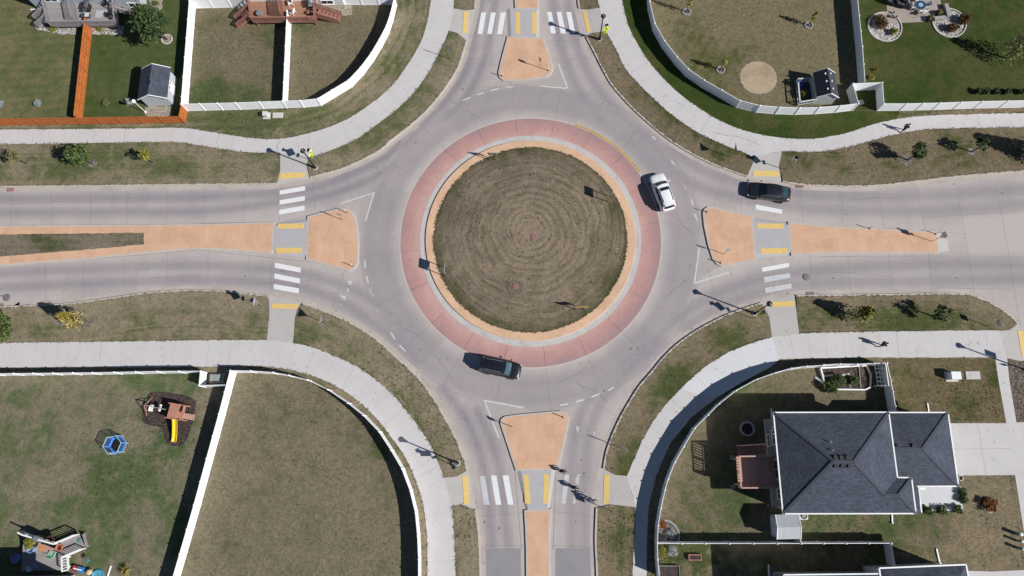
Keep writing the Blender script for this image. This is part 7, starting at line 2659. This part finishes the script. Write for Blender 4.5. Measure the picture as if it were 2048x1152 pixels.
def person(label, loc, rz, pose, top, bottom, k=1.0, helmet=None, group=None, sleeves=True):
    t = thing('person', label, 'person', loc, R(rz), group)
    q = POSE[pose]
    S = lambda p: V3(p)*k
    pel, ch, nk, hd = S(q['pel']), S(q['chest']), S(q['neck']), S(q['head'])
    pts = [pel, pel.lerp(ch, .5), ch, nk, hd, hd+S((.02, 0, .11))]
    ed = [(0, 1), (1, 2), (2, 3), (3, 4), (4, 5)]
    rd = [(.15, .12), (.125, .10), (.15, .115), (.055, .055), (.085, .095), (.075, .085)]
    for s in (0, 1):
        b = len(pts)
        sh, el, wr_ = S(q['sho'][s]), S(q['elb'][s]), S(q['wri'][s])
        pts += [sh, sh.lerp(el, .5), el, wr_]
        ed += [(2, b), (b, b+1), (b+1, b+2), (b+2, b+3)]
        rd += [.06, .05, .042, .03]
    for s in (0, 1):
        b = len(pts)
        h_, kn, an, to = S(q['hip'][s]), S(q['knee'][s]), S(q['ank'][s]), S(q['toe'][s])
        pts += [h_, h_.lerp(kn, .5), kn, kn.lerp(an, .45), an, to]
        ed += [(0, b), (b, b+1), (b+1, b+2), (b+2, b+3), (b+3, b+4), (b+4, b+5)]
        rd += [.085, .08, .06, .055, .042, .035]
    # hands: palm and five curled fingers each
    ex = MB()
    for s in (0, 1):
        el, wr_ = S(q['elb'][s]), S(q['wri'][s])
        d = (wr_-el).normalized()
        sd_ = V3((0, 1 if s == 0 else -1, 0))
        u = d.cross(sd_).normalized()
        pc_ = wr_+d*.045*k
        ex.ball(pc_, (.042*k, .03*k, .042*k), 8, 6)
        for i in range(4):
            a = pc_+d*.03*k+u*(i-1.5)*.02*k
            ln = (.075, .085, .08, .062)[i]*k
            m1_ = a+d*ln*.5-sd_*.008
            ex.tube([a, m1_, m1_+d*ln*.3-sd_*ln*.35, m1_-sd_*ln*.55], [.0095*k, .009*k, .008*k, .006*k], 6)
        a = pc_+u*.035*k-d*.01*k
        ex.tube([a, a+u*.03*k+d*.02*k, a+u*.035*k+d*.05*k-sd_*.01], [.011*k, .010*k, .008*k], 6)
    # nose and ears
    ex.ball(hd+S((.105, 0, .035)), .016*k, 6, 4)
    for s in (-1, 1):
        ex.ball(hd+S((0, s*.085, .03)), (.02*k, .012*k, .032*k), 6, 4)
    rd = [tuple(x*k for x in r) if isinstance(r, tuple) else r*k for r in rd]
    body = skin_mesh('body', pts, ed, rd, M_SKIN, t, 0, 1, ex)
    for s in (-1, 1):
        MB().ball(hd+S((.088, s*.034, .055)), .011*k, 6, 4).build('eye', M_SIGNK, t)
    MB().box(hd+S((.092, 0, -.005)), (.01*k, .04*k, .008*k)).build('mouth', mat('lips', (.3, .1, .09), .6), t)
    # clothing
    p2 = [pel+V3((0, 0, .02)), pel.lerp(ch, .5), ch, ch.lerp(nk, .55)]
    e2 = [(0, 1), (1, 2), (2, 3)]
    r2_ = [(.165, .135), (.145, .12), (.17, .135), (.09, .085)]
    for s in (0, 1):
        b = len(p2)
        sh, el, wr_ = S(q['sho'][s]), S(q['elb'][s]), S(q['wri'][s])
        p2 += [sh, sh.lerp(el, .5), el]+([el.lerp(wr_, .95)] if sleeves else [])
        e2 += [(2, b), (b, b+1), (b+1, b+2)]+([(b+2, b+3)] if sleeves else [])
        r2_ += [.078, .068, .058]+([.044] if sleeves else [])
    r2_ = [tuple(x*k for x in r) if isinstance(r, tuple) else r*k for r in r2_]
    skin_mesh('jacket' if sleeves else 'shirt', p2, e2, r2_, top, t, 0, 1)
    p3, e3, r3_ = [pel], [], [(.16*k, .135*k)]
    for s in (0, 1):
        b = len(p3)
        h_, kn, an = S(q['hip'][s]), S(q['knee'][s]), S(q['ank'][s])
        p3 += [h_, h_.lerp(kn, .5), kn, kn.lerp(an, .5), kn.lerp(an, .97)]
        e3 += [(0, b), (b, b+1), (b+1, b+2), (b+2, b+3), (b+3, b+4)]
        r3_ += [.1*k, .095*k, .076*k, .068*k, .058*k]
    skin_mesh('trousers', p3, e3, r3_, bottom, t, 0, 1)
    for s in (0, 1):
        an, to = S(q['ank'][s]), S(q['toe'][s])
        MB().tube([an+V3((-.07, 0, -.035))*k, an+V3((0, 0, -.03))*k, to], [.05*k, .056*k, .042*k], 10).build('shoe', M_BLACKM, t, smooth=True)
    hp = hd+S((-.012, 0, .075))
    if helmet:
        MB().ball(hp+V3((.01, 0, .035))*k, (.135*k, .11*k, .09*k), 14, 8).build('helmet', helmet, t, smooth=True)
    MB().ball(hp, (.108*k, .1*k, .098*k), 12, 8).build('hair', M_HAIR, t, smooth=True)
    return t


def bike(label, loc, rz, k, m, group):
    t = thing('bicycle', label, 'bicycle', loc, R(rz), group)
    r = .34*k
    wb_ = .52*k
    for s in (-1, 1):
        wh = thing_part('wheel', t, (s*wb_, 0, r))
        ring_ = lambda rr, n=24: [(rr*math.cos(6.2832*i/n), 0, rr*math.sin(6.2832*i/n)) for i in range(n+1)]
        MB().tube(ring_(r-.02), .022, 6, False).build('tyre', M_TYRE, wh)
        rm = MB().tube(ring_(r-.045), .012, 5, False)
        for i in range(12):
            a = 6.2832*i/12
            rm.tube([(0, 0, 0), ((r-.05)*math.cos(a), 0, (r-.05)*math.sin(a))], .003, 4)
        rm.tube([(0, -.04, 0), (0, .04, 0)], .02, 6)
        rm.build('rim', M_ALLOY, wh)
    R_, Fh = V3((-wb_, 0, r)), V3((wb_, 0, r))
    bb, st, hdt = V3((-.08*k, 0, .3*k)), V3((-.2*k, 0, .8*k)), V3((.36*k, 0, .88*k))
    f = MB()
    for a, b in ((bb, st), (bb, hdt-V3((0, 0, .12*k))), (st-V3((-.02, 0, .08*k)), hdt), (R_, bb), (R_, st-V3((-.02, 0, .08*k))), (hdt, hdt-V3((-.03*k, 0, .16*k)))):
        f.tube([a, b], .018, 6)
    for s in (-.05, .05):
        f.tube([hdt-V3((-.03*k, 0, .16*k))+V3((0, s, 0)), Fh+V3((0, s, 0))], .012, 6)
    f.build('frame', m, t)
    MB().tube([(.40*k, -.28*k, 1.0*k), (.42*k, -.1*k, .99*k), (.42*k, .1*k, .99*k), (.40*k, .28*k, 1.0*k)], .015, 6).tube([hdt, V3((.42*k, 0, .99*k))], .016, 6).build('handlebar', M_BLACKM, t)
    MB().ball((-.22*k, 0, .88*k), (.14*k, .075*k, .035*k), 10, 6).tube([st, V3((-.22*k, 0, .87*k))], .014, 6).build('saddle', M_BLACKM, t, smooth=True)
    cr_ = MB()
    cr_.tube([bb+V3((0, .07, 0)), bb+V3((.06*k, .1, .14*k))], .012, 5).tube([bb+V3((0, -.07, 0)), bb+V3((-.06*k, -.1, -.14*k))], .012, 5)
    cr_.box(bb+V3((.06*k, .15, .14*k)), (.1, .08, .02)).box(bb+V3((-.06*k, -.15, -.14*k)), (.1, .08, .02)).tube([bb+V3((0, -.08, 0)), bb+V3((0, .08, 0))], .02, 6)
    cr_.build('crank', M_BLACKM, t)
    return t


M_BLKCL = mat('black_cloth', (.014, .014, .017), .9, .3)
M_DKCL = mat('dark_blue_cloth', (.025, .028, .045), .9, .3)
M_LBCL = mat('pale_blue_cloth', (.42, .47, .66), .9, .15)
M_GYCL = mat('grey_cloth', (.10, .10, .11), .9, .2)
PZ_ = GZ+.016
person('person in black walking on the upper right path', P(1804, 262, PZ_), 25, 'walk', M_BLKCL, M_BLKCL)
person('person in black walking on the wide lower right pavement', P(1759, 691.5, PZ_), 5, 'walk', M_BLKCL, M_DKCL)
BG = 'bicycles crossing the bottom road'
for x, y, rz, k, mt, tp, bt, hl, lb, bl_ in ((1124, 942, -10, .80, mat('dark_red_bike', (.10, .02, .02), .4), M_BLKCL, M_DKCL, M_BLACKM, 'small cyclist in black nearest the tan island', 'child bicycle nearest the tan island on the bottom crossing'),
                                      (1148, 974.5, -16, .84, M_BLACKM, M_DKCL, M_BLKCL, M_BLACKM, 'middle cyclist in dark clothes on the bottom crossing', 'dark bicycle in the middle of the bottom crossing'),
                                      (1180, 998.5, -8, .98, mat('rust_bike', (.12, .04, .02), .4), M_LBCL, M_BLKCL, M_BLACKM, 'cyclist in a pale blue shirt at the right side of the bottom crossing', 'bicycle under the rider in the pale blue shirt')):
    bike(bl_, P(x, y, .007), rz, k, mt, BG)
    person(lb, P(x, y, .007), rz, 'ride', tp, bt, k, hl, 'cyclists crossing the bottom road', k < .9)


# ------------------------------------------------------------------ tufts: rank grass along hard edges and weeds in the lawns
rt = random.Random(11)


def tufts(name, pts, m, s0, s1):
    mb = MB()
    for p, z in pts:
        k_ = rt.randint(3, 5)
        for _ in range(k_):
            a = rt.uniform(0, 6.283)
            d = V3((math.cos(a), math.sin(a), 0))
            e = V3((-d.y, d.x, 0))
            L = rt.uniform(s0, s1)
            b = V3((p.x, p.y, z))+d*rt.uniform(0, .03)
            k = len(mb.v)
            w_ = L*.16
            mb.v += [b-e*w_, b+e*w_, b+d*L*.55+e*w_*.8+V3((0, 0, L*.55)), b+d*L*.55-e*w_*.8+V3((0, 0, L*.55)), b+d*L*1.0+V3((0, 0, L*.5))]
            mb.f += [(k, k+1, k+2, k+3), (k+3, k+2, k+4)]
    return tag(mb.build(name, m, fix=False), kind='stuff')


def inside(p, poly):
    c = False
    j = len(poly)-1
    for i in range(len(poly)):
        a, b = poly[i], poly[j]
        if (a[1] > p.y) != (b[1] > p.y) and p.x < (b[0]-a[0])*(p.y-a[1])/(b[1]-a[1])+a[0]:
            c = not c
        j = i
    return c


rampz = [W(r) for r in (R_NW1, R_NW2, R_NE1, R_NE2, R_SW1, R_SW2, R_SE1, R_SE2, R_SE3)]
edge_pts = []
for row, sgn, z in ((NWI, 1, GZ), (NWO, 1, GZ), (NEI, 1, GZ), (NEO, 1, GZ), (SWI, 1, GZ), (SWO, 1, GZ), (SEI[:-1], 1, GZ), (K_NW1, 1, GZ), (K_NW2, 1, GZ), (K_NE2, 1, GZ), (K_NE3, 1, GZ), (K_SW1, 1, GZ), (K_SW2, 1, GZ), (K_SE2, 1, GZ), (K_SE3, 1, GZ)):
    q = smooth(row, 4)
    for p, d in along(q, .16):
        if abs(p.x) < 70 and -16 < p.y < 62 and rt.random() < (.75 if rt.random() < .6 else .2):
            n_ = V3((-d.y, d.x))
            if not any(inside(p+n_*o_, q_) for q_ in rampz for o_ in (-.15, .15)):
                edge_pts.append((p+n_*rt.uniform(-.05, .05), z+.005))
for i in range(900):
    a = rt.uniform(0, 6.283)
    edge_pts.append((RC+V3((math.cos(a), math.sin(a)))*(R_GRASS+rt.uniform(-.12, .05)), .2))
M_TUFT = leaf_mat('tuft_blades', [(.04, .05, .016), (.075, .085, .028), (.12, .105, .05), (.17, .14, .085)])
tufts('grass_tufts', edge_pts, M_TUFT, .07, .17)
weeds = []
for i in range(5200):
    px, py = rt.uniform(-10, 2058), rt.uniform(-10, 1162)
    if rt.random() < .5:
        cx, cy = rt.choice([(1920, 800), (1980, 790), (440, 240), (520, 260), (620, 330), (925, 1040), (1240, 1070), (1330, 1100), (480, 60), (1700, 1040), (850, 860), (780, 770), (340, 880), (220, 960), (900, 620), (1000, 560)])
        px, py = rt.gauss(cx, 45), rt.gauss(cy, 35)
    p = P(px, py, GZ)
    weeds.append((p.to_2d(), GZ))
# keep weeds on grass: drop the ones that fall on hard surfaces
hard = [smooth(a, 3)+smooth(b, 3)[::-1] for a, b in ((NWI, NWO), (NEI, NEO), (SWI, SWO), (SEI, SEO))]
hard += [W(q) for q in ([(1893, 846), (2100, 840), (2100, 955), (1905, 952)], [(1985, 712), (2018, 714), (2110, 1160), (2060, 1160)], [(1540, 820), (1900, 820), (1930, 1030), (1560, 1032)], [(1765, -60), (1890, -60), (1890, 48), (1770, 50)], [(40, 1060), (175, 1066), (175, 1160), (40, 1160)], [(60, -10), (330, -10), (330, 55), (60, 55)], [(460, -10), (700, -10), (690, 45), (470, 50)], [(270, 128), (360, 128), (360, 236), (270, 236)], [(1585, 135), (1668, 135), (1668, 214), (1585, 214)], [(1635, 725), (1745, 725), (1745, 785), (1635, 785)], [(1470, 905), (1560, 905), (1560, 980), (1470, 980)], [(1536, 1025), (1600, 1025), (1606, 1078), (1536, 1078)], [(1888, 1136), (2100, 1136), (2100, 1180), (1888, 1180)], [(1478, 118), (1556, 118), (1556, 194), (1478, 194)])]


blocks_ = []
for o in bpy.data.objects:
    if o.name.startswith('ground') and o.get('kind') == 'structure':
        pass
kl = [(K_NW1, K_NW2, K_NW3, [(-8, 420), (-420, 420), (-420, 30)]), (K_NE1, K_NE2, K_NE3, [(420, 40), (420, 420), (6, 420)]), (K_SW1, K_SW2, K_SW3, [(-5, -420), (-420, -420), (-420, 20)]), (K_SE1, K_SE2, K_SE3+K_SE4, [(130, -420), (8, -420)])]
for a, b, c_, far in kl:
    blocks_.append(W(a)+W(b)+W(c_)+[V3(p) for p in far])
ok_ = [(p, z) for p, z in weeds if any(inside(p, q) for q in blocks_) and not any(inside(p, q) for q in hard+rampz)]
for i in range(420):
    a, r_ = rt.uniform(0, 6.283), R_GRASS*math.sqrt(rt.random())*.97
    ok_.append((RC+V3((math.cos(a), math.sin(a)))*r_, .22+.35*(1-(r_/R_GRASS)**2)))
tufts('weed_tufts', ok_, leaf_mat('weed_blades', [(.02, .03, .01), (.045, .058, .018), (.08, .085, .03), (.19, .16, .1)]), .06, .16)
